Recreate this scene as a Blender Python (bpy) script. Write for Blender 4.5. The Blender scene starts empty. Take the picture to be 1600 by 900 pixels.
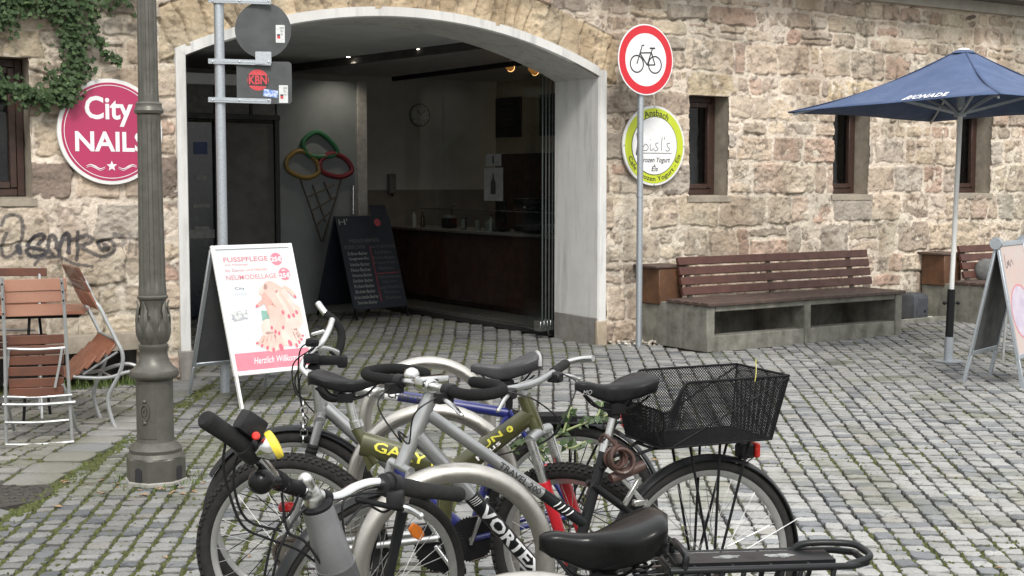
import bpy, math, random
import numpy as np
from mathutils import Vector, Matrix
random.seed(7); RS = np.random.RandomState(11)
SC = bpy.context.scene
COL = SC.collection
V = Vector

# ------------------------------------------------------------------ camera, sky, sun, exposure
F = 2133.0; H = 1.6; PITCH = math.atan(170 / F)
cam_d = bpy.data.cameras.new('camera'); cam = bpy.data.objects.new('camera', cam_d); COL.objects.link(cam)
cam.location = (0, 0, H); cam.rotation_euler = (math.pi / 2 - PITCH, 0, 0)
cam_d.lens = 48.0; cam_d.sensor_width = 36.0; cam_d.clip_start = 0.05; cam_d.clip_end = 3000
SC.camera = cam
W_ = bpy.data.worlds.new('World'); SC.world = W_; W_.use_nodes = True
nt = W_.node_tree; bg = nt.nodes['Background']
SUN_EL, SUN_AZ = math.radians(44), math.radians(168)      # azimuth clockwise from +Y: behind the camera, a little to the right
sky = nt.nodes.new('ShaderNodeTexSky'); sky.sky_type = 'NISHITA'; sky.sun_disc = False
sky.sun_elevation = SUN_EL; sky.sun_rotation = SUN_AZ
sky.air_density = 1.0; sky.dust_density = 3.0; sky.ozone_density = 1.0
hsv = nt.nodes.new('ShaderNodeHueSaturation'); hsv.inputs['Saturation'].default_value = 0.30
mixc = nt.nodes.new('ShaderNodeMix'); mixc.data_type = 'RGBA'; mixc.inputs['Factor'].default_value = 0.6
mixc.inputs['B'].default_value = (8.6, 8.7, 8.6, 1)          # flat grey cloud cover over the clear sky
nt.links.new(sky.outputs['Color'], hsv.inputs['Color']); nt.links.new(hsv.outputs['Color'], mixc.inputs['A'])
# an overcast sky is about three times as bright overhead as at the horizon
tcw = nt.nodes.new('ShaderNodeTexCoord'); sep = nt.nodes.new('ShaderNodeSeparateXYZ'); mrw = nt.nodes.new('ShaderNodeMapRange')
mrw.inputs['From Min'].default_value = 0; mrw.inputs['From Max'].default_value = 1; mrw.inputs['To Min'].default_value = .55; mrw.inputs['To Max'].default_value = 1.45
nt.links.new(tcw.outputs['Generated'], sep.inputs[0]); nt.links.new(sep.outputs['Z'], mrw.inputs['Value'])
mulw = nt.nodes.new('ShaderNodeMix'); mulw.data_type = 'RGBA'; mulw.blend_type = 'MULTIPLY'; mulw.inputs['Factor'].default_value = 1
nt.links.new(mixc.outputs['Result'], mulw.inputs['A']); nt.links.new(mrw.outputs['Result'], mulw.inputs['B'])
nt.links.new(mulw.outputs['Result'], bg.inputs['Color']); bg.inputs['Strength'].default_value = 0.15
sun_d = bpy.data.lights.new('sun', 'SUN'); sun_d.energy = 1.5; sun_d.angle = math.radians(14); sun_d.color = (1, .965, .91)
sun = bpy.data.objects.new('sun', sun_d); COL.objects.link(sun)
sd = V((math.sin(SUN_AZ) * math.cos(SUN_EL), math.cos(SUN_AZ) * math.cos(SUN_EL), math.sin(SUN_EL)))
sun.rotation_euler = sd.to_track_quat('Z', 'Y').to_euler(); sun.location = (0, -4, 12)
SC.view_settings.view_transform = 'Standard'; SC.view_settings.look = 'None'
SC.view_settings.exposure = 0.60; SC.view_settings.gamma = 1.0; SC.view_settings.use_curve_mapping = False
SC.render.engine = 'CYCLES'
SC.cycles.max_bounces = 8; SC.cycles.diffuse_bounces = 6; SC.cycles.transparent_max_bounces = 12

# ------------------------------------------------------------------ measuring the photograph
_cp, _sp = math.cos(PITCH), math.sin(PITCH)
def ray(x, y):
    a = (x - 800) / F; b = (450 - y) / F
    return V((a, _cp + b * _sp, -_sp + b * _cp))
CAM = V((0, 0, H))
def G(x, y, z=0.0):
    d = ray(x, y); return CAM + d * ((z - H) / d.z)
def P(x, y, Y):
    d = ray(x, y); return CAM + d * (Y / d.y)
WA = V((-2.665, 10.88, 0)); U = V((0.833, 0.553, 0)).normalized(); N = V((-U.y, U.x, 0)); Z3 = V((0, 0, 1))
def wp(s, t, z=0.0):                         # along the facade, into the building, up
    return WA + U * s + N * t + Z3 * z
def ws(x, y, t=0.0):                         # where a line of sight meets the facade: (s, z)
    d = ray(x, y); k = (t + WA.dot(N)) / d.dot(N)
    p = CAM + d * k
    return (p - WA).dot(U), p.z
def wpx(x, y, t=0.0):
    s, z = ws(x, y, t); return wp(s, t, z)

# ------------------------------------------------------------------ materials
MATS = {}
def pm(name, c, c2=None, rough=.6, metal=0., scale=18., amt=.5, bump=0., bscale=90., coat=0., emit=None, spec=.5, rvar=.12, detail=4., streak=0.):
    if name in MATS: return MATS[name]
    m = bpy.data.materials.new(name); m.use_nodes = True; t = m.node_tree; b = t.nodes['Principled BSDF']
    c2 = c2 or tuple(x * .72 for x in c)
    tc = t.nodes.new('ShaderNodeTexCoord'); nz = t.nodes.new('ShaderNodeTexNoise')
    nz.inputs['Scale'].default_value = scale; nz.inputs['Detail'].default_value = detail; nz.inputs['Roughness'].default_value = .6
    t.links.new(tc.outputs['Object'], nz.inputs['Vector'])
    rp = t.nodes.new('ShaderNodeValToRGB'); rp.color_ramp.elements[0].position = .5 - amt * .5 * .6; rp.color_ramp.elements[1].position = .5 + amt * .5 * .6 + .001
    rp.color_ramp.elements[0].color = (*c2, 1); rp.color_ramp.elements[1].color = (*c, 1)
    t.links.new(nz.outputs['Fac'], rp.inputs['Fac']); col_out = rp.outputs['Color']
    if streak:                                               # runs and scuffs of dirt with shapes of their own
        mpg = t.nodes.new('ShaderNodeMapping'); mpg.inputs['Scale'].default_value = (9, 9, 1.1); t.links.new(tc.outputs['Object'], mpg.inputs['Vector'])
        n4 = t.nodes.new('ShaderNodeTexNoise'); n4.inputs['Scale'].default_value = 1.0; n4.inputs['Detail'].default_value = 7; n4.inputs['Roughness'].default_value = .65; t.links.new(mpg.outputs['Vector'], n4.inputs['Vector'])
        r4 = t.nodes.new('ShaderNodeMapRange'); r4.inputs['From Min'].default_value = .50; r4.inputs['From Max'].default_value = .72; r4.inputs['To Max'].default_value = streak; t.links.new(n4.outputs['Fac'], r4.inputs['Value'])
        m4 = t.nodes.new('ShaderNodeMix'); m4.data_type = 'RGBA'; m4.inputs['B'].default_value = tuple(q * .42 for q in c2) + (1,); t.links.new(r4.outputs['Result'], m4.inputs['Factor']); t.links.new(col_out, m4.inputs['A']); col_out = m4.outputs['Result']
    t.links.new(col_out, b.inputs['Base Color'])
    mr = t.nodes.new('ShaderNodeMapRange'); mr.inputs['From Min'].default_value = .3; mr.inputs['From Max'].default_value = .7
    mr.inputs['To Min'].default_value = min(1, rough + rvar); mr.inputs['To Max'].default_value = max(.05, rough - rvar)
    t.links.new(nz.outputs['Fac'], mr.inputs['Value']); t.links.new(mr.outputs['Result'], b.inputs['Roughness'])
    b.inputs['Metallic'].default_value = metal; b.inputs['Coat Weight'].default_value = coat; b.inputs['Specular IOR Level'].default_value = spec
    if bump:
        n2 = t.nodes.new('ShaderNodeTexNoise'); n2.inputs['Scale'].default_value = bscale; n2.inputs['Detail'].default_value = 5
        t.links.new(tc.outputs['Object'], n2.inputs['Vector'])
        bp = t.nodes.new('ShaderNodeBump'); bp.inputs['Strength'].default_value = bump; bp.inputs['Distance'].default_value = .004
        t.links.new(n2.outputs['Fac'], bp.inputs['Height']); t.links.new(bp.outputs['Normal'], b.inputs['Normal'])
    if emit:
        b.inputs['Emission Color'].default_value = (*emit[0], 1); b.inputs['Emission Strength'].default_value = emit[1]
    MATS[name] = m; return m
def attr_mat(name, rough=.9, bump=.5, bscale=60., vscale=35., vamt=.25, bdist=.006):
    m = bpy.data.materials.new(name); m.use_nodes = True; t = m.node_tree; b = t.nodes['Principled BSDF']
    a = t.nodes.new('ShaderNodeAttribute'); a.attribute_name = 'tone'
    tc = t.nodes.new('ShaderNodeTexCoord')
    nz = t.nodes.new('ShaderNodeTexNoise'); nz.inputs['Scale'].default_value = vscale; nz.inputs['Detail'].default_value = 6; nz.inputs['Roughness'].default_value = .65
    t.links.new(tc.outputs['Object'], nz.inputs['Vector'])
    mr = t.nodes.new('ShaderNodeMapRange'); mr.inputs['From Min'].default_value = .32; mr.inputs['From Max'].default_value = .68
    mr.inputs['To Min'].default_value = 1 - vamt; mr.inputs['To Max'].default_value = 1 + vamt
    n3 = t.nodes.new('ShaderNodeTexNoise'); n3.inputs['Scale'].default_value = vscale * 3.7; n3.inputs['Detail'].default_value = 4; n3.inputs['Roughness'].default_value = .7
    t.links.new(tc.outputs['Object'], n3.inputs['Vector']); ad = t.nodes.new('ShaderNodeMath'); ad.operation = 'MULTIPLY_ADD'; ad.inputs[1].default_value = .5
    hf_ = t.nodes.new('ShaderNodeMath'); hf_.operation = 'MULTIPLY'; hf_.inputs[1].default_value = .5
    t.links.new(nz.outputs['Fac'], hf_.inputs[0]); t.links.new(n3.outputs['Fac'], ad.inputs[0]); t.links.new(hf_.outputs[0], ad.inputs[2]); t.links.new(ad.outputs[0], mr.inputs['Value'])
    mx = t.nodes.new('ShaderNodeMix'); mx.data_type = 'RGBA'; mx.blend_type = 'MULTIPLY'; mx.inputs['Factor'].default_value = 1
    t.links.new(a.outputs['Color'], mx.inputs['A']); t.links.new(mr.outputs['Result'], mx.inputs['B'])
    t.links.new(mx.outputs['Result'], b.inputs['Base Color']); b.inputs['Roughness'].default_value = rough; b.inputs['Specular IOR Level'].default_value = .3
    n2 = t.nodes.new('ShaderNodeTexNoise'); n2.inputs['Scale'].default_value = bscale; n2.inputs['Detail'].default_value = 8; n2.inputs['Roughness'].default_value = .7
    t.links.new(tc.outputs['Object'], n2.inputs['Vector'])
    bp = t.nodes.new('ShaderNodeBump'); bp.inputs['Strength'].default_value = bump; bp.inputs['Distance'].default_value = bdist
    t.links.new(n2.outputs['Fac'], bp.inputs['Height']); t.links.new(bp.outputs['Normal'], b.inputs['Normal'])
    MATS[name] = m; return m
def glass_mat(name, tint=(.8, .85, .84), refl=.06):
    m = bpy.data.materials.new(name); m.use_nodes = True; t = m.node_tree
    for n in list(t.nodes): t.nodes.remove(n)
    o = t.nodes.new('ShaderNodeOutputMaterial'); tr = t.nodes.new('ShaderNodeBsdfTransparent'); gl = t.nodes.new('ShaderNodeBsdfGlossy')
    tr.inputs['Color'].default_value = (*tint, 1); gl.inputs['Roughness'].default_value = .03
    f0 = t.nodes.new('ShaderNodeFresnel'); f0.inputs['IOR'].default_value = 1.45
    geo = t.nodes.new('ShaderNodeNewGeometry'); inv = t.nodes.new('ShaderNodeMath'); inv.operation = 'SUBTRACT'; inv.inputs[0].default_value = 1.0     # only the outer face of a pane mirrors
    t.links.new(geo.outputs['Backfacing'], inv.inputs[1]); fr = t.nodes.new('ShaderNodeMath'); fr.operation = 'MULTIPLY'; t.links.new(f0.outputs['Fac'], fr.inputs[0]); t.links.new(inv.outputs[0], fr.inputs[1])
    mx = t.nodes.new('ShaderNodeMixShader')
    t.links.new(fr.outputs[0], mx.inputs['Fac']); t.links.new(tr.outputs['BSDF'], mx.inputs[1]); t.links.new(gl.outputs['BSDF'], mx.inputs[2])
    t.links.new(mx.outputs['Shader'], o.inputs['Surface']); MATS[name] = m; return m

M_galv = pm('galvanised_steel', (.46, .49, .52), (.36, .39, .42), rough=.5, metal=.7, scale=60, amt=.6)
M_steel = pm('brushed_steel', (.50, .48, .44), (.40, .38, .35), rough=.36, metal=1., scale=25, amt=.6)
M_alu = pm('aluminium', (.66, .66, .65), (.52, .52, .51), rough=.3, metal=1., scale=30)
M_chrome = pm('chrome', (.78, .78, .78), (.66, .66, .66), rough=.14, metal=1., scale=30, rvar=.06)
M_silver = pm('silver_paint', (.37, .375, .375), (.31, .315, .315), rough=.34, metal=.75, scale=12, coat=.4)
M_greyp = pm('dark_silver_paint', (.20, .20, .207), (.155, .155, .16), rough=.42, metal=.55, scale=14, coat=.2)
M_blackp = pm('black_paint', (.012, .0125, .014), (.008, .0085, .009), rough=.36, scale=20, coat=.08, spec=.22)
M_blackm = pm('black_metal', (.012, .012, .013), (.008, .008, .009), rough=.55, scale=40, spec=.12)
M_rubber = pm('rubber', (.012, .012, .0125), (.02, .0195, .019), rough=.8, spec=.2, scale=30, bump=.3, bscale=200)
M_foam = pm('foam', (.009, .009, .0095), (.013, .013, .013), rough=.9, spec=.15, scale=60, bump=.4, bscale=300)
M_plastic = pm('black_plastic', (.010, .010, .011), (.017, .017, .018), rough=.45, spec=.22, scale=40)
M_vinyl = pm('black_vinyl', (.006, .006, .0065), (.008, .008, .008), rough=.26, scale=20, bump=.05, bscale=160, coat=.06, rvar=.05, spec=.16)
M_vinyl2 = pm('matt_black_vinyl', (.011, .011, .012), (.017, .017, .018), rough=.42, spec=.18, scale=25, bump=.15, bscale=260)
M_olive = pm('olive_paint', (.075, .075, .030), (.055, .056, .022), rough=.3, metal=.3, scale=14, coat=.5)
M_red = pm('red_paint', (.50, .012, .022), (.38, .010, .018), rough=.3, scale=20, coat=.4)
M_blue = pm('blue_paint', (.014, .019, .135), (.011, .015, .10), rough=.3, scale=20, coat=.5)
M_white = pm('white_paint', (.70, .70, .685), (.63, .63, .615), rough=.45, scale=10)
M_ink = pm('black_ink', (.02, .02, .022), (.03, .03, .03), rough=.6)
M_wht_ink = pm('white_ink', (.76, .76, .76), (.70, .70, .70), rough=.5)
M_yel = pm('yellow_plastic', (.75, .60, .06), (.66, .52, .05), rough=.4)
M_yel_ink = pm('yellow_ink', (.72, .66, .08), (.66, .6, .07), rough=.5)
M_orange = pm('orange_plastic', (.8, .22, .02), (.7, .18, .02), rough=.25)
M_redplast = pm('red_plastic', (.6, .03, .02), (.5, .02, .02), rough=.25)
M_spoke = pm('spoke_steel', (.38, .38, .37), (.28, .28, .28), rough=.5, metal=.8)

# ------------------------------------------------------------------ mesh building
def cr(pts, n=8, closed=False):
    """smooth curve through points"""
    p = [V(q) for q in pts]; out = []; L = len(p)
    rng = range(L) if closed else range(L - 1)
    for i in rng:
        a, b, c, d = (p[(i - 1) % L] if closed or i > 0 else p[0] * 2 - p[1]), p[i], p[(i + 1) % L], (p[(i + 2) % L] if closed or i < L - 2 else p[-1] * 2 - p[-2])
        for k in range(n):
            t = k / n
            out.append(.5 * ((2 * b) + (c - a) * t + (2 * a - 5 * b + 4 * c - d) * t * t + (3 * b - a - 3 * c + d) * t ** 3))
    if not closed: out.append(p[-1])
    return out
class MB:
    def __init__(s): s.v = []; s.f = []; s.mi = []; s.cur = 0
    def m(s, i): s.cur = i; return s
    def add(s, vs, fs):
        o = len(s.v); s.v.extend([tuple(q) for q in vs]); s.f.extend([tuple(i + o for i in f) for f in fs]); s.mi.extend([s.cur] * len(fs)); return s
    def box(s, c, size, ax=None):
        c = V(c); X, Y, Z = ax or (V((1, 0, 0)), V((0, 1, 0)), V((0, 0, 1)))
        h = [q / 2 for q in size]
        vs = [c + X * (h[0] * i) + Y * (h[1] * j) + Z * (h[2] * k) for i in (-1, 1) for j in (-1, 1) for k in (-1, 1)]
        return s.add(vs, [(0, 1, 3, 2), (4, 6, 7, 5), (0, 4, 5, 1), (2, 3, 7, 6), (0, 2, 6, 4), (1, 5, 7, 3)])
    def bar(s, a, b, w, h, up=Z3):
        a, b = V(a), V(b); X = (b - a); L = X.length; X.normalize(); Y = up.cross(X)
        if Y.length < 1e-4: Y = V((1, 0, 0))
        Y.normalize(); Z = X.cross(Y)
        return s.box((a + b) / 2, (L, w, h), (X, Y, Z))
    def tube(s, pts, r, n=8, closed=False, caps=True):
        p = [V(q) for q in pts]; L = len(p); rr = r if isinstance(r, (list, tuple)) else [r] * L
        T = []
        for i in range(L):
            a = p[(i - 1) % L] if (closed or i > 0) else p[i]; b = p[(i + 1) % L] if (closed or i < L - 1) else p[i]
            d = b - a; T.append(d.normalized() if d.length > 1e-9 else V((0, 0, 1)))
        ref = V((0, 0, 1)) if abs(T[0].z) < .9 else V((1, 0, 0))
        nx = T[0].cross(ref).normalized(); vs = []
        for i in range(L):
            nx = (nx - T[i] * nx.dot(T[i]))
            nx = nx.normalized() if nx.length > 1e-6 else T[i].orthogonal().normalized()
            ny = T[i].cross(nx)
            for k in range(n):
                a = 2 * math.pi * k / n; vs.append(p[i] + (nx * math.cos(a) + ny * math.sin(a)) * rr[i])
        fs = []
        for i in range(L if closed else L - 1):
            j = (i + 1) % L
            for k in range(n):
                k2 = (k + 1) % n; fs.append((i * n + k, i * n + k2, j * n + k2, j * n + k))
        if caps and not closed:
            fs.append(tuple(range(n - 1, -1, -1))); fs.append(tuple((L - 1) * n + k for k in range(n)))
        return s.add(vs, fs)
    def lathe(s, prof, c, ax=Z3, n=24, flute=None):
        """profile of (radius, height) turned about an axis through c; flute(angle, height) scales the radius"""
        ax = V(ax).normalized(); X = ax.orthogonal().normalized() if abs(ax.z) < .999 else V((1, 0, 0)); Y = ax.cross(X); c = V(c); vs = []; fs = []
        for (r, h) in prof:
            for k in range(n):
                a = 2 * math.pi * k / n; q = r * (flute(a, h) if flute else 1)
                vs.append(c + X * (q * math.cos(a)) + Y * (q * math.sin(a)) + ax * h)
        for i in range(len(prof) - 1):
            for k in range(n):
                k2 = (k + 1) % n; fs.append((i * n + k, i * n + k2, (i + 1) * n + k2, (i + 1) * n + k))
        fs.append(tuple(range(n - 1, -1, -1))); fs.append(tuple((len(prof) - 1) * n + k for k in range(n)))
        return s.add(vs, fs)
    def ball(s, c, r, sc=(1, 1, 1), n=14, m=9, ax=None):
        X, Y, Z = ax or (V((1, 0, 0)), V((0, 1, 0)), V((0, 0, 1))); c = V(c); vs = []; fs = []
        for i in range(m + 1):
            th = math.pi * i / m
            for k in range(n):
                a = 2 * math.pi * k / n
                vs.append(c + X * (r * sc[0] * math.sin(th) * math.cos(a)) + Y * (r * sc[1] * math.sin(th) * math.sin(a)) + Z * (r * sc[2] * math.cos(th)))
        for i in range(m):
            for k in range(n):
                k2 = (k + 1) % n; fs.append((i * n + k, (i + 1) * n + k, (i + 1) * n + k2, i * n + k2))
        return s.add(vs, fs)
    def loft(s, rings, caps=True, closed=True):
        n = len(rings[0]); vs = [q for r in rings for q in r]; fs = []
        for i in range(len(rings) - 1):
            for k in range(n if closed else n - 1):
                k2 = (k + 1) % n; fs.append((i * n + k, i * n + k2, (i + 1) * n + k2, (i + 1) * n + k))
        if caps and closed:
            fs.append(tuple(range(n - 1, -1, -1))); fs.append(tuple((len(rings) - 1) * n + k for k in range(n)))
        return s.add(vs, fs)
    def prism(s, poly, o, X, Y, th, back=0.0):
        """polygon in the X/Y plane at o given a thickness along X x Y"""
        o, X, Y = V(o), V(X), V(Y); Zn = X.cross(Y).normalized(); n = len(poly)
        vs = [o + X * a + Y * b + Zn * th for a, b in poly] + [o + X * a + Y * b - Zn * back for a, b in poly]
        fs = [tuple(range(n)), tuple(range(2 * n - 1, n - 1, -1))] + [(i, i + n, (i + 1) % n + n, (i + 1) % n) for i in range(n)]
        return s.add(vs, fs)
    def ring2(s, r0, r1, o, X, Y, th, n=48, a0=0, a1=2 * math.pi, sx=1., sy=1.):
        """flat annulus with thickness"""
        o, X, Y = V(o), V(X), V(Y); Zn = X.cross(Y).normalized(); full = abs(a1 - a0) > 6.28; k = n if full else n + 1; vs = []
        for i in range(k):
            a = a0 + (a1 - a0) * i / n
            for r, z in ((r0, 0), (r1, 0), (r1, th), (r0, th)):
                vs.append(o + X * (r * sx * math.cos(a)) + Y * (r * sy * math.sin(a)) + Zn * z)
        fs = []
        for i in range(k if full else k - 1):
            j = (i + 1) % k
            for q in range(4):
                q2 = (q + 1) % 4; fs.append((i * 4 + q, j * 4 + q, j * 4 + q2, i * 4 + q2))
        if not full: fs += [(0, 1, 2, 3), ((k - 1) * 4 + 3, (k - 1) * 4 + 2, (k - 1) * 4 + 1, (k - 1) * 4)]
        return s.add(vs, fs)
    def stroke(s, pts, w, o, X, Y, th=.0006):
        """flat brush stroke in the X/Y plane at o"""
        o, X, Y = V(o), V(X), V(Y); Zn = X.cross(Y).normalized(); p = [V((a, b, 0)) for a, b in pts]; L = len(p); ww = w if isinstance(w, (list, tuple)) else [w] * L
        vs = []
        for i in range(L):
            d = (p[min(i + 1, L - 1)] - p[max(i - 1, 0)]); d.normalize(); nn = V((-d.y, d.x, 0)) * (ww[i] / 2)
            for q in (p[i] + nn, p[i] - nn): vs.append(o + X * q.x + Y * q.y + Zn * th)
        return s.add(vs, [(2 * i, 2 * i + 1, 2 * i + 3, 2 * i + 2) for i in range(L - 1)])
MW = {}
def obj(name, mb, mats, parent=None, smooth=True, bevel=0, seg=1, ang=38):
    me = bpy.data.meshes.new(name)
    Mi = MW[parent.name].inverted() if parent is not None and parent.name in MW else None
    vs = [tuple(Mi @ V(q)) for q in mb.v] if Mi is not None else mb.v
    me.from_pydata(vs, [], mb.f)
    mats = mats if isinstance(mats, (list, tuple)) else [mats]
    for m in mats: me.materials.append(m)
    if len(mats) > 1: me.polygons.foreach_set('material_index', mb.mi)
    import bmesh
    bm = bmesh.new(); bm.from_mesh(me)
    bmesh.ops.recalc_face_normals(bm, faces=bm.faces)
    if bevel:
        es = [e for e in bm.edges if len(e.link_faces) == 2 and e.calc_face_angle(0) > .6]
        bmesh.ops.bevel(bm, geom=es, offset=bevel, segments=seg, affect='EDGES', profile=.6, clamp_overlap=True)
    bm.to_mesh(me); bm.free()
    if smooth: me.shade_smooth(); me.set_sharp_from_angle(angle=math.radians(ang))
    o = bpy.data.objects.new(name, me); COL.objects.link(o)
    if parent is not None:
        o.parent = parent
        if parent.name in MW: MW[o.name] = MW[parent.name]
    else: MW[o.name] = Matrix.Identity(4)
    return o
def tag(o, label, cat=None, group=None, kind=None):
    if label: o['label'] = label
    if cat: o['category'] = cat
    if group: o['group'] = group
    if kind: o['kind'] = kind
    return o
def thing(name, label, cat, loc, rz=0., group=None):
    o = bpy.data.objects.new(name, None); o.empty_display_size = .2; COL.objects.link(o)
    o.location = loc; o.rotation_euler = (0, 0, rz)
    MW[o.name] = Matrix.Translation(V(loc)) @ Matrix.Rotation(rz, 4, 'Z')
    return tag(o, label, cat, group)
def kids(o): return list(o.children)
def dup(root, loc, rz, label=None):
    r = root.copy(); COL.objects.link(r); r.location = loc; r.rotation_euler = (0, 0, rz)
    if label: r['label'] = label
    for c in kids(root):
        c2 = c.copy(); COL.objects.link(c2); c2.parent = r
        for g in kids(c):
            g2 = g.copy(); COL.objects.link(g2); g2.parent = c2
    return r
def text_mesh(body, shear=0., bold=0., spacing=1., res=3):
    cu = bpy.data.curves.new('t', 'FONT'); cu.body = body; cu.size = 1; cu.align_x = 'CENTER'; cu.align_y = 'CENTER'
    cu.shear = shear; cu.offset = bold; cu.space_character = spacing; cu.resolution_u = res; cu.fill_mode = 'FRONT'
    o = bpy.data.objects.new('t', cu); me = bpy.data.meshes.new_from_object(o)
    vs = [V(v.co) for v in me.vertices]; fs = [tuple(p.vertices) for p in me.polygons]
    bpy.data.objects.remove(o); bpy.data.curves.remove(cu); bpy.data.meshes.remove(me)
    return vs, fs
def fine(vs, fs, n=3):
    """split big letter faces so that they can follow a curved surface"""
    vs = list(vs); tri = []
    for f in fs: tri += [(f[0], f[i], f[i + 1]) for i in range(1, len(f) - 1)]
    for _ in range(n):
        mid = {}; out = []
        def mp(a, b):
            k = (min(a, b), max(a, b))
            if k not in mid: mid[k] = len(vs); vs.append((vs[a] + vs[b]) / 2)
            return mid[k]
        for a, b, c in tri:
            x, y, z = mp(a, b), mp(b, c), mp(c, a); out += [(a, x, z), (x, b, y), (z, y, c), (x, y, z)]
        tri = out
    return vs, tri
def text_on(mb, body, o, X, Y, w=None, h=None, off=.0012, **kw):
    """letters on a flat face: fitted to width w and/or height h (height of the whole line box of its glyphs)"""
    vs, fs = text_mesh(body, **kw)
    if not vs: return
    x0, x1 = min(v.x for v in vs), max(v.x for v in vs); y0, y1 = min(v.y for v in vs), max(v.y for v in vs)
    sx = w / (x1 - x0) if w else None; sy = h / (y1 - y0) if h else None
    sx = sx or sy; sy = sy or sx
    o, X, Y = V(o), V(X), V(Y); Zn = X.cross(Y).normalized(); cx, cy = (x0 + x1) / 2, (y0 + y1) / 2
    mb.add([o + X * ((v.x - cx) * sx) + Y * ((v.y - cy) * sy) + Zn * off for v in vs], fs)
def text_arc(mb, body, o, X, Y, R, a_mid, span, h, off=.0012, inside=False, **kw):
    """letters round a circle; inside = read along the bottom"""
    vs, fs = text_mesh(body, **kw)
    x0, x1 = min(v.x for v in vs), max(v.x for v in vs); y0, y1 = min(v.y for v in vs), max(v.y for v in vs)
    o, X, Y = V(o), V(X), V(Y); Zn = X.cross(Y).normalized(); out = []
    for v in vs:
        q = (v.x - (x0 + x1) / 2) / (x1 - x0) * span; dr = (v.y - (y0 + y1) / 2) / (y1 - y0) * h
        a = a_mid + q if inside else a_mid - q; r = R - dr if inside else R + dr
        out.append(o + X * (r * math.cos(a)) + Y * (r * math.sin(a)) + Zn * off)
    mb.add(out, fs)
def text_tube(mb, body, p0, p1, r, h, off=.0012, **kw):
    """letters wrapped round a tube, facing the viewer's side of the street"""
    vs, fs = fine(*text_mesh(body, res=2, **kw)); p0, p1 = V(p0), V(p1); T = p1 - p0; L = T.length; T.normalize()
    nv = CAM - (p0 + p1) / 2; nv = (nv - T * nv.dot(T)).normalized(); uv = nv.cross(T)
    x0, x1 = min(v.x for v in vs), max(v.x for v in vs); y0, y1 = min(v.y for v in vs), max(v.y for v in vs); out = []
    for v in vs:
        q = (v.x - x0) / (x1 - x0) * L; yy = (v.y - (y0 + y1) / 2) / (y1 - y0) * h; a = yy / r
        out.append(p0 + T * q + (uv * math.sin(a) + nv * math.cos(a)) * (r + off))
    mb.add(out, fs)

# ------------------------------------------------------------------ numpy noise
def vnoise(x, y, seed):
    r = np.random.RandomState(seed); g = r.rand(256, 256)
    xi = np.floor(x).astype(int); yi = np.floor(y).astype(int); fx = x - xi; fy = y - yi
    fx = fx * fx * (3 - 2 * fx); fy = fy * fy * (3 - 2 * fy)
    a = g[xi % 256, yi % 256]; b = g[(xi + 1) % 256, yi % 256]; c = g[xi % 256, (yi + 1) % 256]; d = g[(xi + 1) % 256, (yi + 1) % 256]
    return (a * (1 - fx) + b * fx) * (1 - fy) + (c * (1 - fx) + d * fx) * fy
def fbm(x, y, f, seed, oct=4, gain=.5):
    o = np.zeros_like(x); a = 1.; t = 0.
    for k in range(oct):
        o += a * vnoise(x * f + 17.3 * k, y * f + 9.1 * k, seed + k); t += a; a *= gain; f *= 2.03
    return o / t
def sst(a, b, x):
    t = np.clip((x - a) / (b - a), 0, 1); return t * t * (3 - 2 * t)
def np_mesh(name, vs, fs, tone, mat, smooth=True):
    """fs: list of arrays (n,3) or (n,4)"""
    me = bpy.data.meshes.new(name); me.vertices.add(len(vs)); me.vertices.foreach_set('co', vs.astype(np.float32).ravel())
    li = np.concatenate([f.ravel() for f in fs]).astype(np.int32); cnt = np.concatenate([np.full(len(f), f.shape[1]) for f in fs])
    me.loops.add(len(li)); me.loops.foreach_set('vertex_index', li); me.polygons.add(len(cnt))
    me.polygons.foreach_set('loop_start', np.concatenate([[0], np.cumsum(cnt)[:-1]]).astype(np.int32))
    me.update(calc_edges=True)
    a = me.attributes.new('tone', 'FLOAT_COLOR', 'POINT'); c4 = np.ones((len(vs), 4), np.float32); c4[:, :3] = tone; a.data.foreach_set('color', c4.ravel())
    me.materials.append(mat)
    if smooth: me.shade_smooth()
    o = bpy.data.objects.new(name, me); COL.objects.link(o); MW[o.name] = Matrix.Identity(4); return o

# ------------------------------------------------------------------ ground: base sheet, setts, slabs
M_joint = attr_mat('joint_earth', rough=1., bump=.8, bscale=70, vscale=50, vamt=.4, bdist=.01)
M_sett = attr_mat('granite_sett', rough=.78, bump=.9, bscale=70, vscale=95, vamt=.34, bdist=.005)
M_far = pm('far_paving', (.26, .26, .24), (.16, .16, .15), rough=.9, scale=9, bump=.4, bscale=40)
g = MB(); g.add([(-400, -400, -.06), (400, -400, -.06), (400, 400, -.06), (-400, 400, -.06)], [(0, 1, 2, 3)])
tag(obj('ground', g, M_far, smooth=False), None, None, None, 'structure')
gx = np.arange(-5.2, 9.0, .05); gy = np.arange(1.2, 19.5, .05); GX, GY = np.meshgrid(gx, gy, indexing='ij')
mossf = fbm(GX, GY, .9, 5, 4); left = sst(1.4, -1.6, GX) * .24 + sst(-2.9, -2.2, GX) * sst(-1.9, -2.3, GX) * .15
mossm = sst(.50, .66, mossf + left)
dirt = np.array([.045, .039, .030]); moss_c = np.array([.066, .076, .018])
v3 = fbm(GX, GY, 6, 8, 3)[..., None]
tone = (dirt * (1 - mossm[..., None]) + moss_c * mossm[..., None]) * (.6 + .8 * v3)
gz = -.017 + .007 * (mossm - .5) + .010 * (fbm(GX, GY, 5, 22, 3) - .5)
n0, n1 = GX.shape; idx = np.arange(n0 * n1).reshape(n0, n1)
q = np.stack([idx[:-1, :-1], idx[1:, :-1], idx[1:, 1:], idx[:-1, 1:]], -1).reshape(-1, 4)
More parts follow.
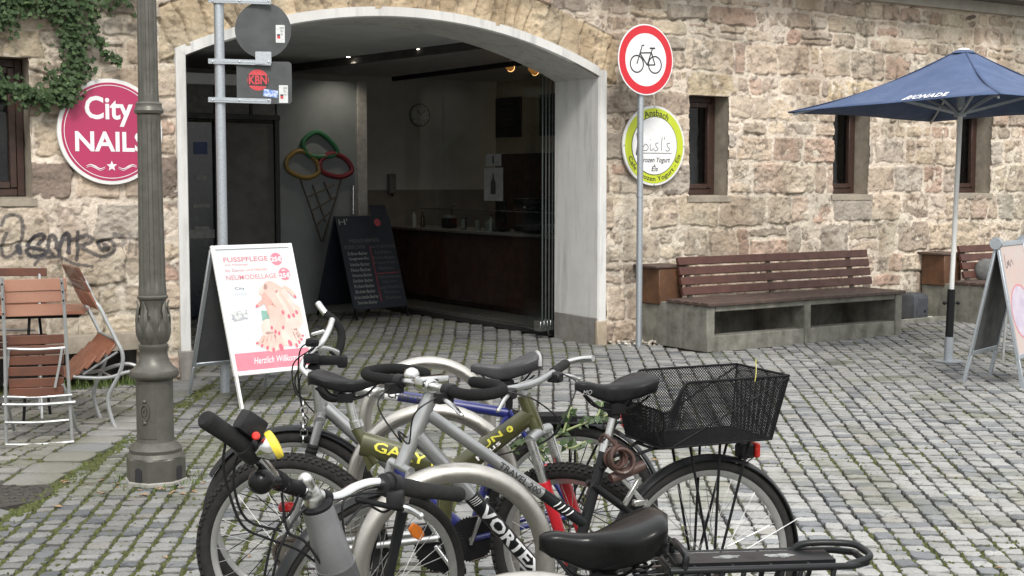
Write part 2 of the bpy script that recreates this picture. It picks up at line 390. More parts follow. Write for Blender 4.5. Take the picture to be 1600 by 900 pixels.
tag(np_mesh('joint_bed', np.stack([GX, GY, gz], -1).reshape(-1, 3), [q], tone.reshape(-1, 3), M_joint), None, None, None, 'structure')

MAN = G(-14, 774)                                       # manhole cover centre
def fan(xs, y): return xs * (1 + .034 * (y - 7.0)) + .035 * math.sin(y * .6 + xs * .5)
setts = []                                              # cx, cy, hx, hy, rot, z, tone
def keep(x, y):
    d = V((x, y, 0)); t = (d - WA)
    s_, t_ = t.dot(U), t.dot(N)
    if t_ > -.06 and not (.10 < s_ < 4.16): return False
    if t_ > 5.9: return False
    if abs(x) > .43 * y + .55: return False
    if t_ > -1.10 and 4.6 < s_ < 7.4: return False      # under the bench
    if t_ > -.36 and s_ > 7.3: return False             # gravel strip
    if (x - MAN.x) ** 2 + (y - MAN.y) ** 2 < .31 ** 2: return False
    return True
def sett_tone(x, y):
    k = random.random()
    if k < .56: c = (.405, .402, .388)
    elif k < .74: c = (.345, .342, .328)
    elif k < .90: c = (.268, .275, .282)
    elif k < .95: c = (.205, .212, .222)
    else: c = (.385, .372, .340)
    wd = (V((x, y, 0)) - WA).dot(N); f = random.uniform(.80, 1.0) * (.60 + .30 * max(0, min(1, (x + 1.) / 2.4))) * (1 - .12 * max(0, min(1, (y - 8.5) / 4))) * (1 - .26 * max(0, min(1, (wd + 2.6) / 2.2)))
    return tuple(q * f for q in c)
x = -4.6
while x < 8.2:
    w = random.uniform(.093, .121)
    y = 1.5 + random.uniform(0, .1)
    while y < 18:
        h = random.choice((.07, .078, .084, .09, .096, .104, .118)) * random.uniform(.93, 1.06)
        cx = fan(x + w / 2, y + h / 2); cy = y + h / 2 + .02 * math.sin(cx * 1.7)
        if (cx > -2.36 or (V((cx, cy, 0)) - WA).dot(N) > -.4) and keep(cx, cy):
            sc = (1 + .034 * (cy - 7.0))
            rot = -(x + w / 2) * .034 + random.gauss(0, .035)
            jw = random.uniform(.008, .019) + (.007 if cx < -.3 else 0)
            setts.append((cx, cy, w * sc / 2 - jw * .5, h / 2 - random.uniform(.0035, .0085), rot, random.gauss(0, .0028), sett_tone(cx, cy)))
        y += h
    x += w
# the pavement strip in front of the shop: a border of long slabs and a field of flat stones
y = 4.8
while y < 11.2:
    h = random.uniform(.19, .30)
    xc = -2.40 - .145 + .012 * (y - 8)
    if keep(xc - .1, y + h / 2) and keep(xc + .1, y + h / 2):
        f_ = random.uniform(.95, 1.25); b = random.choice(((.225, .218, .205), (.20, .196, .187), (.165, .166, .165), (.218, .21, .195)))
        setts.append((xc, y + h / 2, .135, h / 2 - .005, random.gauss(0, .012), .006 + random.gauss(0, .002), tuple(q * f_ for q in b)))
    y += h
x = -2.70
while x > -5.0:
    w = random.uniform(.11, .16); y = 4.9 + random.uniform(0, .1)
    while y < 12.5:
        h = random.uniform(.10, .155)
        if keep(x - w / 2, y + h / 2):
            f_ = random.uniform(.95, 1.3); b = random.choice(((.225, .215, .198), (.205, .197, .183), (.18, .174, .163), (.235, .226, .207)))
            setts.append((x - w / 2 + .012 * (y - 8), y + h / 2, w / 2 - .006, h / 2 - .005, random.gauss(0, .02), random.gauss(0, .003), tuple(q * f_ for q in b)))
        y += h
    x -= w
S = np.array([s[:6] for s in setts]); TN = np.array([s[6] for s in setts]); NS = len(S)
out_xy = np.array([(-1, -.72), (-.72, -1), (0, -1.03), (.72, -1), (1, -.72), (1.03, 0), (1, .72), (.72, 1), (0, 1.03), (-.72, 1), (-1, .72), (-1.03, 0)])
K = len(out_xy); rings = [(1.0, -.034), (.99, -.006), (.93, -.0008), (.5, .0012)]
vs = []; tn = []
jit = RS.normal(0, 1, (NS, K, 2)); dome = RS.uniform(.3, 1.5, NS)
for (sc, zz) in rings:
    j = jit * .055 if sc > .6 else jit * .1
    px = (out_xy[None, :, 0] * sc + j[..., 0]) * S[:, 2:3]; py = (out_xy[None, :, 1] * sc + j[..., 1]) * S[:, 3:4]
    c, s = np.cos(S[:, 4:5]), np.sin(S[:, 4:5])
    zz_ = zz * (dome[:, None] if zz > -.02 else 1.) + S[:, 5:6] + (RS.normal(0, .0019, (NS, K)) if zz > -.02 else 0)
    vs.append(np.stack([S[:, 0:1] + px * c - py * s, S[:, 1:2] + px * s + py * c, zz_ + 0 * px], -1))
    edge = {1.0: .34, .99: .62, .93: .97}.get(sc, 1.0)           # each stone gets darker towards its buried sides
    tn.append(np.repeat(TN[:, None, :] * edge, K, 1))
ctr = np.stack([S[:, 0], S[:, 1], S[:, 5] + .003 * dome], -1)[:, None, :]
vs = np.concatenate(vs + [ctr], 1); tn = np.concatenate(tn + [TN[:, None, :]], 1); nv = vs.shape[1]
base = (np.arange(NS) * nv)[:, None]; qf = []; tf = []
for r_ in range(len(rings) - 1):
    for k in range(K): qf.append([r_ * K + k, r_ * K + (k + 1) % K, (r_ + 1) * K + (k + 1) % K, (r_ + 1) * K + k])
for k in range(K): tf.append([(len(rings) - 1) * K + k, (len(rings) - 1) * K + (k + 1) % K, len(rings) * K])
qf = (base[:, None, :] + np.array(qf)[None]).reshape(-1, 4); tf = (base[:, None, :] + np.array(tf)[None]).reshape(-1, 3)
vv = vs.reshape(-1, 3); tt = tn.reshape(-1, 3)
wet = fbm(vv[:, 0], vv[:, 1], 1.1, 31, 4)[:, None]; mo = sst(.56, .75, fbm(vv[:, 0], vv[:, 1], 2.2, 44, 4) + .10 * sst(.5, -2.2, vv[:, 0]))[:, None]
big = sst(.40, .62, fbm(vv[:, 0], vv[:, 1], .33, 61, 3))[:, None]; tt = tt * (.84 + .32 * wet) * (.80 + .22 * big); tt = tt * (1 - .35 * mo) + np.array([.10, .105, .045]) * .35 * mo
pv = np_mesh('cobblestone_paving', vv, [qf, tf], tt, M_sett); pv.data.set_sharp_from_angle(angle=math.radians(40)); tag(pv, None, None, None, 'structure')

# moss cushions and grass growing in the joints
M_moss = pm('moss_green', (.075, .085, .020), (.040, .046, .013), rough=1., scale=30, bump=.6, bscale=200)
M_grass = pm('grass_blade', (.10, .14, .03), (.055, .09, .02), rough=.8, scale=12)
mv = []; mf = []
def cushion(x, y, r, h):
    o = len(mv); n = 6; a0 = random.random() * 6
    for k in range(n):
        a = a0 + k * 6.283 / n; q = r * random.uniform(.7, 1.2); mv.append((x + q * math.cos(a), y + q * math.sin(a), -.022))
    for k in range(n):
        a = a0 + k * 6.283 / n; q = r * .6 * random.uniform(.7, 1.2); mv.append((x + q * math.cos(a), y + q * math.sin(a), -.006 + h * random.uniform(.3, .8)))
    mv.append((x, y, -.004 + h))
    for k in range(n):
        k2 = (k + 1) % n; mf.append((o + k, o + k2, o + n + k2, o + n + k)); mf.append((o + n + k, o + n + k2, o + 2 * n))
pool = []
for st in setts:
    for sx in (-1, 1):
        pool.append((st[0] + sx * (st[2] + .006) * math.cos(st[4]), st[1] + random.uniform(-1, 1) * st[3]))
    pool.append((st[0] + random.uniform(-1, 1) * st[2], st[1] + st[3] + .003))
PX = np.array(pool); md = fbm(PX[:, 0], PX[:, 1], .9, 5, 4) + sst(1.4, -1.6, PX[:, 0]) * .24
for (x, y), d in zip(pool, md):
    if y > 13.5: continue
    p_ = max(0, (d - .45) * 3.0) * (1.25 if x < -.6 else .9)
    if random.random() < p_:
        for _ in range(2 if y < 8 else 1): cushion(x + random.gauss(0, .006), y + random.gauss(0, .015), random.uniform(.007, .017), random.uniform(.002, .010))
for _ in range(900):                                    # the mossy gutter along the slab border and round the lamp foot
    y = random.uniform(5.2, 10.6); cushion(-2.36 + .012 * (y - 8) + random.gauss(0, .028), y, random.uniform(.012, .03), random.uniform(.004, .016))
mb = MB(); mb.v = mv; mb.f = mf; mb.mi = [0] * len(mf)
tag(obj('moss', mb, M_moss, smooth=True, ang=80), None, None, None, 'stuff')
gb = MB()
def blade(x, y, h, z=-.005):
    a = random.random() * 6.283; w = random.uniform(.002, .005); l = V((math.cos(a), math.sin(a), 0)); b = V((-l.y, l.x, 0)); o = V((x, y, z))
    gb.add([o - b * w, o + b * w, o + l * h * .25 + Z3 * h * .7 + b * w * .7, o + l * h * .25 + Z3 * h * .7 - b * w * .7, o + l * h * .6 + Z3 * h], [(0, 1, 2, 3), (3, 2, 4)])
for _ in range(350):
    y = random.uniform(5.4, 10.5); blade(-2.36 + .012 * (y - 8) + random.gauss(0, .035), y, random.uniform(.010, .028))
LP = V((-1.889, 7.15, 0))
for _ in range(160):
    a = random.random() * 6.283; r = random.uniform(.17, .27); blade(LP.x + r * math.cos(a), LP.y + r * math.sin(a), random.uniform(.01, .035))
for _ in range(350):
    x, y = random.choice(pool)
    if y < 11: blade(x, y, random.uniform(.01, .03))
for _ in range(260):
    s = random.uniform(-1.2, -.3); p = wp(s, -random.uniform(.02, .2)); blade(p.x, p.y, random.uniform(.03, .12))
tag(obj('grass', gb, M_grass, smooth=False), None, None, None, 'stuff')
# fallen leaves and petals
lv = MB()
M_leafdry = pm('dry_leaf', (.30, .20, .11), (.20, .12, .065), rough=.8, scale=40)
for i in range(70):
    if i < 26: a = random.random() * 6.283; r = random.uniform(.2, .5); x, y = LP.x + r * math.cos(a), LP.y - abs(r * math.sin(a)) * .7
    else: y = random.uniform(4, 13); x = random.uniform(-.4, .4) * y
    s = random.uniform(.006, .016); a = random.random() * 6.283; c, d = math.cos(a) * s, math.sin(a) * s
    lv.add([(x - c * 2, y - d * 2, .006), (x - d, y + c, .010), (x + c * 2, y + d * 2, .007), (x + d, y - c, .012)], [(0, 1, 2, 3)])
tag(obj('fallen_leaves', lv, M_leafdry, smooth=False), None, None, None, 'stuff')

# gravel strip by the wall
M_gravel = attr_mat('gravel_stone', rough=.85, bump=.3)
gv = MB(); gtone = []
for _ in range(2600):
    s = random.uniform(7.42, 9.6) if random.random() < .97 else random.uniform(4.3, 4.7); t = -random.uniform(.02, .36); p = wp(s, t, random.uniform(-.02, .03)); r = random.uniform(.009, .024)
    o0 = len(gv.v); gv.ball(p, r, (random.uniform(.8, 1.4), random.uniform(.8, 1.3), random.uniform(.5, .9)), 6, 4)
    c = random.choice(((.5, .47, .42), (.42, .38, .32), (.6, .58, .54), (.36, .31, .26))); gtone += [c] * (len(gv.v) - o0)
o = np_mesh('gravel', np.array(gv.v), [np.array([f for f in gv.f])], np.array(gtone), M_gravel); tag(o, None, None, None, 'stuff')
kb = MB(); kb.bar(wp(7.36, -.385, .0), wp(9.7, -.385, .0), .045, .10)
M_conc = pm('weathered_concrete', (.27, .262, .225), (.085, .086, .068), rough=.9, scale=7, amt=.9, streak=.5, bump=.8, bscale=60, detail=8)
tag(obj('kerb_edging', kb, M_conc, bevel=.006), None, None, None, 'structure')

# manhole cover
t_ = thing('manhole_cover', 'round dark iron manhole cover in the paving at the left edge of the picture', 'manhole cover', (MAN.x, MAN.y, 0))
M_iron = pm('cast_iron', (.075, .068, .06), (.045, .04, .036), rough=.7, metal=.4, scale=20, bump=.5)
mb = MB(); mb.lathe([(.30, -.02), (.30, .004), (.262, .004), (.258, -.006)], (MAN.x, MAN.y, 0), n=48); obj('rim', mb, M_iron, t_)
mb = MB(); mb.lathe([(.25, -.02), (.25, .002)], (MAN.x, MAN.y, 0), n=48)
for r in (.08, .15, .21):
    for k in range(int(r * 90)):
        a = k * 6.283 / int(r * 90); mb.box((MAN.x + r * math.cos(a), MAN.y + r * math.sin(a), .004), (.028, .028, .006), (V((math.cos(a), math.sin(a), 0)), V((-math.sin(a), math.cos(a), 0)), Z3))
obj('lid', mb, M_iron, t_, bevel=.002)

# ------------------------------------------------------------------ the stone building
BT = thing('stone_building', 'old sandstone building with a wide white framed archway and small deep windows', 'building', tuple(WA))
M_wall = attr_mat('rubble_sandstone', rough=.93, bump=1.0, bscale=48, vscale=30, vamt=.26, bdist=.013)
ASPR, ACROWN, AW = 2.63, 3.085, 4.27                     # springing height, crown height, opening width (outer edge of white frame)
_h = ACROWN - ASPR; AR = (AW * AW / 4 + _h * _h) / (2 * _h); ACX, ACZ = AW / 2, ACROWN - AR
def arch_z(s, inset=0.): return ACZ + math.sqrt(max(0, (AR - inset) ** 2 - (s - ACX) ** 2))
WINS = [(-1.70, -1.12), (5.33, 5.865), (7.40, 7.965), (9.47, 10.085), (11.55, 12.15)]
WZ0, WZ1 = 1.43, 2.445
def merge(lines, hard, tol):
    l = [q for q in lines if min(abs(q - h) for h in hard) > tol]; return np.array(sorted(l + list(hard)))
ss = list(np.arange(-5.5, -2.2, .05)) + list(np.arange(-2.2, -1.5, .0095)) + list(np.arange(-1.5, -.2, .0085)) + list(np.arange(-.2, 12.4, .0095)) + list(np.arange(12.4, 17, .05))
zs = list(np.arange(-.1, 3.66, .0092)) + [3.66]
ss = merge(ss, [-3.2, -.36, 0.02, AW - .02] + [w for q in WINS for w in q], .005); zs = merge(zs, [.0, .275, WZ0, WZ1, 1.46, 2.50], .005)
SS, ZZ = np.meshgrid(ss, zs, indexing='ij')
wx = SS + .042 * (fbm(SS, ZZ, 2.6, 3, 3) - .5) * 2 + .018 * (fbm(SS, ZZ, 11, 4, 2) - .5) * 2
wz = ZZ + .042 * (fbm(SS, ZZ, 1.7, 6, 3) - .5) * 2 + .016 * (fbm(SS, ZZ, 10, 7, 2) - .5) * 2
rw = random.Random(5)
courses = [-.3]
while courses[-1] < 4: courses.append(courses[-1] + rw.choice((.16, .2, .23, .26, .29, .33)))
dist = np.full(SS.shape, 9.); cid = np.zeros(SS.shape, int); cells = 0
ci = np.clip(np.searchsorted(courses, wz) - 1, 0, len(courses) - 2)
for c in range(len(courses) - 1):
    z0, z1 = courses[c], courses[c + 1]; hh = z1 - z0; m = ci == c
    if not m.any(): continue
    cuts = [-7.]
    while cuts[-1] < 18: cuts.append(cuts[-1] + rw.choice((.16, .22, .28, .34, .42, .5, .58)) * (1.1 if hh > .2 else .85))
    k = np.clip(np.searchsorted(cuts, wx[m]) - 1, 0, len(cuts) - 2); cu = np.array(cuts)
    # each stone has its own inset, some are split in two small ones
    ins = np.array([rw.uniform(0, .022) for _ in cu]); spl = np.array([rw.choice((0, 0, 0, 0, 1)) for _ in cu]); sp = np.array([rw.uniform(.35, .65) for _ in cu])
    ds = np.minimum(wx[m] - cu[k], cu[k + 1] - wx[m]); zc = z0 + hh * sp[k]
    lo = np.where((spl[k] == 1) & (wz[m] > zc), zc, z0); hi = np.where((spl[k] == 1) & (wz[m] <= zc), zc, z1)
    dz = np.minimum(wz[m] - lo, hi - wz[m])
    rr = .05; a = np.maximum(rr - ds, 0); b = np.maximum(rr - dz, 0)
    d = rr - np.sqrt(a * a + b * b); d = np.where((ds > rr) & (dz > rr), np.minimum(ds, dz), d) - ins[k]
    dist[m] = d; cid[m] = cells + k * 2 + ((spl[k] == 1) & (wz[m] > zc)); cells += 2 * len(cu) + 2
# the ring of arch stones
rad = np.sqrt((SS - ACX) ** 2 + (ZZ - ACZ) ** 2) - AR; ang = np.arctan2(SS - ACX, ZZ - ACZ)
ra = ang + .012 * (fbm(SS, ZZ, 4, 61, 2) - .5) * 2
vz = (rad > -.2) & (rad < .335 + .05 * (vnoise(ra * 28, ra * 0, 9) - .5)) & (np.abs(SS - ACX) < AW / 2 + .12) & (ZZ > ASPR - .12)
vc = np.cumsum([0] + [rw.choice((.13, .16, .19, .22)) / AR for _ in range(60)]) - .62
vk = np.clip(np.searchsorted(vc, ra) - 1, 0, len(vc) - 2); dv = np.minimum(ra - vc[vk], vc[vk + 1] - ra) * AR
dv = np.minimum(dv, np.minimum(rad + .06, .335 - rad)); dist = np.where(vz, dv - .002, dist); cid = np.where(vz, cells + vk, cid); v0 = cells; cells += 80
# long lintel stones over the windows
for i, (a, b) in enumerate(WINS):
    zl = 2.5 if i == 0 else WZ1
    m = (wx > a - .1) & (wx < b + .12) & (wz > zl - .005) & (wz < zl + .225)
    d = np.minimum(np.minimum(wx - a + .1, b + .12 - wx), np.minimum(wz - zl + .06, zl + .225 - wz)); dist = np.where(m, d, dist); cid = np.where(m, cells + i, cid)
l0 = cells; cells += 8
rc = np.random.RandomState(21)
pal = np.array([(.435, .36, .285), (.465, .395, .315), (.43, .325, .26), (.40, .345, .29), (.48, .405, .31), (.375, .31, .25), (.36, .325, .28), (.18, .145, .12), (.415, .30, .24)])
pw = np.array([.22, .2, .13, .13, .12, .08, .06, .03, .03]); pw /= pw.sum()
ctone = pal[rc.choice(len(pal), cells, p=pw)] * rc.uniform(.86, 1.1, (cells, 1))
ctone[v0:v0 + 80] = np.array([.46, .375, .26]) * rc.uniform(.8, 1.12, (80, 1)); ctone[l0:l0 + 8] = np.array([.455, .38, .27]) * rc.uniform(.92, 1.06, (8, 1))
cbump = rc.uniform(-.004, .016, cells); csmear = rc.uniform(-.012, .012, cells); crough = rc.uniform(.5, 1.5, cells)
rough1 = fbm(SS, ZZ, 9, 70, 5, .55) - .5; ridg = 1 - np.abs(fbm(SS + .3 * ZZ, ZZ * 1.3, 7, 75, 4, .6) - .5) * 4
h = cbump[cid] + .034 * sst(-.004, .016, dist) + (.034 * rough1 + .012 * ridg) * crough[cid]
mort = .0345 + .024 * (fbm(SS, ZZ, 3.1, 80, 4, .55) - .5) * 2 + .011 * (fbm(SS, ZZ, 18, 90, 4, .6) - .5) * 2
mort -= .020 * sst(.3, .9, vz.astype(float))
cov = sst(-.001, .004, mort - h)
hf = np.maximum(h, mort) + .006 * (fbm(SS, ZZ, 30, 95, 3, .6) - .5) * 2
m_t = np.array([.575, .51, .43]) * (.76 + .42 * fbm(SS, ZZ, 5, 99, 4))[..., None]
st_t = ctone[cid] * (.72 + .58 * fbm(SS, ZZ, 6.5, 101, 5, .6))[..., None]
lay = fbm(SS * .6, ZZ * 5, 4, 105, 4); st_t = st_t * (1 + .22 * (lay - .5))[..., None]
T = st_t * (1 - cov[..., None]) + m_t * cov[..., None]
gap = np.exp(-((h - mort) / .0032) ** 2) * sst(.46, .60, fbm(SS, ZZ, 4.5, 150, 3)) * .42      # crack lines along the mortar edge, shade of the gaps painted into the colour
T = T * (1 - gap[..., None]); gapd = gap
crev = sst(.006, -.006, dist) * (1 - cov) * .40; T = T * (1 - crev[..., None])            # open joints, their shade painted into the stone colour
pit = sst(.66, .74, fbm(SS, ZZ, 13, 111, 3)) * .55; T = T * (1 - pit[..., None]) + np.array([.12, .095, .075]) * pit[..., None]
gr = sst(.50, .66, fbm(SS, ZZ, 1.3, 120, 4) + .22 * sst(.75, .25, ZZ) * sst(.5, -.5, SS) + .10 * sst(.4, .1, ZZ)) * .34    # algae-grey weathering
T = T * (1 - gr[..., None]) + (T.mean(-1, keepdims=True) * np.array([.80, .80, .66])) * gr[..., None]
soot = sst(.55, .7, fbm(SS * 1.5, ZZ * .7, 1.6, 130, 4)) * sst(-.75, -.05, SS) * sst(.5, .0, SS) * .0
dk = sst(.50, .68, fbm(SS * 2, ZZ * .8, 1.5, 133, 4) + .2 * np.exp(-((SS - 4.5) / .25) ** 2 - ((ZZ - 2.1) / .35) ** 2)) * .26
T = T * (1 - dk[..., None] * np.array([.8, .9, 1.0]))
# graffiti, traced on the stone
def seg_mask(paths):
    m = np.zeros(SS.shape)
    for pts, w, al in paths:
        p = [ws(*q) for q in pts]; c = cr([(a, b, 0) for a, b in p], 6)
        a0, a1 = min(q.x for q in c) - w, max(q.x for q in c) + w; b0, b1 = min(q.y for q in c) - w, max(q.y for q in c) + w
        i0, i1 = np.searchsorted(ss, [a0, a1]); j0, j1 = np.searchsorted(zs, [b0, b1])
        if i1 <= i0 or j1 <= j0: continue
        sx, sz = SS[i0:i1, j0:j1], ZZ[i0:i1, j0:j1]; best = np.full(sx.shape, 9.)
        for A, B in zip(c[:-1], c[1:]):
            d = B - A; L2 = d.x * d.x + d.y * d.y + 1e-12; t = np.clip(((sx - A.x) * d.x + (sz - A.y) * d.y) / L2, 0, 1)
            best = np.minimum(best, np.hypot(sx - A.x - t * d.x, sz - A.y - t * d.y))
        m[i0:i1, j0:j1] = np.maximum(m[i0:i1, j0:j1], al * sst(w * .44, w * .34, best + .004 * (fbm(sx, sz, 25, 140, 2) - .5)))
    return m
def z6(x, y): return (x / 5.626, 320 + y / 5.626)
GP = [([z6(*q) for q in ((5, 180), (40, 110), (100, 90), (170, 110), (195, 190), (185, 300), (140, 400), (80, 450), (30, 455), (10, 400), (20, 320), (50, 250))], .034, .75),
      ([z6(*q) for q in ((160, 370), (168, 415))], .06, .9),
      ([z6(*q) for q in ((335, 345), (380, 300), (370, 265), (310, 270), (255, 330), (250, 370), (320, 385), (380, 400), (390, 430), (330, 455), (260, 445), (230, 405))], .042, .9),
      ([z6(*q) for q in ((500, 390), (490, 320), (470, 275), (435, 280), (420, 340), (425, 400), (455, 430))], .042, .85),
      ([z6(*q) for q in ((515, 450), (520, 380), (545, 300), (580, 250), (605, 290), (600, 420))], .042, .9),
      ([z6(*q) for q in ((540, 310), (620, 305), (690, 290))], .034, .8),
      ([z6(*q) for q in ((675, 240), (680, 330), (672, 440), (665, 480))], .036, .85),
      ([z6(*q) for q in ((690, 290), (760, 270), (810, 300), (780, 340), (700, 360), (760, 400), (840, 440), (910, 455), (980, 420), (1000, 370), (970, 320), (910, 310), (865, 330), (870, 380), (900, 395))], .040, .8),
      ([z6(*q) for q in ((915, 360), (935, 385))], .06, .8),
      ([z6(*q) for q in ((1000, 260), (1050, 280), (1100, 320), (1060, 350), (1000, 350))], .05, .5),
      ([z6(*q) for q in ((1140, 280), (1130, 420))], .03, .4), ([z6(*q) for q in ((1215, 220), (1190, 440))], .034, .45), ([z6(*q) for q in ((1085, 490), (1220, 485))], .03, .4),
      ([z6(*q) for q in ((300, 530), (340, 480), (430, 460), (540, 465), (640, 515), (720, 530), (800, 540))], .032, .75)]
gm = seg_mask(GP)[..., None]; T = T * (1 - gm) + np.array([.030, .032, .042]) * gm
yy = -hf + .03 + .010 * gapd                                             # facade plane at t = 0, stones stand proud towards the square
keepf = np.ones((len(ss) - 1, len(zs) - 1), bool)
sc_ = (ss[:-1] + ss[1:]) / 2; zc_ = (zs[:-1] + zs[1:]) / 2; SC2, ZC2 = np.meshgrid(sc_, zc_, indexing='ij')
for i, (a, b) in enumerate(WINS):
    z0, z1 = (1.46, 2.50) if i == 0 else (WZ0, WZ1); keepf &= ~((SC2 > a) & (SC2 < b) & (ZC2 > z0) & (ZC2 < z1))
azc = np.where(np.abs(SC2 - ACX) < AW / 2 - .02, ACZ + np.sqrt(np.maximum(0, (AR - .02) ** 2 - (SC2 - ACX) ** 2)), -9)
keepf &= ~(ZC2 < azc); keepf &= ~((SC2 > -3.2) & (SC2 < -.36) & (ZC2 < .275))
n0, n1 = SS.shape; idx = np.arange(n0 * n1).reshape(n0, n1)
q = np.stack([idx[:-1, :-1], idx[1:, :-1], idx[1:, 1:], idx[:-1, 1:]], -1)[keepf]
pos = np.stack([SS * U.x + yy * N.x, SS * U.y + yy * N.y, ZZ], -1).reshape(-1, 3)
used = np.zeros(n0 * n1, bool); used[q.ravel()] = True; remap = np.cumsum(used) - 1
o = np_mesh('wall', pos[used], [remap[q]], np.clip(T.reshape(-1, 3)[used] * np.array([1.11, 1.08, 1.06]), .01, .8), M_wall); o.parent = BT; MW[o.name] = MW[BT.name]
WALL = o

M_stone = pm('sandstone', (.42, .35, .26), (.27, .22, .165), rough=.95, scale=7, amt=.9, bump=1., bscale=28, detail=8)
M_stoneg = pm('grey_sandstone', (.36, .31, .245), (.19, .165, .13), rough=.95, scale=8, amt=.8, bump=1.0, bscale=26, detail=9)
M_plaster = pm('white_plaster', (.66, .655, .635), (.54, .535, .515), rough=.85, scale=3.2, amt=.9, streak=.55, bump=.35, bscale=20, detail=7)
M_plasterb = pm('grey_base_plaster', (.27, .255, .235), (.17, .155, .14), rough=.9, scale=9, amt=.9, bump=.5, streak=.6)
M_dwood = pm('dark_brown_wood', (.052, .026, .018), (.032, .016, .012), rough=.5, scale=20)
M_dark = pm('dark_room', (.02, .02, .022), rough=.9)
M_glass = glass_mat('window_glass', (.95, .97, .96))
# window recesses, frames and panes
for i, (a, b) in enumerate(WINS):
    z0, z1 = (1.46, 2.50) if i == 0 else (WZ0, WZ1); dp = .30; mb = MB()
    th = .04
    def slab(p, q, r, s_): mb.add([p, q, r, s_], [(0, 1, 2, 3)])
    f = -.005
    for (sa, ja) in ((a - .0, 1), (b + .0, -1)):          # cheeks, subdivided and roughened
        rows = []
        for k in range(9):
            t = f + (dp - f) * k / 8
            rows.append([wp(sa - ja * (.006 + .008 * vnoise(np.array([zz * 9.]), np.array([t * 9.]), 40 + i)[0] * (k > 0)), t, zz) for zz in np.linspace(z0 - .01, z1 + .01, 24)])
        mb.loft(rows, caps=False, closed=False)
    mb.add([wp(a - .02, f, z1 + .004), wp(b + .02, f, z1 + .004), wp(b + .02, dp, z1 + .004), wp(a - .02, dp, z1 + .004)], [(0, 1, 2, 3)])
    obj('window_reveal', mb, M_stoneg, BT)
    mb = MB(); mb.add([wp(a - .03, -.03, z0 - .003), wp(b + .03, -.03, z0 - .003), wp(b + .03, dp, z0 + .012), wp(a - .03, dp, z0 + .012), wp(a - .03, -.03, z0 - .06), wp(b + .03, -.03, z0 - .06)], [(0, 1, 2, 3), (0, 4, 5, 1)])
    obj('window_sill', mb, M_stoneg, BT, smooth=False)
    fr = MB(); fz0, fz1 = z0 + .012, z1; ft = dp - .07
    for sa in (a + .028, b - .028): fr.box(wp(sa, ft, (fz0 + fz1) / 2), (.055, .06, fz1 - fz0), (U, N, Z3))
    for zz in (fz0 + .03, fz1 - .03): fr.box(wp((a + b) / 2, ft, zz), (b - a - .112, .058, .06), (U, N, Z3))
    for sa in (a + .085, b - .085): fr.box(wp(sa, ft - .022, (fz0 + fz1) / 2), (.05, .045, fz1 - fz0 - .13), (U, N, Z3))
    for zz in (fz0 + .085, fz1 - .085): fr.box(wp((a + b) / 2, ft - .022, zz), (b - a - .222, .043, .05), (U, N, Z3))
    win = obj('window', fr, M_dwood, BT, bevel=.004)
    mb = MB(); mb.box(wp((a + b) / 2, ft, (fz0 + fz1) / 2), (b - a - .20, .006, fz1 - fz0 - .2), (U, N, Z3)); obj('pane', mb, M_glass, win, smooth=False)
    mb = MB(); mb.box(wp((a + b) / 2, ft + .25, (fz0 + fz1) / 2), (b - a + .3, .02, fz1 - fz0 + .3), (U, N, Z3)); mb.box(wp(a - .12, ft + .14, (fz0 + fz1) / 2), (.02, .2, fz1 - fz0 + .3), (U, N, Z3)); mb.box(wp(b + .12, ft + .14, (fz0 + fz1) / 2), (.02, .2, fz1 - fz0 + .3), (U, N, Z3))
    obj('room_interior', mb, M_dark, win, smooth=False)
# cellar opening under a stone ledge at the left
mb = MB(); mb.box(wp(-1.9, -.045, .348), (3.08, .23, .135), (U, N, Z3)); obj('ledge', mb, M_stoneg, BT, bevel=.014, seg=2)
mb = MB(); mb.add([wp(-3.2, .5, -.3), wp(-.36, .5, -.3), wp(-.36, .5, .3), wp(-3.2, .5, .3)], [(0, 1, 2, 3)]); mb.add([wp(-.36, -.02, -.3), wp(-.36, .5, -.3), wp(-.36, .5, .3), wp(-.36, -.02, .3)], [(0, 1, 2, 3)])
mb.add([wp(-3.2, 0, -.25), wp(-.36, 0, -.25), wp(-.36, .5, -.25), wp(-3.2, .5, -.25)], [(0, 1, 2, 3)]); obj('cellar_opening', mb, pm('cellar_stone', (.10, .095, .085), (.06, .055, .05), rough=1., scale=8), BT, smooth=False)
# white arch frame (band on the facade) and its reveal
IW = .078
outer = []; inner = []; NA = 48
prof_o = [(0, 0.0), (0, ASPR)]; prof_i = [(IW, 0.0), (IW, arch_z(IW + .0, IW + .0) if False else ASPR - .045)]
for k in range(NA + 1):
    s = AW * k / NA; prof_o.append((s, arch_z(s)))
    si = IW + (AW - 2 * IW) * k / NA; prof_i.append((si, ACZ + math.sqrt((AR - IW) ** 2 - (si - ACX) ** 2)))
prof_o += [(AW, ASPR), (AW, 0.0)]; prof_i += [(AW - IW, ASPR - .045), (AW - IW, 0.0)]
mb = MB(); rj = random.Random(3)
r1 = [wp(s, .02, z) for s, z in prof_o]; r2 = [wp(s, -.034, z) for s, z in prof_o]; r3 = [wp(s, -.034, z) for s, z in prof_i]; r3b = [wp(s, -.014, z) for s, z in [(a + (.012 if a < 1 else -.012 if a > 3.5 else 0), b - (.012 if b > 2.7 else 0)) for a, b in prof_i]]
mb.loft([r1, r2, r3, r3b], caps=False, closed=False); obj('arch_frame', mb, M_plaster, BT, ang=50)
DT = .70
def shrink(e, flo=0.26):
    out = []
    for s, z in prof_i: out.append((s + (e if s < ACX else -e) * (1 if (s < IW + .01 or s > AW - IW - .01) else 0) , z - (e if z > 2 else 0)))
    return out
pin = shrink(.012)
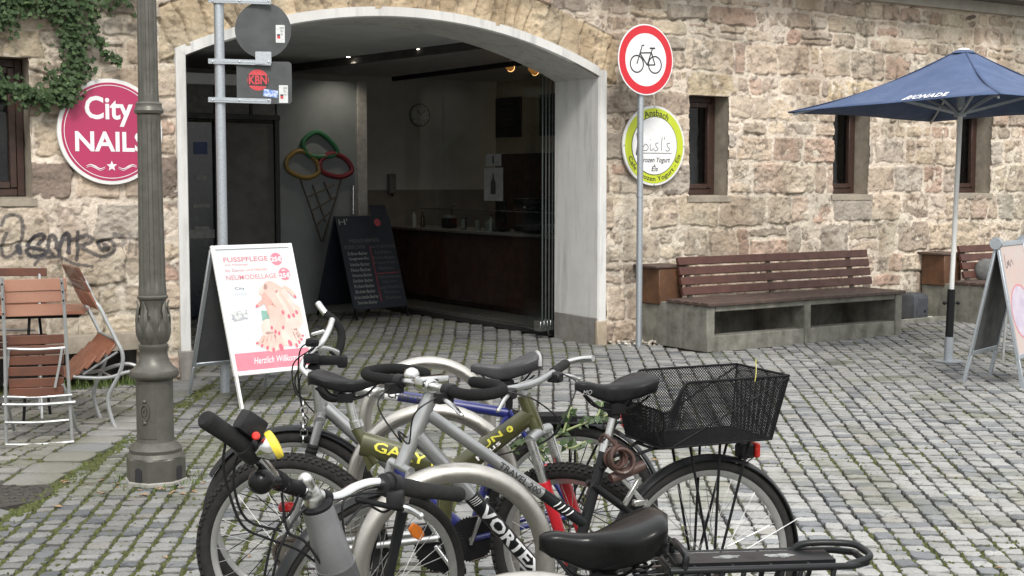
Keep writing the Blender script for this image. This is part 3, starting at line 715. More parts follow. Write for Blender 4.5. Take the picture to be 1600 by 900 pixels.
mb = MB(); mb.loft([[wp(s, -.014, max(z, .26)) for s, z in pin], [wp(s, .3, max(z, .26)) for s, z in pin], [wp(s, DT, max(z, .26)) for s, z in pin]], caps=False, closed=False); obj('arch_reveal', mb, M_plaster, BT, ang=50)
for sa in (IW + .012, AW - IW - .012):
    mb = MB(); sg = 1 if sa > 2 else -1
    mb.box(wp(sa + sg * .05, (DT - .02) / 2, .115), (.114, DT + .02, .29), (U, N, Z3)); obj('jamb_base', mb, M_plasterb, BT, bevel=.008)
    for zz, ww in ((.0, .0),):
        mb = MB(); mb.box(wp(sa + sg * .045, -.02, .10), (.125, .05, .26), (U, N, Z3)); obj('jamb_foot', mb, M_plasterb if sg < 0 else M_stone, BT, bevel=.012)
mb = MB()                                                  # back face of the arch wall, seen from inside
pp = shrink(.012); mb.loft([[wp(s, DT, z) for s, z in pp], [wp(-.6 if s < .2 else AW + .6 if s > AW - .2 else s, DT, 3.4 if z > 2.5 else z) for s, z in pp]], caps=False, closed=False); obj('arch_back', mb, M_plaster, BT, smooth=False)

# passage: side walls, end wall, ceilings, beam
M_ceil = pm('passage_ceiling', (.76, .77, .77), (.68, .69, .69), rough=.9, scale=3)
M_ceil2 = pm('cafe_ceiling', (.70, .71, .71), (.62, .63, .63), rough=.9, scale=3)
M_endw = pm('grey_passage_wall', (.175, .19, .192), (.15, .163, .165), rough=.85, scale=3)
M_grey2 = pm('dark_grey_panel', (.085, .082, .076), (.065, .062, .058), rough=.6, scale=5)
M_cafe = pm('cafe_wall', (.62, .61, .58), (.54, .53, .5), rough=.85, scale=3)
M_dado = pm('cafe_dado', (.26, .235, .20), (.21, .19, .165), rough=.7, scale=5)
M_wood2 = pm('counter_wood', (.065, .028, .018), (.036, .016, .011), rough=.45, scale=8)
TE, TC, SB = 4.3, 6.6, 7.3
def quadw(name, pts, m, parent=BT):
    mb = MB(); mb.add([wp(*p) for p in pts], [(0, 1, 2, 3)]); return obj(name, mb, m, parent, smooth=False)
quadw('passage_side_wall', [(.0, DT, 0), (.0, TC, 0), (.0, TC, 3.2), (.0, DT, 3.2)], M_endw)
def cz_(t): return 3.03
quadw('passage_ceiling', [(-.3, DT - .02, cz_(DT - .02)), (2.95, DT - .02, cz_(DT - .02)), (2.95, TC + .2, cz_(TC + .2)), (-.3, TC + .2, cz_(TC + .2))], M_ceil)
quadw('cafe_ceiling', [(2.95, DT + .002, cz_(DT)), (SB + .2, DT + .002, cz_(DT)), (SB + .2, TC + .2, cz_(TC + .2)), (2.95, TC + .2, cz_(TC + .2))], M_ceil2)
mb = MB(); mb.bar(wp(3.92, DT + .02, cz_(DT) - .03), wp(3.36, TC - .05, cz_(TE) - .03), .09, .10); obj('ceiling_beam', mb, M_grey2, BT, smooth=False)
mb = MB(); mb.box(wp(1.3, TE - .06, 2.72), (2.96, .12, .12), (U, N, Z3)); obj('ceiling_bulkhead', mb, M_ceil2, BT, smooth=False)
mb = MB(); mb.box(wp(3.33, TE + .05, 1.38), (1.12, .1, 2.76), (U, N, Z3)); obj('end_wall', mb, M_endw, BT, smooth=False)
mb = MB(); mb.box(wp(3.86, TE - .01, 1.39), (.13, .06, 2.78), (U, N, Z3)); obj('corner_post', mb, pm('pale_post', (.33, .32, .30), rough=.7), BT, bevel=.004)
mb = MB(); mb.box(wp(1.35, TE + .06, 2.52), (2.8, .1, .46), (U, N, Z3)); obj('transom_panel', mb, pm('passage_panel', (.15, .145, .135), (.12, .115, .11), rough=.8), BT, smooth=False)
fr = MB()
for s in (.3, 1.62, 2.02, 2.76): fr.box(wp(s, TE + .0, 1.14), (.06, .05, 2.28), (U, N, Z3))
fr.box(wp(1.5, TE - .001, 2.31), (2.6, .055, .06), (U, N, Z3))
for s in (1.62, 2.02, 2.45): fr.box(wp(s, TE - .0, 2.5), (.035, .03, .34), (U, N, Z3))
dr = obj('shop_door', fr, pm('black_door_frame', (.012, .012, .014), rough=.5), BT, bevel=.004)
mb = MB(); mb.box(wp(2.40, TE + .03, 1.14), (.66, .03, 2.2), (U, N, Z3)); obj('door_panel', mb, M_grey2, dr, smooth=False)
mb = MB(); mb.box(wp(.95, TE + .03, 1.14), (1.2, .03, 2.2), (U, N, Z3)); obj('dark_panel', mb, M_dark, dr, smooth=False)
mb = MB(); mb.box(wp(1.82, TE + .02, 1.14), (.36, .012, 2.2), (U, N, Z3)); obj('door_glass', mb, pm('blue_black_glass', (.012, .016, .026), rough=.08, spec=.6), dr, smooth=False)
for z, w, hh, m in ((1.95, .16, .14, 0), (1.62, .14, .05, 1), (1.3, .2, .04, 1), (1.05, .18, .03, 1), (.98, .3, .10, 1)):
    mb = MB(); mb.box(wp(1.84, TE + .010, z), (w, .006, hh), (U, N, Z3)); obj('door_sticker', mb, (pm('blue_sticker', (.03, .06, .18), rough=.5), pm('grey_sticker', (.22, .22, .22), rough=.5))[m], dr, smooth=False)
# cafe interior
mb = MB(); mb.box(wp(3.6, TC + .05, 2.25), (8., .1, 1.60), (U, N, Z3)); obj('cafe_end_wall', mb, M_cafe, BT, smooth=False)
mb = MB(); mb.box(wp(3.6, TC + .05, .72), (8., .104, 1.455), (U, N, Z3)); obj('cafe_dado', mb, M_dado, BT, smooth=False)
mb = MB(); mb.box(wp(SB + .05, 3.6, 2.51), (.1, 6.6, 1.07), (U, N, Z3)); obj('cafe_side_wall', mb, pm('warm_cafe_wall', (.40, .37, .32), (.33, .31, .27), rough=.8), BT, smooth=False)
mb = MB(); mb.box(wp(SB + .04, 3.6, 1.0), (.12, 6.6, 1.94), (U, N, Z3)); obj('wood_panelling', mb, M_wood2, BT, smooth=False)
quadw('cafe_front_wall', [(AW + .02, DT + .05, 0), (SB, DT + .05, 0), (SB, DT + .05, 3.02), (AW + .02, DT + .05, 3.02)], M_cafe)
quadw('cafe_floor', [(4.30, DT, .012), (SB, DT, .012), (SB, TC, .012), (4.30, TC, .012)], pm('cafe_floor_tiles', (.16, .15, .14), (.12, .115, .11), rough=.4))
mb = MB(); mb.box(wp(4.24, 2.55, .03), (.14, 3.5, .06), (U, N, Z3)); obj('threshold', mb, pm('threshold_metal', (.05, .05, .05), rough=.5, metal=.5), BT, bevel=.006)
# roof edge and gutter at the top of the wall
mb = MB(); mb.box(wp(5.5, -.035, 3.615), (23, .10, .12), (U, N, Z3)); obj('cornice', mb, pm('cornice_plaster', (.42, .39, .34), (.28, .26, .225), rough=.9, scale=5, amt=.9, bump=.6), BT, smooth=False)
mb = MB(); mb.box(wp(5.5, -.10, 3.70), (23, .5, .05), (U, N, Z3)); obj('eaves_board', mb, pm('eaves_wood', (.10, .09, .085), (.07, .064, .06), rough=.8), BT, smooth=False)
mb = MB(); mb.tube([wp(-6, -.40, 3.74), wp(17, -.40, 3.74)], .07, 12); obj('gutter', mb, pm('zinc', (.30, .31, .32), (.2, .2, .21), rough=.5, metal=.6), BT)
mb = MB(); mb.add([wp(-6, -.42, 3.80), wp(17, -.42, 3.80), wp(17, 4.5, 7.2), wp(-6, 4.5, 7.2)], [(0, 1, 2, 3)]); mb.add([wp(-6, -.42, 3.76), wp(17, -.42, 3.76), wp(17, 4.5, 7.16), wp(-6, 4.5, 7.16)], [(3, 2, 1, 0)]); obj('roof', mb, pm('roof_tiles', (.20, .09, .06), (.12, .055, .04), rough=.9, scale=20), BT, smooth=False)
mb = MB(); mb.box(wp(5.5, 7.4, 1.9), (23, .1, 4.2), (U, N, Z3)); mb.box(wp(-5.5, 3.7, 1.9), (.1, 7.3, 4.2), (U, N, Z3)); mb.box(wp(17, 3.7, 1.9), (.1, 7.3, 4.2), (U, N, Z3)); obj('back_wall', mb, M_stoneg, BT, smooth=False)

# ------------------------------------------------------------------ things fixed to or standing by the wall
M_mag = pm('magenta_sign_paint', (.40, .032, .105), (.36, .029, .093), rough=.4, scale=3, amt=.6)
def disc(mb, o, X, Y, r, th, n=64, sx=1., sy=1., back=0.): mb.prism([(r * sx * math.cos(2 * math.pi * k / n), r * sy * math.sin(2 * math.pi * k / n)) for k in range(n)], o, X, Y, th, back)
FX, FN = U, -N                                              # on the facade: right and outward
def facade(s, z, t): return wp(s, t, z)
# nail studio sign
cs = facade(-.535, 1.962, -.05)
sg = thing('round_shop_sign', 'round pink nail studio sign with white lettering and star on the stone wall', 'sign', tuple(cs))
mb = MB(); disc(mb, cs, FX, Z3, .405, .014, 72, back=.012); obj('white_rim', mb, M_white, sg, bevel=.003)
mb = MB(); disc(mb, cs + FN * .0145, FX, Z3, .375, .002, 72); obj('pink_face', mb, M_mag, sg)
mb = MB(); of = cs + FN * .017
mb.ring2(.352, .357, of, FX, Z3, .0015, 72)
obj('ring_line', mb, M_wht_ink, sg)
mb = MB(); text_on(mb, 'City', of + FX * -.012 + Z3 * .155, FX, Z3, w=.37, h=.23, bold=.022); obj('sign_lettering', mb, M_wht_ink, sg, smooth=False)
mb = MB(); text_on(mb, 'NAILS', of + FX * .0 + Z3 * -.075, FX, Z3, w=.55, h=.155, bold=.024); obj('sign_lettering', mb, M_wht_ink, sg, smooth=False)
mb = MB(); star = [((.042 if k % 2 == 0 else .018) * math.cos(math.pi / 2 + k * math.pi / 5), (.042 if k % 2 == 0 else .018) * math.sin(math.pi / 2 + k * math.pi / 5)) for k in range(10)]
mb.prism(star, of + Z3 * -.262, FX, Z3, .0012); obj('star', mb, M_wht_ink, sg, smooth=False)
for sgn in (-1, 1):
    mb = MB()
    for dy, am in ((0, 1), (-.012, .6)):
        c = cr([(sgn * .05, -.268 + dy, 0), (sgn * .09, -.282 + dy, 0), (sgn * .13, -.262 + dy, 0), (sgn * .165, -.25 + dy, 0), (sgn * .195, -.262 + dy, 0)], 6)
        mb.stroke([(q.x, q.y) for q in c], [.010 * am * (1 - abs(2 * i / (len(c) - 1) - 1) * .7) for i in range(len(c))], of, FX, Z3, .0012)
    obj('flourish', mb, M_wht_ink, sg, smooth=False)
# yogurt cafe sign
cs = facade(4.835, 1.927, -.055)
sg = thing('round_cafe_sign', 'round lime green and white ice cream cafe sign on the wall behind the pole', 'sign', tuple(cs))
M_lime = pm('lime_sign_paint', (.50, .58, .03), (.46, .53, .028), rough=.4, scale=3, amt=.5)
mb = MB(); disc(mb, cs, FX, Z3, .392, .012, 72, back=.012); obj('white_rim', mb, M_white, sg, bevel=.003)
mb = MB(); disc(mb, cs + FN * .0125, FX, Z3, .368, .002, 72); obj('lime_ring', mb, M_lime, sg)
mb = MB(); disc(mb, cs + FN * .015, FX, Z3, .288, .002, 72); obj('black_ring', mb, M_ink, sg)
mb = MB(); disc(mb, cs + FN * .0172, FX, Z3, .281, .002, 72); obj('white_face', mb, M_wht_ink, sg)
of = cs + FN * .0195; og = cs + FN * .0150
mb = MB(); text_arc(mb, 'Ansbach', og, FX, Z3, .322, math.radians(86), 1.0, .062, bold=.012); obj('rim_lettering', mb, M_ink, sg, smooth=False)
mb = MB(); text_arc(mb, 'Cafe  Frozen Yogurt - Eis', og, FX, Z3, .330, math.radians(-88), 2.55, .062, inside=True, bold=.012); obj('rim_lettering', mb, M_ink, sg, smooth=False)
mb = MB()                                                    # thin hand-drawn name
def pen(mb, pts, w, o, sc=1.): mb.stroke([(q.x, q.y) for q in cr([(a * sc, b * sc, 0) for a, b in pts], 6)], w, o, FX, Z3, .0012)
pen(mb, [(-.225, .12), (-.215, .02), (-.23, -.085), (-.20, -.06), (-.16, -.055)], .016, of)
for k in range(1):
    pen(mb, [(-.15, -.02), (-.12, .015), (-.085, -.01), (-.10, -.045), (-.145, -.045), (-.15, -.015)], .006, of)
    pen(mb, [(-.06, .02), (-.055, -.04), (-.03, -.04), (-.01, -.02)], .006, of); pen(mb, [(-.058, .055), (-.054, .062)], .008, of)
    pen(mb, [(.045, .03), (.01, .02), (.02, -.01), (.04, -.03), (.015, -.05), (-.01, -.04)], .006, of)
    pen(mb, [(.095, .085), (.082, .02), (.085, -.045)], .006, of); pen(mb, [(.125, .09), (.118, .06)], .006, of)
    pen(mb, [(.195, .03), (.155, .02), (.165, -.01), (.19, -.03), (.165, -.05), (.135, -.04)], .006, of)
obj('name_lettering', mb, M_ink, sg, smooth=False)
mb = MB(); mb.stroke([(-.205, -.072), (.215, -.072)], .006, of, FX, Z3, .0012); obj('underline', mb, M_ink, sg, smooth=False)
mb = MB(); text_on(mb, 'Frozen Yogurt', of + Z3 * -.145 + FX * .01, FX, Z3, w=.37, h=.066, shear=.25, bold=.012); obj('sign_lettering', mb, M_ink, sg, smooth=False)
mb = MB(); text_on(mb, '&', of + Z3 * -.192 + FX * .0, FX, Z3, h=.026); obj('sign_lettering', mb, M_ink, sg, smooth=False)
mb = MB(); text_on(mb, 'Eis', of + Z3 * -.225 + FX * .0, FX, Z3, w=.085, h=.05, shear=.25, bold=.012); obj('sign_lettering', mb, M_ink, sg, smooth=False)
for k in range(4):
    a = k * math.pi / 2; mb = MB(); mb.ball(cs + FN * .014 + FX * (.38 * math.cos(a)) + Z3 * (.38 * math.sin(a)), .008, n=8, m=5); obj('screw', mb, M_galv, sg)

# no cycling sign on its pole
pb = G(998, 541); pb.z = 0
ps = thing('traffic_sign', 'round no cycling traffic sign with red border on a slim steel pole', 'traffic sign', tuple(pb))
mb = MB(); mb.tube([pb - Z3 * .1, pb + Z3 * 3.02], .030, 20); obj('pole', mb, M_galv, ps)
mb = MB(); mb.lathe([(.034, 0), (.034, .03)], pb + Z3 * 1.43, n=20); obj('pole_band', mb, M_galv, ps)
sc_ = P(1003, 93, pb.y - .05); SX = U; SN = -N; sc_ = V((pb.x, pb.y, sc_.z)) + SN * .045 + SX * .022
mb = MB(); disc(mb, sc_, SX, Z3, .332, .003, 72, back=.002); obj('white_edge', mb, M_wht_ink, ps)
mb = MB(); mb.ring2(.248, .320, sc_ + SN * .0035, SX, Z3, .0015, 72); obj('red_border', mb, pm('sign_red', (.58, .018, .03), (.52, .016, .027), rough=.4), ps)
mb = MB(); mb.lathe([(.27, -.004), (.30, -.006), (.33, -.004)], sc_ - SN * .0, SN, n=64); obj('sign_back', mb, M_galv, ps)
mb = MB(); o_ = sc_ + SN * .0042; SX_, SZ_ = SX * 1.24, Z3 * 1.24
for cx, in ((-.088,), (.088,)): mb.ring2(.058, .068, o_ + SX_ * cx - SZ_ * .035, SX_, SZ_, .001, 32)
def bl(pts, w): mb.stroke(pts, w, o_, SX_, SZ_, .0014)
bl([(-.088, -.035), (-.045, .085), (-.04, .105), (-.018, .108)], .010); bl([(-.062, .048), (.055, .055)], .010); bl([(-.062, .048), (.012, -.04)], .010)
bl([(.012, -.04), (.062, .085)], .010); bl([(.035, .088), (.088, .09)], .012); bl([(.012, -.04), (.088, -.035)], .010); bl([(.088, -.035), (.053, .055)], .010)
obj('bicycle_symbol', mb, M_ink, ps, smooth=False)

# sign pole on the left, seen from behind
pb = V((-2.166, 10.217, 0))
ps = thing('sign_post', 'galvanised post with the grey backs of a round and a square sign clamped beside it', 'traffic sign', tuple(pb))
mb = MB(); mb.tube([pb - Z3 * .1, pb + Z3 * 3.6], .037, 20); obj('pole', mb, M_galv, ps)
M_signback = pm('sign_back_grey', (.070, .074, .076), (.056, .060, .062), rough=.6, metal=.2, scale=8)
D1 = V((.99, .12, 0)).normalized(); DN = V((.12, -.99, 0)).normalized()
rc_ = P(411, 47, 10.2); mb = MB(); disc(mb, rc_ - DN * .01, D1, Z3, .205, .004, 56); obj('round_sign', mb, M_signback, ps)
q0, q1 = P(371, 162, 10.2), P(455, 96, 10.2); cq = (q0 + q1) / 2; hw, hh = (q1.x - q0.x) / 2, (q1.z - q0.z) / 2
def rrect(w, h, r, n=6):
    o = []
    for cx, cy, a in ((w - r, h - r, 0), (-w + r, h - r, 90), (-w + r, -h + r, 180), (w - r, -h + r, 270)):
        for k in range(n + 1): t = math.radians(a + 90 * k / n); o.append((cx + r * math.cos(t), cy + r * math.sin(t)))
    return o
mb = MB(); mb.prism(rrect(hw, hh, .028), cq - DN * .01, D1, Z3, .004); sq = obj('square_sign', mb, M_signback, ps)
for yy_, x1_ in ((1, 424), (96, 424), (156, 424)):
    a = P(326, yy_, 10.2); b = P(x1_, yy_ + 3, 10.2); mb = MB(); mb.bar(a + DN * .030, b + DN * .030 , .008, .038); mb.bar(a + DN * .034, b + DN * .034, .004, .012)
    cl = obj('clamp_bar', mb, M_galv, ps, bevel=.002)
    mb = MB(); mb.lathe([(.043, -.022), (.043, .022)], V((pb.x, pb.y, a.z)), n=20); obj('clamp_ring', mb, M_galv, cl)
    for xx in (333, 375, 420):
        c = P(xx, yy_ + 1, 10.2) + DN * .036; mb = MB(); mb.ball(c, .008, n=8, m=5); obj('bolt', mb, M_chrome, cl)
mb = MB(); mb.prism(rrect(.058, .045, .006), P(412, 91, 10.2) + DN * .036, D1, Z3, .003); obj('clamp_plate', mb, M_galv, ps)
def onsign(px, py, o):
    d = ray(px, py); return CAM + d * ((o - CAM).dot(DN) / d.dot(DN))
def sticker(parent, px, py, w, h, m, depth=10.2, off=.0, rot=0.):
    c = onsign(px, py, (rc_ if py < 90 else cq) - DN * .006) + DN * (off + .0004); X = D1 * math.cos(rot) + Z3 * math.sin(rot); Y = Z3 * math.cos(rot) - D1 * math.sin(rot)
    mb = MB(); mb.prism(rrect(w / 2, h / 2, .004), c, X, Y, .0008); return obj('sticker', mb, m, parent, smooth=False), c + DN * .001, X, Y
M_stw = pm('white_sticker', (.62, .63, .62), (.5, .52, .52), rough=.5, scale=40)
M_str = pm('red_sticker', (.55, .06, .07), (.45, .04, .05), rough=.5, scale=30); M_stb = pm('blue_sticker2', (.12, .22, .55), (.5, .55, .7), rough=.5, scale=60, amt=.2)
for (px, py) in ((438, 53), (443, 147)):
    st, c, X, Y = sticker(ps, px, py, .066, .13, M_stw)
    mb = MB(); mb.box(c + X * -.012 + Y * -.02, (.022, .03, .0012), (X, Y, DN)); mb.m(1).box(c + X * -.012 + Y * -.008, (.022, .012, .0014), (X, Y, DN)); obj('sticker_print', mb, [M_str, M_ink], st, smooth=False)
    mb = MB(); text_on(mb, 'KOMM\nEG 4\nInfo', c + X * .012 + Y * .02, X, Y, w=.03, h=.06, off=.0008); obj('sticker_print', mb, M_ink, st, smooth=False)
kc = onsign(403, 125, cq - DN * .0056); mb = MB(); disc(mb, kc, D1, Z3, .078, .0008, 32); k_ = obj('sticker', mb, M_str, ps, smooth=False)
mb = MB(); mb.prism([(-.074, -.04), (.074, -.046), (.072, .032), (-.074, .038)], kc + DN * .001, D1, Z3, .0008); obj('sticker_band', mb, M_ink, k_, smooth=False)
mb = MB(); text_on(mb, 'KBN', kc + DN * .002, D1, Z3, w=.132, h=.064, bold=.03); obj('sticker_lettering', mb, M_str, k_, smooth=False)
st, c, X, Y = sticker(ps, 423, 146, .105, .052, M_stb, rot=-.12); mb = MB(); text_on(mb, 'EFD', c + X * .028, X, Y, w=.03, h=.014); obj('sticker_lettering', mb, M_wht_ink, st, smooth=False)

# ------------------------------------------------------------------ lamp post
M_lamp = pm('green_grey_iron', (.112, .108, .092), (.066, .064, .054), rough=.45, metal=.35, scale=16, amt=.8, bump=.25, bscale=60)
lp = thing('street_lamp', 'old fluted cast iron lamp post with a leafy collar and octagonal foot', 'street lamp', tuple(LP))
def flut(nf, amp, z0=None, z1=None):
    return lambda a, h: 1 - amp * max(0, math.cos(nf * a)) ** .5 if (z0 is None or z0 < h < z1) else 1
mb = MB(); mb.lathe([(.165, 0), (.165, .022), (.158, .03)], LP, n=8); obj('foot_plate', mb, pm('stone_plinth', (.3, .29, .26), rough=.9), lp, smooth=False)
mb = MB(); mb.lathe([(.158, .02), (.158, .185), (.150, .20)], LP, n=8); ob = obj('octagonal_foot', mb, M_lamp, lp, smooth=False, bevel=.006)
for a in (-math.pi * 5 / 8, -math.pi * 1 / 8):
    d = V((math.cos(a), math.sin(a), 0)); r_ = V((-d.y, d.x, 0)); mb = MB()
    mb.prism([(-.02, -.05), (.02, -.05), (.02, .03), (.014, .045), (0, .052), (-.014, .045), (-.02, .03)], LP + d * .1475 + Z3 * .085, r_, Z3, .004, .02); obj('foot_opening', mb, M_dark, ob, smooth=False)
mb = MB(); mb.lathe([(.150, .195), (.135, .215), (.138, .23), (.122, .245), (.100, .26), (.096, .28), (.096, .60), (.104, .61), (.124, .625), (.130, .645), (.124, .668), (.108, .678), (.098, .69), (.082, .71), (.072, .745), (.070, .775), (.076, .785), (.076, .80), (.066, .808)], LP, n=40); pd = obj('pedestal', mb, M_lamp, lp)
d = V((-.28, -.96, 0)).normalized(); r_ = V((-d.y, d.x, 0)); mb = MB()
def curved(mb, w, z0, z1, r0, r1, n=8):
    rows = []
    for k in range(n + 1):
        a = -w / 2 / r0 + w / r0 * k / n; e = d * math.cos(a) + r_ * math.sin(a)
        rows.append([LP + e * (r0 - .002) + Z3 * z0, LP + e * r1 + Z3 * (z0 + .004), LP + e * r1 + Z3 * (z1 - .004), LP + e * (r0 - .002) + Z3 * z1])
    mb.loft(rows, caps=True, closed=True)
curved(mb, .110, .275, .585, .096, .0995); obj('inspection_door', mb, M_lamp, pd)
mb = MB(); mb.ring2(.020, .028, LP + d * .100 + Z3 * .43, r_, Z3, .006, 24, sx=1., sy=1.9); mb.ring2(.008, .014, LP + d * .100 + Z3 * .43, r_, Z3, .006, 16, sx=1, sy=1.7); mb.ball(LP + d * .101 + Z3 * .49, .012, n=8, m=6); mb.ball(LP + d * .101 + Z3 * .37, .012, n=8, m=6)
obj('door_ornament', mb, M_lamp, pd)
mb = MB(); mb.lathe([(.066, .80), (.074, .83), (.080, .86), (.082, .89), (.078, .93), (.068, .97), (.064, 1.00), (.066, 1.03), (.071, 1.05)], LP, n=32)
for row, (nl, z0, z1, ph) in enumerate(((8, .815, .965, 0), (8, .835, 1.04, .39))):
    for k in range(nl):                                     # acanthus leaves
        a = ph + k * 6.283 / nl; e = V((math.cos(a), math.sin(a), 0)); tg = V((-e.y, e.x, 0)); L = []
        for i in range(9):
            t = i / 8; z = z0 + (z1 - z0) * t; rad_ = .070 + .016 * math.sin(min(1, t * 1.15) * math.pi) + .012 * t ** 6; w = .026 * math.sin((.12 + .88 * t) * math.pi) ** .7 * (1 + .22 * math.sin(t * 26))
            L.append([LP + e * (rad_ - .004) - tg * w + Z3 * z, LP + e * (rad_ + .005) - tg * w * .45 + Z3 * z, LP + e * (rad_ + .002) + Z3 * z, LP + e * (rad_ + .005) + tg * w * .45 + Z3 * z, LP + e * (rad_ - .004) + tg * w + Z3 * z])
        mb.loft(L, caps=False, closed=False)
obj('leaf_collar', mb, M_lamp, lp)
mb = MB(); mb.lathe([(.070, 1.045), (.078, 1.052), (.080, 1.064), (.074, 1.072)], LP, n=32); obj('collar_ring', mb, M_lamp, lp)
mb = MB(); pr = [(.072, 1.07), (.072, 1.10)] + [(.069 - .010 * k / 20, 1.12 + .80 * k / 20) for k in range(21)] + [(.060, 1.94), (.060, 1.97)]
mb.lathe(pr, LP, n=96, flute=flut(12, .085, 1.105, 1.925)); obj('lower_shaft', mb, M_lamp, lp)
mb = MB(); mb.lathe([(.060, 1.965), (.072, 1.972), (.076, 1.985), (.070, 1.998), (.066, 2.005), (.068, 2.02), (.060, 2.03)], LP, n=32); obj('shaft_ring', mb, M_lamp, lp)
mb = MB(); pr = [(.053, 2.02), (.053, 2.06)] + [(.0515 - .008 * k / 16, 2.08 + 1.9 * k / 16) for k in range(17)] + [(.045, 4.0)]
mb.lathe(pr, LP, n=96, flute=flut(12, .085, 2.07, 3.97)); obj('upper_shaft', mb, M_lamp, lp)
mb = MB(); mb.lathe([(.05, 4.0), (.09, 4.05), (.06, 4.10), (.14, 4.16), (.22, 4.55), (.25, 4.57), (.06, 4.78), (.02, 4.9)], LP, n=6); obj('lantern', mb, M_lamp, lp, smooth=False)

def walk(o):
    for c in o.children: yield c; yield from walk(c)
bpy.context.view_layer.update()
for c in walk(lp):                                          # heights measured on the photograph
    n_ = len(c.data.vertices); co = np.empty(n_ * 3, np.float32); c.data.vertices.foreach_get('co', co); co = co.reshape(-1, 3)
    co[:, 2] = np.interp(co[:, 2], [0, .2, .28, .60, .645, .69, .80, 1.05, 1.08, 1.985, 5], [0, .145, .245, .545, .575, .62, .73, .975, 1.0, 1.955, 4.97]); c.data.vertices.foreach_set('co', co.ravel()); c.data.update()

# ------------------------------------------------------------------ bench and its neighbour
M_slat = pm('brown_bench_slat', (.092, .033, .022), (.052, .020, .014), rough=.55, scale=9, amt=.9, bump=.3, bscale=60, detail=7)
M_seatw = pm('weathered_seat_wood', (.10, .062, .048), (.04, .026, .022), rough=.6, scale=14, amt=.9, bump=.4)
M_endw2 = pm('ochre_wood_panel', (.12, .055, .025), (.07, .032, .015), rough=.6, scale=7, bump=.3)
def make_bench(s0, s1, label, cut=True):
    c = wp((s0 + s1) / 2, -.55, 0); b = thing('bench', label, 'bench', tuple(c))
    L = s1 - s0; ax = (U, N, Z3); mid = s0 + L * .49
    mb = MB()
    for sa, w in ((s0 + .05, .10), (mid, .09), (s1 - .05, .10)): mb.box(wp(sa, -.66, .205), (w, .76, .43), ax)
    mb.box(wp((s0 + s1) / 2, -.955, .06), (L - .02, .15, .16), ax)
    mb.box(wp((s0 + s1) / 2, -.99, .395), (L - .21, .09, .06), ax)
    mb.box(wp((s0 + s1) / 2, -.30, .205), (L - .21, .06, .42), ax); mb.box(wp((s0 + s1) / 2, -.62, -.0), (L - .21, .5, .02), ax)
    mb.box(wp(s0 + .31, -.165, .195), (.62, .25, .39), ax); mb.box(wp(s1 - .31, -.165, .195), (.62, .25, .39), ax)
    obj('concrete_base', mb, M_conc, b, bevel=.008)
    mb = MB()
    for k in range(5): mb.box(wp((s0 + s1) / 2 + .0, -1.02 + .125 * k, .437), (L + .03, .108, .032), ax)
    obj('seat', mb, M_seatw, b, bevel=.004)
    bx = (U, (N * .97 - Z3 * .20).normalized(), (Z3 * .97 + N * .20).normalized())
    mb = MB()
    for k in range(4): mb.box(wp((s0 + s1) / 2 + .17, -.47 + .024 * k, .515 + .096 * k), (L - .02, .040, .078), bx)
    obj('backrest', mb, M_slat, b, bevel=.004)
    for q in (.12, .53, .97):
        mb = MB(); mb.bar(wp(s0 + L * q, -.43, .43), wp(s0 + L * q, -.345, .80), .03, .05, up=U); obj('backrest_bracket', mb, pm('bracket_steel', (.35, .33, .27), rough=.6, metal=.4), b)
    mb = MB(); mb.box(wp(s0 + .13, -.21, .565), (.30, .32, .345), ax); obj('side_panel', mb, M_endw2, b, bevel=.006)
    mb = MB(); mb.box(wp(s0 + .12, -.20, .752), (.37, .37, .026), ax); obj('side_cap', mb, M_seatw, b, bevel=.006)
    return b
make_bench(4.68, 7.36, 'long brown slatted bench on a concrete base beside the archway')
make_bench(8.86, 11.5, 'brown slatted bench on concrete half hidden behind the umbrella pole and display board')
# something left lying on the far bench
cp = P(1541, 420, 15.6)
cu_ = thing('grey_cushion', 'small grey bag left on the far right bench', 'bag', tuple(cp - Z3 * .16))
mb = MB(); mb.ball(cp - Z3 * .02, .14, (1, .6, 1.0), 16, 10); obj('bag_body', mb, pm('grey_fabric', (.13, .13, .125), (.09, .09, .09), rough=.95, bump=.4), cu_)
# dark utility box
bx0 = wp(8.46, -.26, 0)
bt = thing('utility_box', 'small dark grey utility box standing on the gravel between the benches', 'box', tuple(bx0))
M_dgrey = pm('dark_grey_plastic', (.055, .06, .068), (.04, .044, .05), rough=.55)
mb = MB(); ax = (U, N, Z3); mb.loft([[bx0 + U * (a * .125) + N * (b * .11) + Z3 * .03 for a, b in ((-1, -1), (1, -1), (1, 1), (-1, 1))], [bx0 + U * (a * .125) + N * (b * .11) + Z3 * .30 for a, b in ((-1, -1), (1, -1), (1, 1), (-1, 1))], [bx0 + U * (a * .09 ) + N * (b * .07 + .03) + Z3 * .325 for a, b in ((-1, -1), (1, -1), (1, 1), (-1, 1))]]); obj('housing', mb, M_dgrey, bt, bevel=.008)
mb = MB(); mb.box(bx0 - N * .113 + Z3 * .17 + U * .02, (.18, .006, .20), ax); lid = obj('front_cover', mb, M_dgrey, bt, bevel=.003)
mb = MB(); mb.ball(bx0 - N * .118 + Z3 * .12 + U * .06, .014, n=10, m=6); obj('lock', mb, M_blackm, lid)
for a in (-1, 1):
    mb = MB(); mb.box(bx0 + U * (a * .09) + Z3 * .015, (.04, .18, .04), ax); obj('foot', mb, M_blackm, bt)

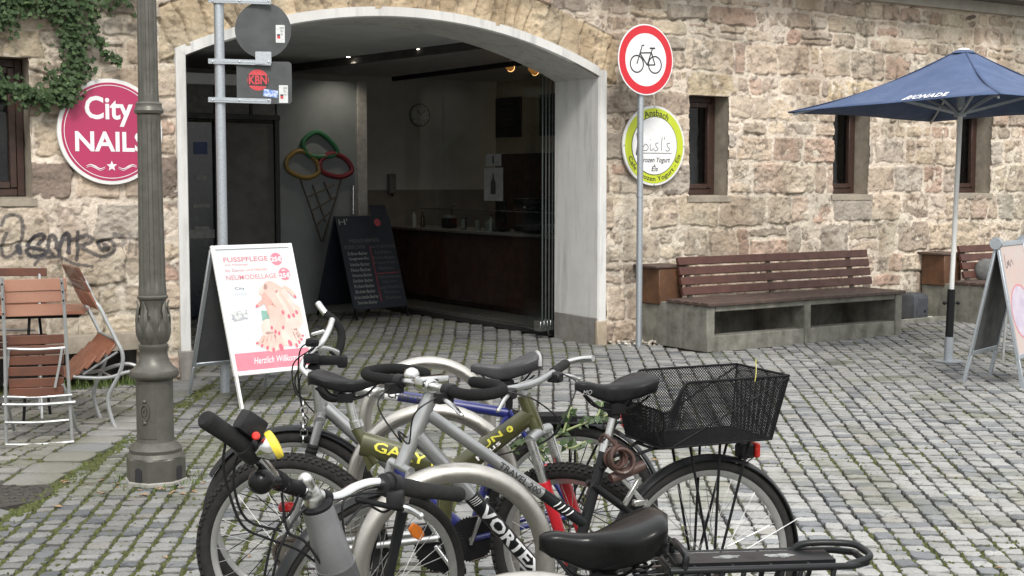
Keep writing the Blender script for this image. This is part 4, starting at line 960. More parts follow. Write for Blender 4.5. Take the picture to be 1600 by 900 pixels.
# ------------------------------------------------------------------ umbrella
ub = V((3.835, 11.92, 0)); ut = V((3.90, 11.92, 2.70))
M_navy = pm('navy_canvas', (.058, .091, .180), (.048, .076, .155), rough=.85, scale=6, bump=.2, bscale=300, amt=.7)
um = thing('parasol', 'large square navy blue parasol on a white pole over the paving at the right', 'parasol', tuple(ub))
def up(z): return ub + (ut - ub) * (z / 2.70)
mb = MB(); mb.tube([up(.55), up(2.66)], .021, 16); obj('pole', mb, M_white, um)
mb = MB(); mb.tube([up(.20), up(.64)], .034, 18); sl = obj('pole_sleeve', mb, M_blackp, um)
for a in (-1, 1):
    mb = MB(); mb.tube([up(.52), up(.52) + V((a * .055, -.01, 0))], .007, 8); mb.ball(up(.52) + V((a * .06, -.01, 0)), .018, n=10, m=7); obj('clamp_knob', mb, M_blackp, sl)
mb = MB(); mb.tube([ub, up(.22)], .038, 18); obj('ground_socket', mb, M_galv, um)
mb = MB(); mb.lathe([(.13, .004), (.13, .012), (.04, .014)], ub, n=24); obj('base_plate', mb, M_galv, um)
cz = 2.20; hd = 1.47; aa = math.radians(173)
cd = [V((math.cos(aa + k * math.pi / 2), math.sin(aa + k * math.pi / 2), 0)) for k in range(4)]
uc = up(2.2); cor = [V((uc.x, uc.y, 0)) + q * hd + Z3 * z for q, z in zip(cd, (2.185, 2.245, 2.20, 2.16))]
apex = up(2.70) + Z3 * .03; mb = MB(); NG = 12; cap = .06
for k in range(4):
    a, b = cor[k], cor[(k + 1) % 4]; rows = []
    for i in range(NG + 1):
        t = cap + (1 - cap) * i / NG; row = []
        for j in range(NG + 1):
            w = j / NG; e = a.lerp(b, w); p = apex.lerp(e, t)
            p.z -= .075 * math.sin(t * math.pi) * .9 * (1 - .35 * math.sin(w * math.pi)) * (1) + .05 * math.sin(w * math.pi) * t * t * (-.2) - .004 * math.sin(w * 9 + k) * t + .006 * math.sin(w * 3.1 + t * 9 + k * 2) * t * (1 - t) * 4
            row.append(p)
        rows.append(row)
    mb.loft(rows, caps=False, closed=False)
cn = obj('canopy', mb, M_navy, um, ang=80); sm = cn.modifiers.new('cloth thickness', 'SOLIDIFY'); sm.thickness = .004
for k in range(4):
    mb = MB(); pth = []
    for i in range(NG + 1):
        t = cap + (1 - cap) * i / NG; q_ = apex.lerp(cor[k], t); q_.z -= .075 * math.sin(t * math.pi) * .9 - .003; pth.append(q_)
    mb.tube(pth, .005, 6); obj('seam', mb, pm('dark_navy_seam', (.030, .048, .11), (.025, .04, .09), rough=.9), um)
mb = MB(); mb.lathe([(.10, -.012), (.085, .006), (.04, .014)], apex - Z3 * .035, n=24); obj('top_vent', mb, M_navy, um)
mb = MB(); mb.lathe([(.055, 0), (.05, .014), (.02, .02)], apex - Z3 * .02, n=16); obj('top_cap', mb, M_white, um)
hub = up(2.16)
for k in range(4):
    mid = apex.lerp(cor[k], .52); mid.z -= .075
    mb = MB(); mb.bar(hub, mid - Z3 * .02, .016, .024); st = obj('strut', mb, M_galv, um)
    e = cor[k].lerp(apex, .03) - Z3 * .035; mm = mid - Z3 * .03; mb = MB(); mb.bar(mm, e, .016, .020); mb.bar(apex - Z3 * .14, mm, .016, .020); obj('rib', mb, M_galv, um)
for k in range(4):
    mm = apex.lerp((cor[k] + cor[(k + 1) % 4]) / 2, .5); mm.z -= .08; mb = MB(); mb.bar(hub, mm, .013, .018); obj('strut', mb, M_galv, um)
mb = MB(); mb.lathe([(.05, -.02), (.05, .012), (.03, .03)], hub, n=18); obj('hub', mb, M_galv, um)
mb = MB(); mb.lathe([(.034, 0), (.034, .10)], up(2.22), n=16); obj('runner', mb, M_galv, um)
# lettering along the near left edge of the canopy
a, b = cor[0], cor[1]; vs_, fs_ = fine(*text_mesh('BIONADE', shear=.3, bold=.022, spacing=1.12, res=2), 2)
x0, x1 = min(v.x for v in vs_), max(v.x for v in vs_); y0, y1 = min(v.y for v in vs_), max(v.y for v in vs_); pts = []
for v in vs_:
    w = .565 + .215 * (v.x - x0) / (x1 - x0); t = .985 - .115 * (v.y - y0) / (y1 - y0)
    e = a.lerp(b, w); p = apex.lerp(e, t); p.z -= .075 * math.sin(t * math.pi) * .9 * (1 - .35 * math.sin(w * math.pi)) + .05 * math.sin(w * math.pi) * t * t * (-.2) - .004 * math.sin(w * 9) * t
    nn = (b - a).cross(apex - a).normalized(); nn = nn if nn.z > 0 else -nn; pts.append(p + nn * .011)
mb = MB(); mb.add(pts, fs_); obj('canopy_lettering', mb, M_wht_ink, um, smooth=False)

# ------------------------------------------------------------------ A-boards
def frame_board(parent, o, X, Y, w, z0, z1, fw, m_fr, name='frame'):
    """picture frame in the plane o, X, Y between heights z0 and z1"""
    mb = MB(); Zn = X.cross(Y).normalized(); ax = (X, Y, Zn)
    mb.box(o + X * (-w / 2 + fw / 2) + Y * ((z0 + z1) / 2), (fw, z1 - z0, .022), ax); mb.box(o + X * (w / 2 - fw / 2) + Y * ((z0 + z1) / 2), (fw, z1 - z0, .022), ax)
    mb.box(o + Y * (z1 - fw / 2), (w - 2 * fw, fw, .0215), ax); mb.box(o + Y * (z0 + fw / 2), (w - 2 * fw, fw, .0215), ax)
    return obj(name, mb, m_fr, parent, bevel=.004)
M_post = pm('poster_paper', (.55, .58, .59), (.51, .545, .555), rough=.35, scale=3, amt=.6)
M_pink = pm('poster_pink', (.62, .19, .24), (.56, .17, .22), rough=.4); M_pinkt = pm('poster_pink_text', (.54, .20, .23), (.50, .18, .21), rough=.4)
M_skin = pm('poster_skin', (.68, .44, .38), (.58, .35, .30), rough=.4, scale=9, amt=.9); M_skin2 = pm('poster_skin_shadow', (.56, .34, .29), (.5, .29, .25), rough=.4)
M_skin3 = pm('poster_skin_pale', (.71, .52, .46), (.62, .43, .38), rough=.4, scale=9); M_nail = pm('poster_nail', (.58, .12, .18), (.5, .1, .15), rough=.3)
fl, fr_ = V((-1.895, 9.413, 0)), V((-1.385, 9.836, 0)); X1 = (fr_ - fl).normalized(); wB = (fr_ - fl).length; bk = V((-2.30, 10.125, 0))
N1 = V((-X1.y, X1.x, 0)); dep = (bk - fl).dot(N1); top = (fl + fr_) / 2 + N1 * (dep / 2) + Z3 * 1.125; o1 = (fl + fr_) / 2; Y1 = (top - o1).normalized(); Hb = (top - o1).length
bd = thing('a_frame_sign', 'white framed pavement board advertising nail and foot care with pictured hands and feet', 'A-board', tuple(o1))
frame_board(bd, o1, X1, Y1, wB, .235, Hb, .032, M_white)
for a in (-1, 1):
    mb = MB(); mb.bar(o1 + X1 * (a * (wB / 2 - .016)), o1 + X1 * (a * (wB / 2 - .016)) + Y1 * .24, .028, .02, up=X1); obj('leg', mb, M_white, bd, bevel=.002)
pw_, ph_ = wB - .064, Hb - .235 - .064; pc = o1 + Y1 * (.235 + .032 + ph_ / 2); ZN1 = X1.cross(Y1).normalized()
mb = MB(); mb.box(pc - ZN1 * .001, (pw_, ph_, .004), (X1, Y1, ZN1)); po = obj('poster', mb, M_post, bd, smooth=False)
def Q(u, v): return ((u - .5) * pw_, (.5 - v) * ph_)         # poster position, v downwards
def flat(name, m, layer, fn):
    mb = MB(); fn(mb, pc + ZN1 * (.0015 + .0004 * layer)); return obj(name, mb, m, po, smooth=False)
def quad_(u0, v0, u1, v1): return lambda mb, o: mb.prism([Q(u0, v1), Q(u1, v1), Q(u1, v0), Q(u0, v0)], o, X1, Y1, .0002)
flat('pink_wash', pm('poster_pale_pink', (.64, .53, .51), (.60, .56, .56), rough=.4, scale=5), 0, quad_(.30, .13, .97, .40))
flat('pink_band', M_pink, 1, quad_(0, .855, 1, 1.0))
def ptext(body, u, v, w, h, m, layer=3, **kw):
    mb = MB(); q = Q(u, v); text_on(mb, body, pc + X1 * q[0] + Y1 * q[1] + ZN1 * (.0015 + .0004 * layer), X1, Y1, w=w * pw_, h=h * ph_, off=0, **kw); return obj('poster_lettering', mb, m, po, smooth=False)
ptext('FUSSPFLEGE', .385, .085, .60, .040, M_pinkt, bold=.015); ptext('mit Massage', .245, .130, .31, .022, M_pinkt); ptext('für Damen und Herren', .365, .175, .56, .024, M_pinkt)
ptext('NEUMODELLAGE', .42, .235, .68, .040, M_pinkt, bold=.004)
for cx_, cy_, t_ in ((.80, .095, '25€'), (.875, .225, '25€')):
    mb = MB(); q = Q(cx_, cy_); disc(mb, pc + X1 * q[0] + Y1 * q[1] + ZN1 * .0026, X1, Y1, .048, .0002, 40); obj('price_disc', mb, M_pink, po, smooth=False)
    ptext(t_, cx_, cy_ + (.012 if cy_ > .2 else 0), .15, .042, M_wht_ink, layer=5, bold=.02)
ptext('ab', .865, .19, .055, .018, M_wht_ink, layer=5)
ptext('Herzlich Willkommen', .60, .925, .72, .052, M_wht_ink, layer=4, shear=.35)
# pale picture of the shop
flat('shop_picture', pm('poster_photo_grey', (.56, .59, .62), (.72, .72, .72), rough=.4, scale=26, amt=.5), 1, lambda mb, o: mb.prism([Q(.03, .66), Q(.28, .615), Q(.34, .53), (Q(.30, .42)), Q(.06, .38), Q(.02, .40)], o, X1, Y1, .0002))
flat('shop_picture_detail', pm('poster_photo_dark', (.30, .31, .33), (.62, .62, .6), rough=.4, scale=38, amt=.3), 2, lambda mb, o: mb.prism([Q(.05, .60), Q(.27, .585), Q(.28, .50), Q(.05, .52)], o, X1, Y1, .0002))
flat('shop_picture_detail', pm('poster_photo_blue', (.50, .54, .72), (.64, .66, .76), rough=.4, scale=30), 2, lambda mb, o: mb.prism([Q(.03, .50), Q(.26, .47), Q(.25, .42), Q(.03, .44)], o, X1, Y1, .0002))
flat('shop_emblem', pm('poster_emblem', (.55, .58, .62), (.5, .53, .57), rough=.4), 3, lambda mb, o: disc(mb, o + X1 * Q(.225, .345)[0] + Y1 * Q(.225, .345)[1], X1, Y1, .058, .0002, 36))
ptext('City', .23, .33, .13, .030, M_grey2, layer=5); ptext('NAILS', .23, .375, .15, .020, pm('poster_emblem_text', (.38, .40, .44), rough=.4), layer=5)
flat('towel', pm('poster_towel', (.20, .36, .30), (.16, .3, .25), rough=.4), 2, lambda mb, o: mb.prism([Q(.45, .65), Q(.62, .66), Q(.60, .53), Q(.46, .52)], o, X1, Y1, .0002))
def limb(pts, w, layer, m, nail=None):
    c = cr([(*Q(*p), 0) for p in pts], 5); n = len(c)
    mb = MB(); o = pc + ZN1 * (.0015 + .0004 * layer); ww = [pw_ * (w[0] + (w[1] - w[0]) * i / (n - 1)) for i in range(n)]
    mb.stroke([(q.x, q.y) for q in c], ww, o, X1, Y1, 0.)
    disc(mb, o + X1 * c[-1].x + Y1 * c[-1].y, X1, Y1, ww[-1] / 2, .0001, 14); disc(mb, o + X1 * c[0].x + Y1 * c[0].y, X1, Y1, ww[0] / 2, .0001, 14)
    obj('pictured_limb', mb, m, po, smooth=False)
    if nail:
        e = c[-1] ; t = (c[-1] - c[-3]).normalized(); mb = MB(); o2 = o + ZN1 * .0003; p = e + t * ww[-1] * .12
        mb.prism([(p.x + t.x * a * ww[-1] * nail * 1.3 - t.y * b * ww[-1] * nail * .8, p.y + t.y * a * ww[-1] * nail * 1.3 + t.x * b * ww[-1] * nail * .8) for a, b in ((.5 * math.cos(k * .524), .5 * math.sin(k * .524)) for k in range(12))], o2, X1, Y1, .0001); obj('pictured_nail', mb, M_nail, po, smooth=False)
# feet
limb([(.86, .58), (.80, .66), (.74, .76)], (.34, .20), 4, M_skin3); limb([(.52, .66), (.54, .72), (.52, .78)], (.20, .26), 4, M_skin3)
for i, (x0_, x1_, y1_, w_) in enumerate(((.62, .635, .825, .105), (.565, .53, .845, .07), (.51, .455, .825, .062), (.46, .39, .805, .055), (.42, .335, .785, .05))): limb([(x0_, .74), ((x0_ + x1_) / 2, .78), (x1_, y1_)], (w_, w_ * .95), 5, M_skin, .7)
for i, (x0_, x1_, y1_, w_) in enumerate(((.72, .765, .80, .10), (.80, .85, .825, .066), (.85, .895, .80, .058), (.88, .93, .78, .052), (.90, .955, .755, .046))): limb([(x0_, .70), ((x0_ + x1_) / 2, .75), (x1_, y1_)], (w_, w_ * .95), 5, M_skin3, .7)
# the lower hand, then the upper one across it
limb([(.60, .42), (.64, .48), (.66, .54)], (.20, .24), 6, M_skin2)
for i, p in enumerate((((.60, .50), (.585, .58), (.56, .665)), ((.635, .52), (.62, .60), (.60, .70)), ((.68, .52), (.67, .62), (.645, .715)), ((.72, .51), (.74, .58), (.715, .67)))): limb(p, (.066, .05), 7 + i * .3, M_skin, .8)
limb([(.60, .42), (.50, .45), (.42, .48)], (.06, .045), 7, M_skin2, .8)
limb([(.64, .345), (.71, .39), (.76, .44)], (.20, .26), 10, M_skin)
for i, p in enumerate((((.68, .40), (.72, .47), (.745, .545)), ((.74, .40), (.79, .49), (.82, .58)), ((.78, .39), (.84, .48), (.885, .575)), ((.82, .38), (.88, .46), (.935, .55)))): limb(p, (.078, .05), 11 + i * .4, M_skin3 if i % 2 else M_skin, .85)
limb([(.84, .345), (.90, .37), (.955, .42)], (.06, .045), 11, M_skin, .8); limb([(.58, .325), (.53, .345), (.50, .375)], (.08, .05), 10, M_skin3)
# the rear half of the board
Y1b = (top - (o1 + N1 * dep)).normalized(); ob_ = o1 + N1 * dep; frame_board(bd, ob_, X1, Y1b, wB, .235, Hb - .03, .032, M_galv, 'rear_frame')
mb = MB(); mb.box(ob_ + Y1b * (.235 + (Hb - .27) / 2), (wB - .06, Hb - .30, .006), (X1, Y1b, X1.cross(Y1b).normalized())); obj('rear_panel', mb, M_signback, bd, smooth=False)
for a in (-1, 1):
    mb = MB(); mb.bar(ob_ + X1 * (a * (wB / 2 - .016)), ob_ + X1 * (a * (wB / 2 - .016)) + Y1b * .24, .028, .02, up=X1); obj('leg', mb, M_galv, bd, bevel=.002)

# display board at the right edge
a0, a1, b0 = V((3.558, 10.673, 0)), V((3.936, 11.133, 0)), V((3.912, 10.375, 0)); X2 = (a1 - a0).normalized(); w2 = (a1 - a0).length
r0 = (a0 + b0) / 2 + Z3 * 1.115; oL = a0 + X2 * w2 / 2; oR = b0 + X2 * w2 / 2; tp = r0 + X2 * w2 / 2
bd2 = thing('a_frame_sign', 'grey metal framed pavement board with a pink picture poster at the right edge', 'A-board', tuple((oL + oR) / 2))
YL = (tp - oL).normalized(); YR = (tp - oR).normalized(); HL = (tp - oL).length
for o_, Y_, nm in ((oL, YL, 'frame'), (oR, YR, 'frame')):
    frame_board(bd2, o_, X2, Y_, w2, .22, HL, .038, M_galv, nm)
    for a in (-1, 1):
        mb = MB(); mb.bar(o_ + X2 * (a * (w2 / 2 - .017)), o_ + X2 * (a * (w2 / 2 - .017)) + Y_ * .225, .030, .022, up=X2); obj('leg', mb, M_galv, bd2, bevel=.002)
mb = MB(); mb.box(oL + YL * (.22 + (HL - .22) / 2), (w2 - .07, HL - .29, .006), (X2, YL, X2.cross(YL).normalized())); obj('rear_panel', mb, M_signback, bd2, smooth=False)
ZR = X2.cross(YR).normalized(); pc2 = oR + YR * (.22 + (HL - .22) / 2)
mb = MB(); mb.box(pc2, (w2 - .07, HL - .29, .006), (X2, YR, ZR)); p2 = obj('poster', mb, pm('pale_pink_poster', (.50, .36, .315), (.47, .42, .40), rough=.4, scale=4), bd2, smooth=False)
mb = MB(); disc(mb, pc2 + X2 * -.02 - YR * .10 + ZR * .0035, X2, YR, .20, .0005, 48); obj('poster_picture', mb, pm('poster_purple', (.42, .36, .46), (.55, .5, .55), rough=.4, scale=9), p2, smooth=False)
mb = MB(); mb.ring2(.205, .216, pc2 + X2 * -.02 - YR * .10 + ZR * .0035, X2, YR, .0008, 48); obj('poster_ring', mb, M_pink, p2, smooth=False)
mb = MB(); c_ = cr([(-.19, .36, 0), (-.195, .26, 0), (-.16, .26, 0), (-.15, .30, 0), (-.13, .27, 0), (-.12, .31, 0), (-.10, .26, 0), (-.06, .31, 0), (-.03, .27, 0)], 6); mb.stroke([(q.x, q.y) for q in c_], .006, pc2 + ZR * .0035, X2, YR, .0005); obj('poster_lettering', mb, M_ink, p2, smooth=False)
for e in (0, w2):
    mb = MB(); mb.lathe([(.045, -.02), (.05, 0), (.045, .02)], r0 + X2 * e - Z3 * .01, X2, n=20); obj('hinge_cap', mb, M_galv, bd2)
# thin leg of cafe furniture beyond it
# ------------------------------------------------------------------ chalkboard in the passage
kl, kr = V((-1.80, 15.23, 0)), V((-1.20, 15.96, 0)); kl = G(556, 501); kr = G(640, 494); X3 = (kr - kl).normalized(); w3 = (kr - kl).length
N3 = V((-X3.y, X3.x, 0)); o3 = (kl + kr) / 2; t3 = o3 + N3 * .40 + Z3 * 1.17; Y3 = (t3 - o3).normalized(); H3 = (t3 - o3).length; Z3n = X3.cross(Y3).normalized()
cb = thing('chalkboard_sign', 'black chalkboard menu stand with handwritten list in the dark passage', 'chalkboard', tuple(o3))
M_board = pm('blackboard', (.010, .013, .021), (.015, .019, .028), rough=.6, scale=5); M_chalk = pm('chalk', (.34, .34, .33), (.2, .2, .2), rough=.95, scale=50); M_chalkd = pm('faint_chalk', (.12, .12, .12), (.07, .07, .07), rough=.95, scale=40); M_chred = pm('red_chalk', (.35, .05, .06), (.22, .04, .05), rough=.95)
mb = MB(); mb.box(o3 + Y3 * (H3 / 2 + .06), (w3, H3 - .12, .02), (X3, Y3, Z3n)); bo = obj('board', mb, M_board, cb, bevel=.003)
mb = MB(); mb.box(o3 + N3 * .8 + (t3 - o3 - N3 * .8) * .5 + Z3 * .06, (w3, H3 - .12, .02), (X3, (t3 - o3 - N3 * .8).normalized(), X3.cross((t3 - o3 - N3 * .8).normalized()))); obj('rear_board', mb, M_board, cb, bevel=.003)
for a in (-1, 1):
    for q_, e in ((o3, Y3), (o3 + N3 * .8, (t3 - o3 - N3 * .8).normalized())):
        mb = MB(); mb.bar(q_ + X3 * (a * (w3 / 2 - .02)), q_ + X3 * (a * (w3 / 2 - .02)) + e * .14, .03, .018, up=X3); obj('leg', mb, M_blackm, cb)
mb = MB(); mb.box(t3 + Y3 * .06 + X3 * (w3 * .33), (w3 * .3, .14, .012), (X3, Y3, Z3n)); obj('top_piece', mb, M_board, cb)
def chalk(body, u, v, w, h, m=None, **kw):
    mb = MB(); text_on(mb, body, o3 + X3 * ((u - .5) * w3) + Y3 * (.12 + (1 - v) * (H3 - .12)) + Z3n * .0105, X3, Y3, w=w * w3, h=h, off=.0006, **kw); obj('chalk_lettering', mb, m or M_chalk, bo, smooth=False)
chalk("H'", .12, .06, .16, .07); chalk('MENSHEIMER', .44, .27, .56, .045, M_chalkd); chalk('EISBECHER', .24, .335, .38, .042, M_chalkd); chalk('KALTE GETRÄNKE', .76, .335, .46, .042, M_chalkd)
for i, q in enumerate(('Erdbeer-Becher', 'Spaghetti-Eis', 'Schoko-Becher', 'Nuss-Becher', 'Amarena-Becher', 'Eierlikör-Becher', 'Krokant-Becher', 'Blaubeer-Becher', 'Stracciatella-Becher', 'Smarties-Becher')): chalk(q, .27, .405 + .058 * i, .36 if i != 8 else .44, .040)
for i, q in enumerate(('Eis-Kaffee', 'Eis-Schokolade', 'Frappé Shake', 'Milchshake')): chalk(q, .74, .40 + .058 * i, .40 if i in (1, 2) else .3, .038, M_chalkd)
for i, q in enumerate(('Kaffeevarianten', 'Cappuccino', 'Latte Macchiato', 'Espresso', 'Kakao')): chalk(q, .76, .665 + .057 * i, .42 if i in (0, 2) else .28, .036, M_chalkd)
mb = MB(); mb.stroke([(.015, .70 * H3), (.02, .12 * H3 + .05)], .008, o3 + Z3n * .0112, X3, Y3, 0); mb.stroke([(.015, .43 * H3), (.47 * w3, .435 * H3)], .008, o3 + Z3n * .0115, X3, Y3, 0); obj('chalk_line', mb, M_chred, bo, smooth=False)
mb = MB(); disc(mb, o3 + X3 * (w3 * .25) + Y3 * (H3 * .93) + Z3n * .011, X3, Y3, .045, .001, 20); obj('strawberry_drawing', mb, M_chred, bo, smooth=False)

# ------------------------------------------------------------------ passage and cafe things
# painted-cut ice cream cone on the end wall
ic = thing('wall_decoration', 'ice cream cone outline with green, yellow and red scoops on the passage end wall', 'wall decoration', tuple(wpx(500, 290, TE - .02)))
M_icg = pm('green_plastic', (.02, .12, .045), (.016, .1, .04), rough=.5); M_icy = pm('ochre_plastic', (.20, .13, .03), (.17, .11, .025), rough=.5); M_icr = pm('dark_red_plastic', (.15, .012, .02), (.12, .01, .016), rough=.5); M_icb = pm('brown_plastic', (.07, .055, .04), (.055, .045, .03), rough=.5)
def wl(pts, w, name, m, closed=True, parent=ic):
    c = cr([wpx(x, y, TE - .02) for x, y in pts], 8, closed); mb = MB(); mb.tube(c, w, 8, closed=closed); return obj(name, mb, m, parent)
def oc(mbx): return (260 + mbx[0] / 2.25, mbx[1] / 2.25)
wl([oc(q) for q in ((480, 500), (525, 465), (570, 490), (600, 535), (560, 550), (500, 545))], .030, 'green_scoop', M_icg)
wl([oc(q) for q in ((425, 560), (470, 530), (520, 560), (535, 605), (490, 625), (430, 600))], .028, 'yellow_scoop', M_icy)
wl([oc(q) for q in ((540, 570), (580, 540), (630, 560), (652, 600), (610, 622), (550, 605))], .030, 'red_scoop', M_icr)
cm = MB()
for l_ in (((470, 625), (510, 740), (545, 850)), ((615, 630), (590, 720), (548, 850)), ((500, 690), (590, 650)), ((510, 740), (600, 690)), ((530, 790), (575, 745)), ((515, 650), (560, 780)), ((555, 640), (580, 700))):
    cm.tube([wpx(*oc(q), TE - .02) for q in l_], .011, 6)
obj('cone', cm, M_icb, ic)
# counter
cnt = thing('cafe_counter', 'dark wooden cafe counter with a thin worktop behind the glass', 'counter', tuple(wp(5.3, 3.3, .012)))
mb = MB(); mb.box(wp(5.35, 3.3, .52), (.66, 4.9, .84), (U, N, Z3)); mb.box(wp(5.40, 3.3, .056), (.56, 4.8, .088), (U, N, Z3)); obj('counter_body', mb, M_wood2, cnt, bevel=.005)
mb = MB(); mb.box(wp(5.33, 3.3, .955), (.76, 5.0, .03), (U, N, Z3)); obj('worktop', mb, pm('pale_worktop', (.16, .15, .14), (.12, .115, .105), rough=.35), cnt, bevel=.004)
mb = MB(); mb.box(wp(4.98, 3.2, 1.10), (.008, 3.2, .24), (U, N, Z3)); obj('sneeze_guard', mb, M_glass, cnt, smooth=False)
mb = MB(); mb.box(wp(4.98, 3.2, 1.228), (.016, 3.2, .012), (U, N, Z3)); obj('guard_rail', mb, M_alu, cnt)
def bottle(s, t, z, r, h, m, label, cat='bottle', grp=None):
    c = wp(s, t, z); b = thing('bottle', label, cat, tuple(c), 0, grp); mb = MB(); mb.lathe([(r, 0), (r, h * .6), (r * .8, h * .7), (r * .35, h * .8), (r * .35, h * .93)], c, n=14); obj('bottle_body', mb, m, b); mb = MB(); mb.lathe([(r * .42, h * .93), (r * .42, h)], c, n=12); obj('cap', mb, M_plastic, b)
M_bot1 = pm('pale_plastic_bottle', (.30, .31, .29), (.25, .26, .25), rough=.4); M_bot2 = pm('brown_glass', (.05, .025, .012), rough=.15); M_bot3 = pm('clear_jar', (.20, .20, .19), (.14, .14, .14), rough=.15)
for i, (s, t, r, h, m) in enumerate(((5.15, 5.3, .035, .22, M_bot1), (5.2, 5.15, .03, .2, M_bot2), (5.15, 3.7, .035, .16, M_bot3), (5.2, 3.55, .04, .15, M_bot3), (5.15, 3.4, .03, .2, M_bot1), (5.25, 1.6, .035, .22, M_bot1))):
    bottle(s, t, .97, r, h, m, ('tall pale squeeze bottle at the far left end of the cafe counter', 'slim brown bottle beside the squeeze bottle on the far left of the counter', 'small clear jar among the glassware in the middle of the counter, furthest from the pavement', 'wide clear jar in the middle of the cafe counter', 'pale narrow bottle right of the clear jars on the counter', 'pale bottle at the near end of the cafe counter by the arch')[i])
cm_c = wp(5.35, 2.75, .97); cm_ = thing('coffee_machine', 'black coffee machine standing on the cafe counter', 'coffee machine', tuple(cm_c))
mb = MB(); mb.box(cm_c + Z3 * .05, (.34, .40, .08), (U, N, Z3)); mb.box(cm_c + Z3 * .21 + U * .08, (.18, .40, .24), (U, N, Z3)); mb.box(cm_c + Z3 * .36, (.34, .40, .09), (U, N, Z3)); obj('machine_body', mb, M_blackp, cm_, bevel=.012)
for k in (-.09, .09):
    mb = MB(); mb.lathe([(.025, 0), (.03, .03)], cm_c + Z3 * .28 - U * .08 + N * k, n=14); mb.bar(cm_c + Z3 * .29 - U * .1 + N * k, cm_c + Z3 * .28 - U * .24 + N * k, .02, .02); obj('portafilter', mb, M_chrome, cm_)
tc_ = wp(5.2, 3.25, .97); td = thing('card_terminal', 'small upright black till display on the counter left of the coffee machine', 'till', tuple(tc_)); mb = MB(); mb.box(tc_ + Z3 * .02, (.18, .14, .03), (U, N, Z3)); mb.box(tc_ + Z3 * .12 + U * .03, (.03, .05, .2), (U, N, Z3)); obj('till_stand', mb, M_plastic, td, bevel=.004); mb = MB(); mb.box(tc_ + Z3 * .25, (.03, .20, .26), (U, N, Z3)); obj('till_screen', mb, M_blackp, td, bevel=.006)
tp_ = wp(5.5, 4.9, .97); tt_ = thing('tap', 'curved chrome tap at the cafe counter sink', 'tap', tuple(tp_)); mb = MB(); mb.tube(cr([tp_, tp_ + Z3 * .24, tp_ + Z3 * .30 - N * .06, tp_ + Z3 * .30 - N * .16, tp_ + Z3 * .22 - N * .2], 6), .012, 8); obj('spout', mb, M_chrome, tt_); mb = MB(); mb.bar(tp_ + Z3 * .08, tp_ + Z3 * .11 + N * .07, .014, .014); obj('lever', mb, M_chrome, tt_)
bw = wp(5.2, 2.3, .97); bt_ = thing('bowl', 'pale bowl on the counter between the coffee machine and the folded glass door', 'bowl', tuple(bw)); mb = MB(); mb.lathe([(.04, 0), (.05, .01), (.11, .08), (.13, .11), (.12, .11), (.10, .08), (.04, .015)], bw, n=24); obj('bowl_body', mb, M_bot1, bt_)
cs_c = wp(5.25, 2.0, .97); cst = thing('cup_stack', 'tall stack of pale paper cups on the near half of the counter', 'cups', tuple(cs_c)); mb = MB(); mb.lathe([(.03, 0)] + [q for k in range(9) for q in ((.043, .09 + .02 * k), (.038, .092 + .02 * k))], cs_c, n=16); obj('cups', mb, M_bot1, cst)
nd = wp(5.1, 3.95, .97); nt_ = thing('price_card', 'small framed card standing on the counter behind the glass guard', 'card', tuple(nd)); mb = MB(); mb.box(nd + Z3 * .08, (.012, .11, .15), (U, N, Z3)); fr_c = obj('card_frame', mb, M_plastic, nt_); mb = MB(); mb.box(nd + Z3 * .08 - U * .0068, (.001, .09, .125), (U, N, Z3)); obj('card', mb, M_bot1, fr_c)
nb_ = wp(5.25, 4.55, .97); nbx = thing('napkin_holder', 'black napkin box on the counter next to the tap', 'box', tuple(nb_)); mb = MB(); mb.box(nb_ + Z3 * .07, (.14, .16, .13), (U, N, Z3)); obj('holder', mb, M_plastic, nbx, bevel=.006); mb = MB(); mb.box(nb_ + Z3 * .145, (.09, .11, .04), (U, N, Z3)); obj('napkins', mb, M_bot1, nbx)
# clock, menu boards, notices, dispenser
ck = wpx(655, 180, TC - .01); wc = thing('wall_clock', 'round pale wall clock high on the cafe back wall', 'clock', tuple(ck)); mb = MB(); disc(mb, ck, U, Z3, .165, .03, 40); obj('clock_case', mb, pm('clock_grey', (.28, .28, .28), rough=.4), wc)
mb = MB(); disc(mb, ck - N * .0305, U, Z3, .145, .001, 40); fc = obj('clock_face', mb, pm('clock_white', (.75, .75, .73), rough=.5), wc)
mb = MB(); mb.stroke([(0, 0), (-.05, .07)], .012, ck - N * .032, U, Z3, .0005); obj('hour_hand', mb, M_ink, fc, smooth=False); mb = MB(); mb.stroke([(0, 0), (.08, .08)], .008, ck - N * .0328, U, Z3, .0005); obj('minute_hand', mb, M_ink, fc, smooth=False)
for k in range(12):
    a = k * math.pi / 6; mb = MB(); mb.stroke([(.115 * math.cos(a), .115 * math.sin(a)), (.138 * math.cos(a), .138 * math.sin(a))], .009, ck - N * .0318, U, Z3, .0004); obj('hour_mark', mb, M_ink, fc, smooth=False)
for i, t in enumerate((6.24, 5.10)):
    c = wp(SB - .02, t, 2.50); mn = thing('menu_board', ('black menu board on the lit cafe wall, left of two', 'black menu board on the lit cafe wall partly behind the glass door edge')[i], 'menu board', tuple(c)); mb = MB(); mb.box(c, (.03, .66, .58), (U, N, Z3)); bo_ = obj('board_panel', mb, M_board, mn, bevel=.004)
    for k in range(6): mb = MB(); mb.box(c - U * .0155 + Z3 * (.2 - .075 * k), (.001, random.uniform(.2, .45), .012), (U, N, Z3)); obj('menu_line', mb, M_chalkd, bo_, smooth=False)
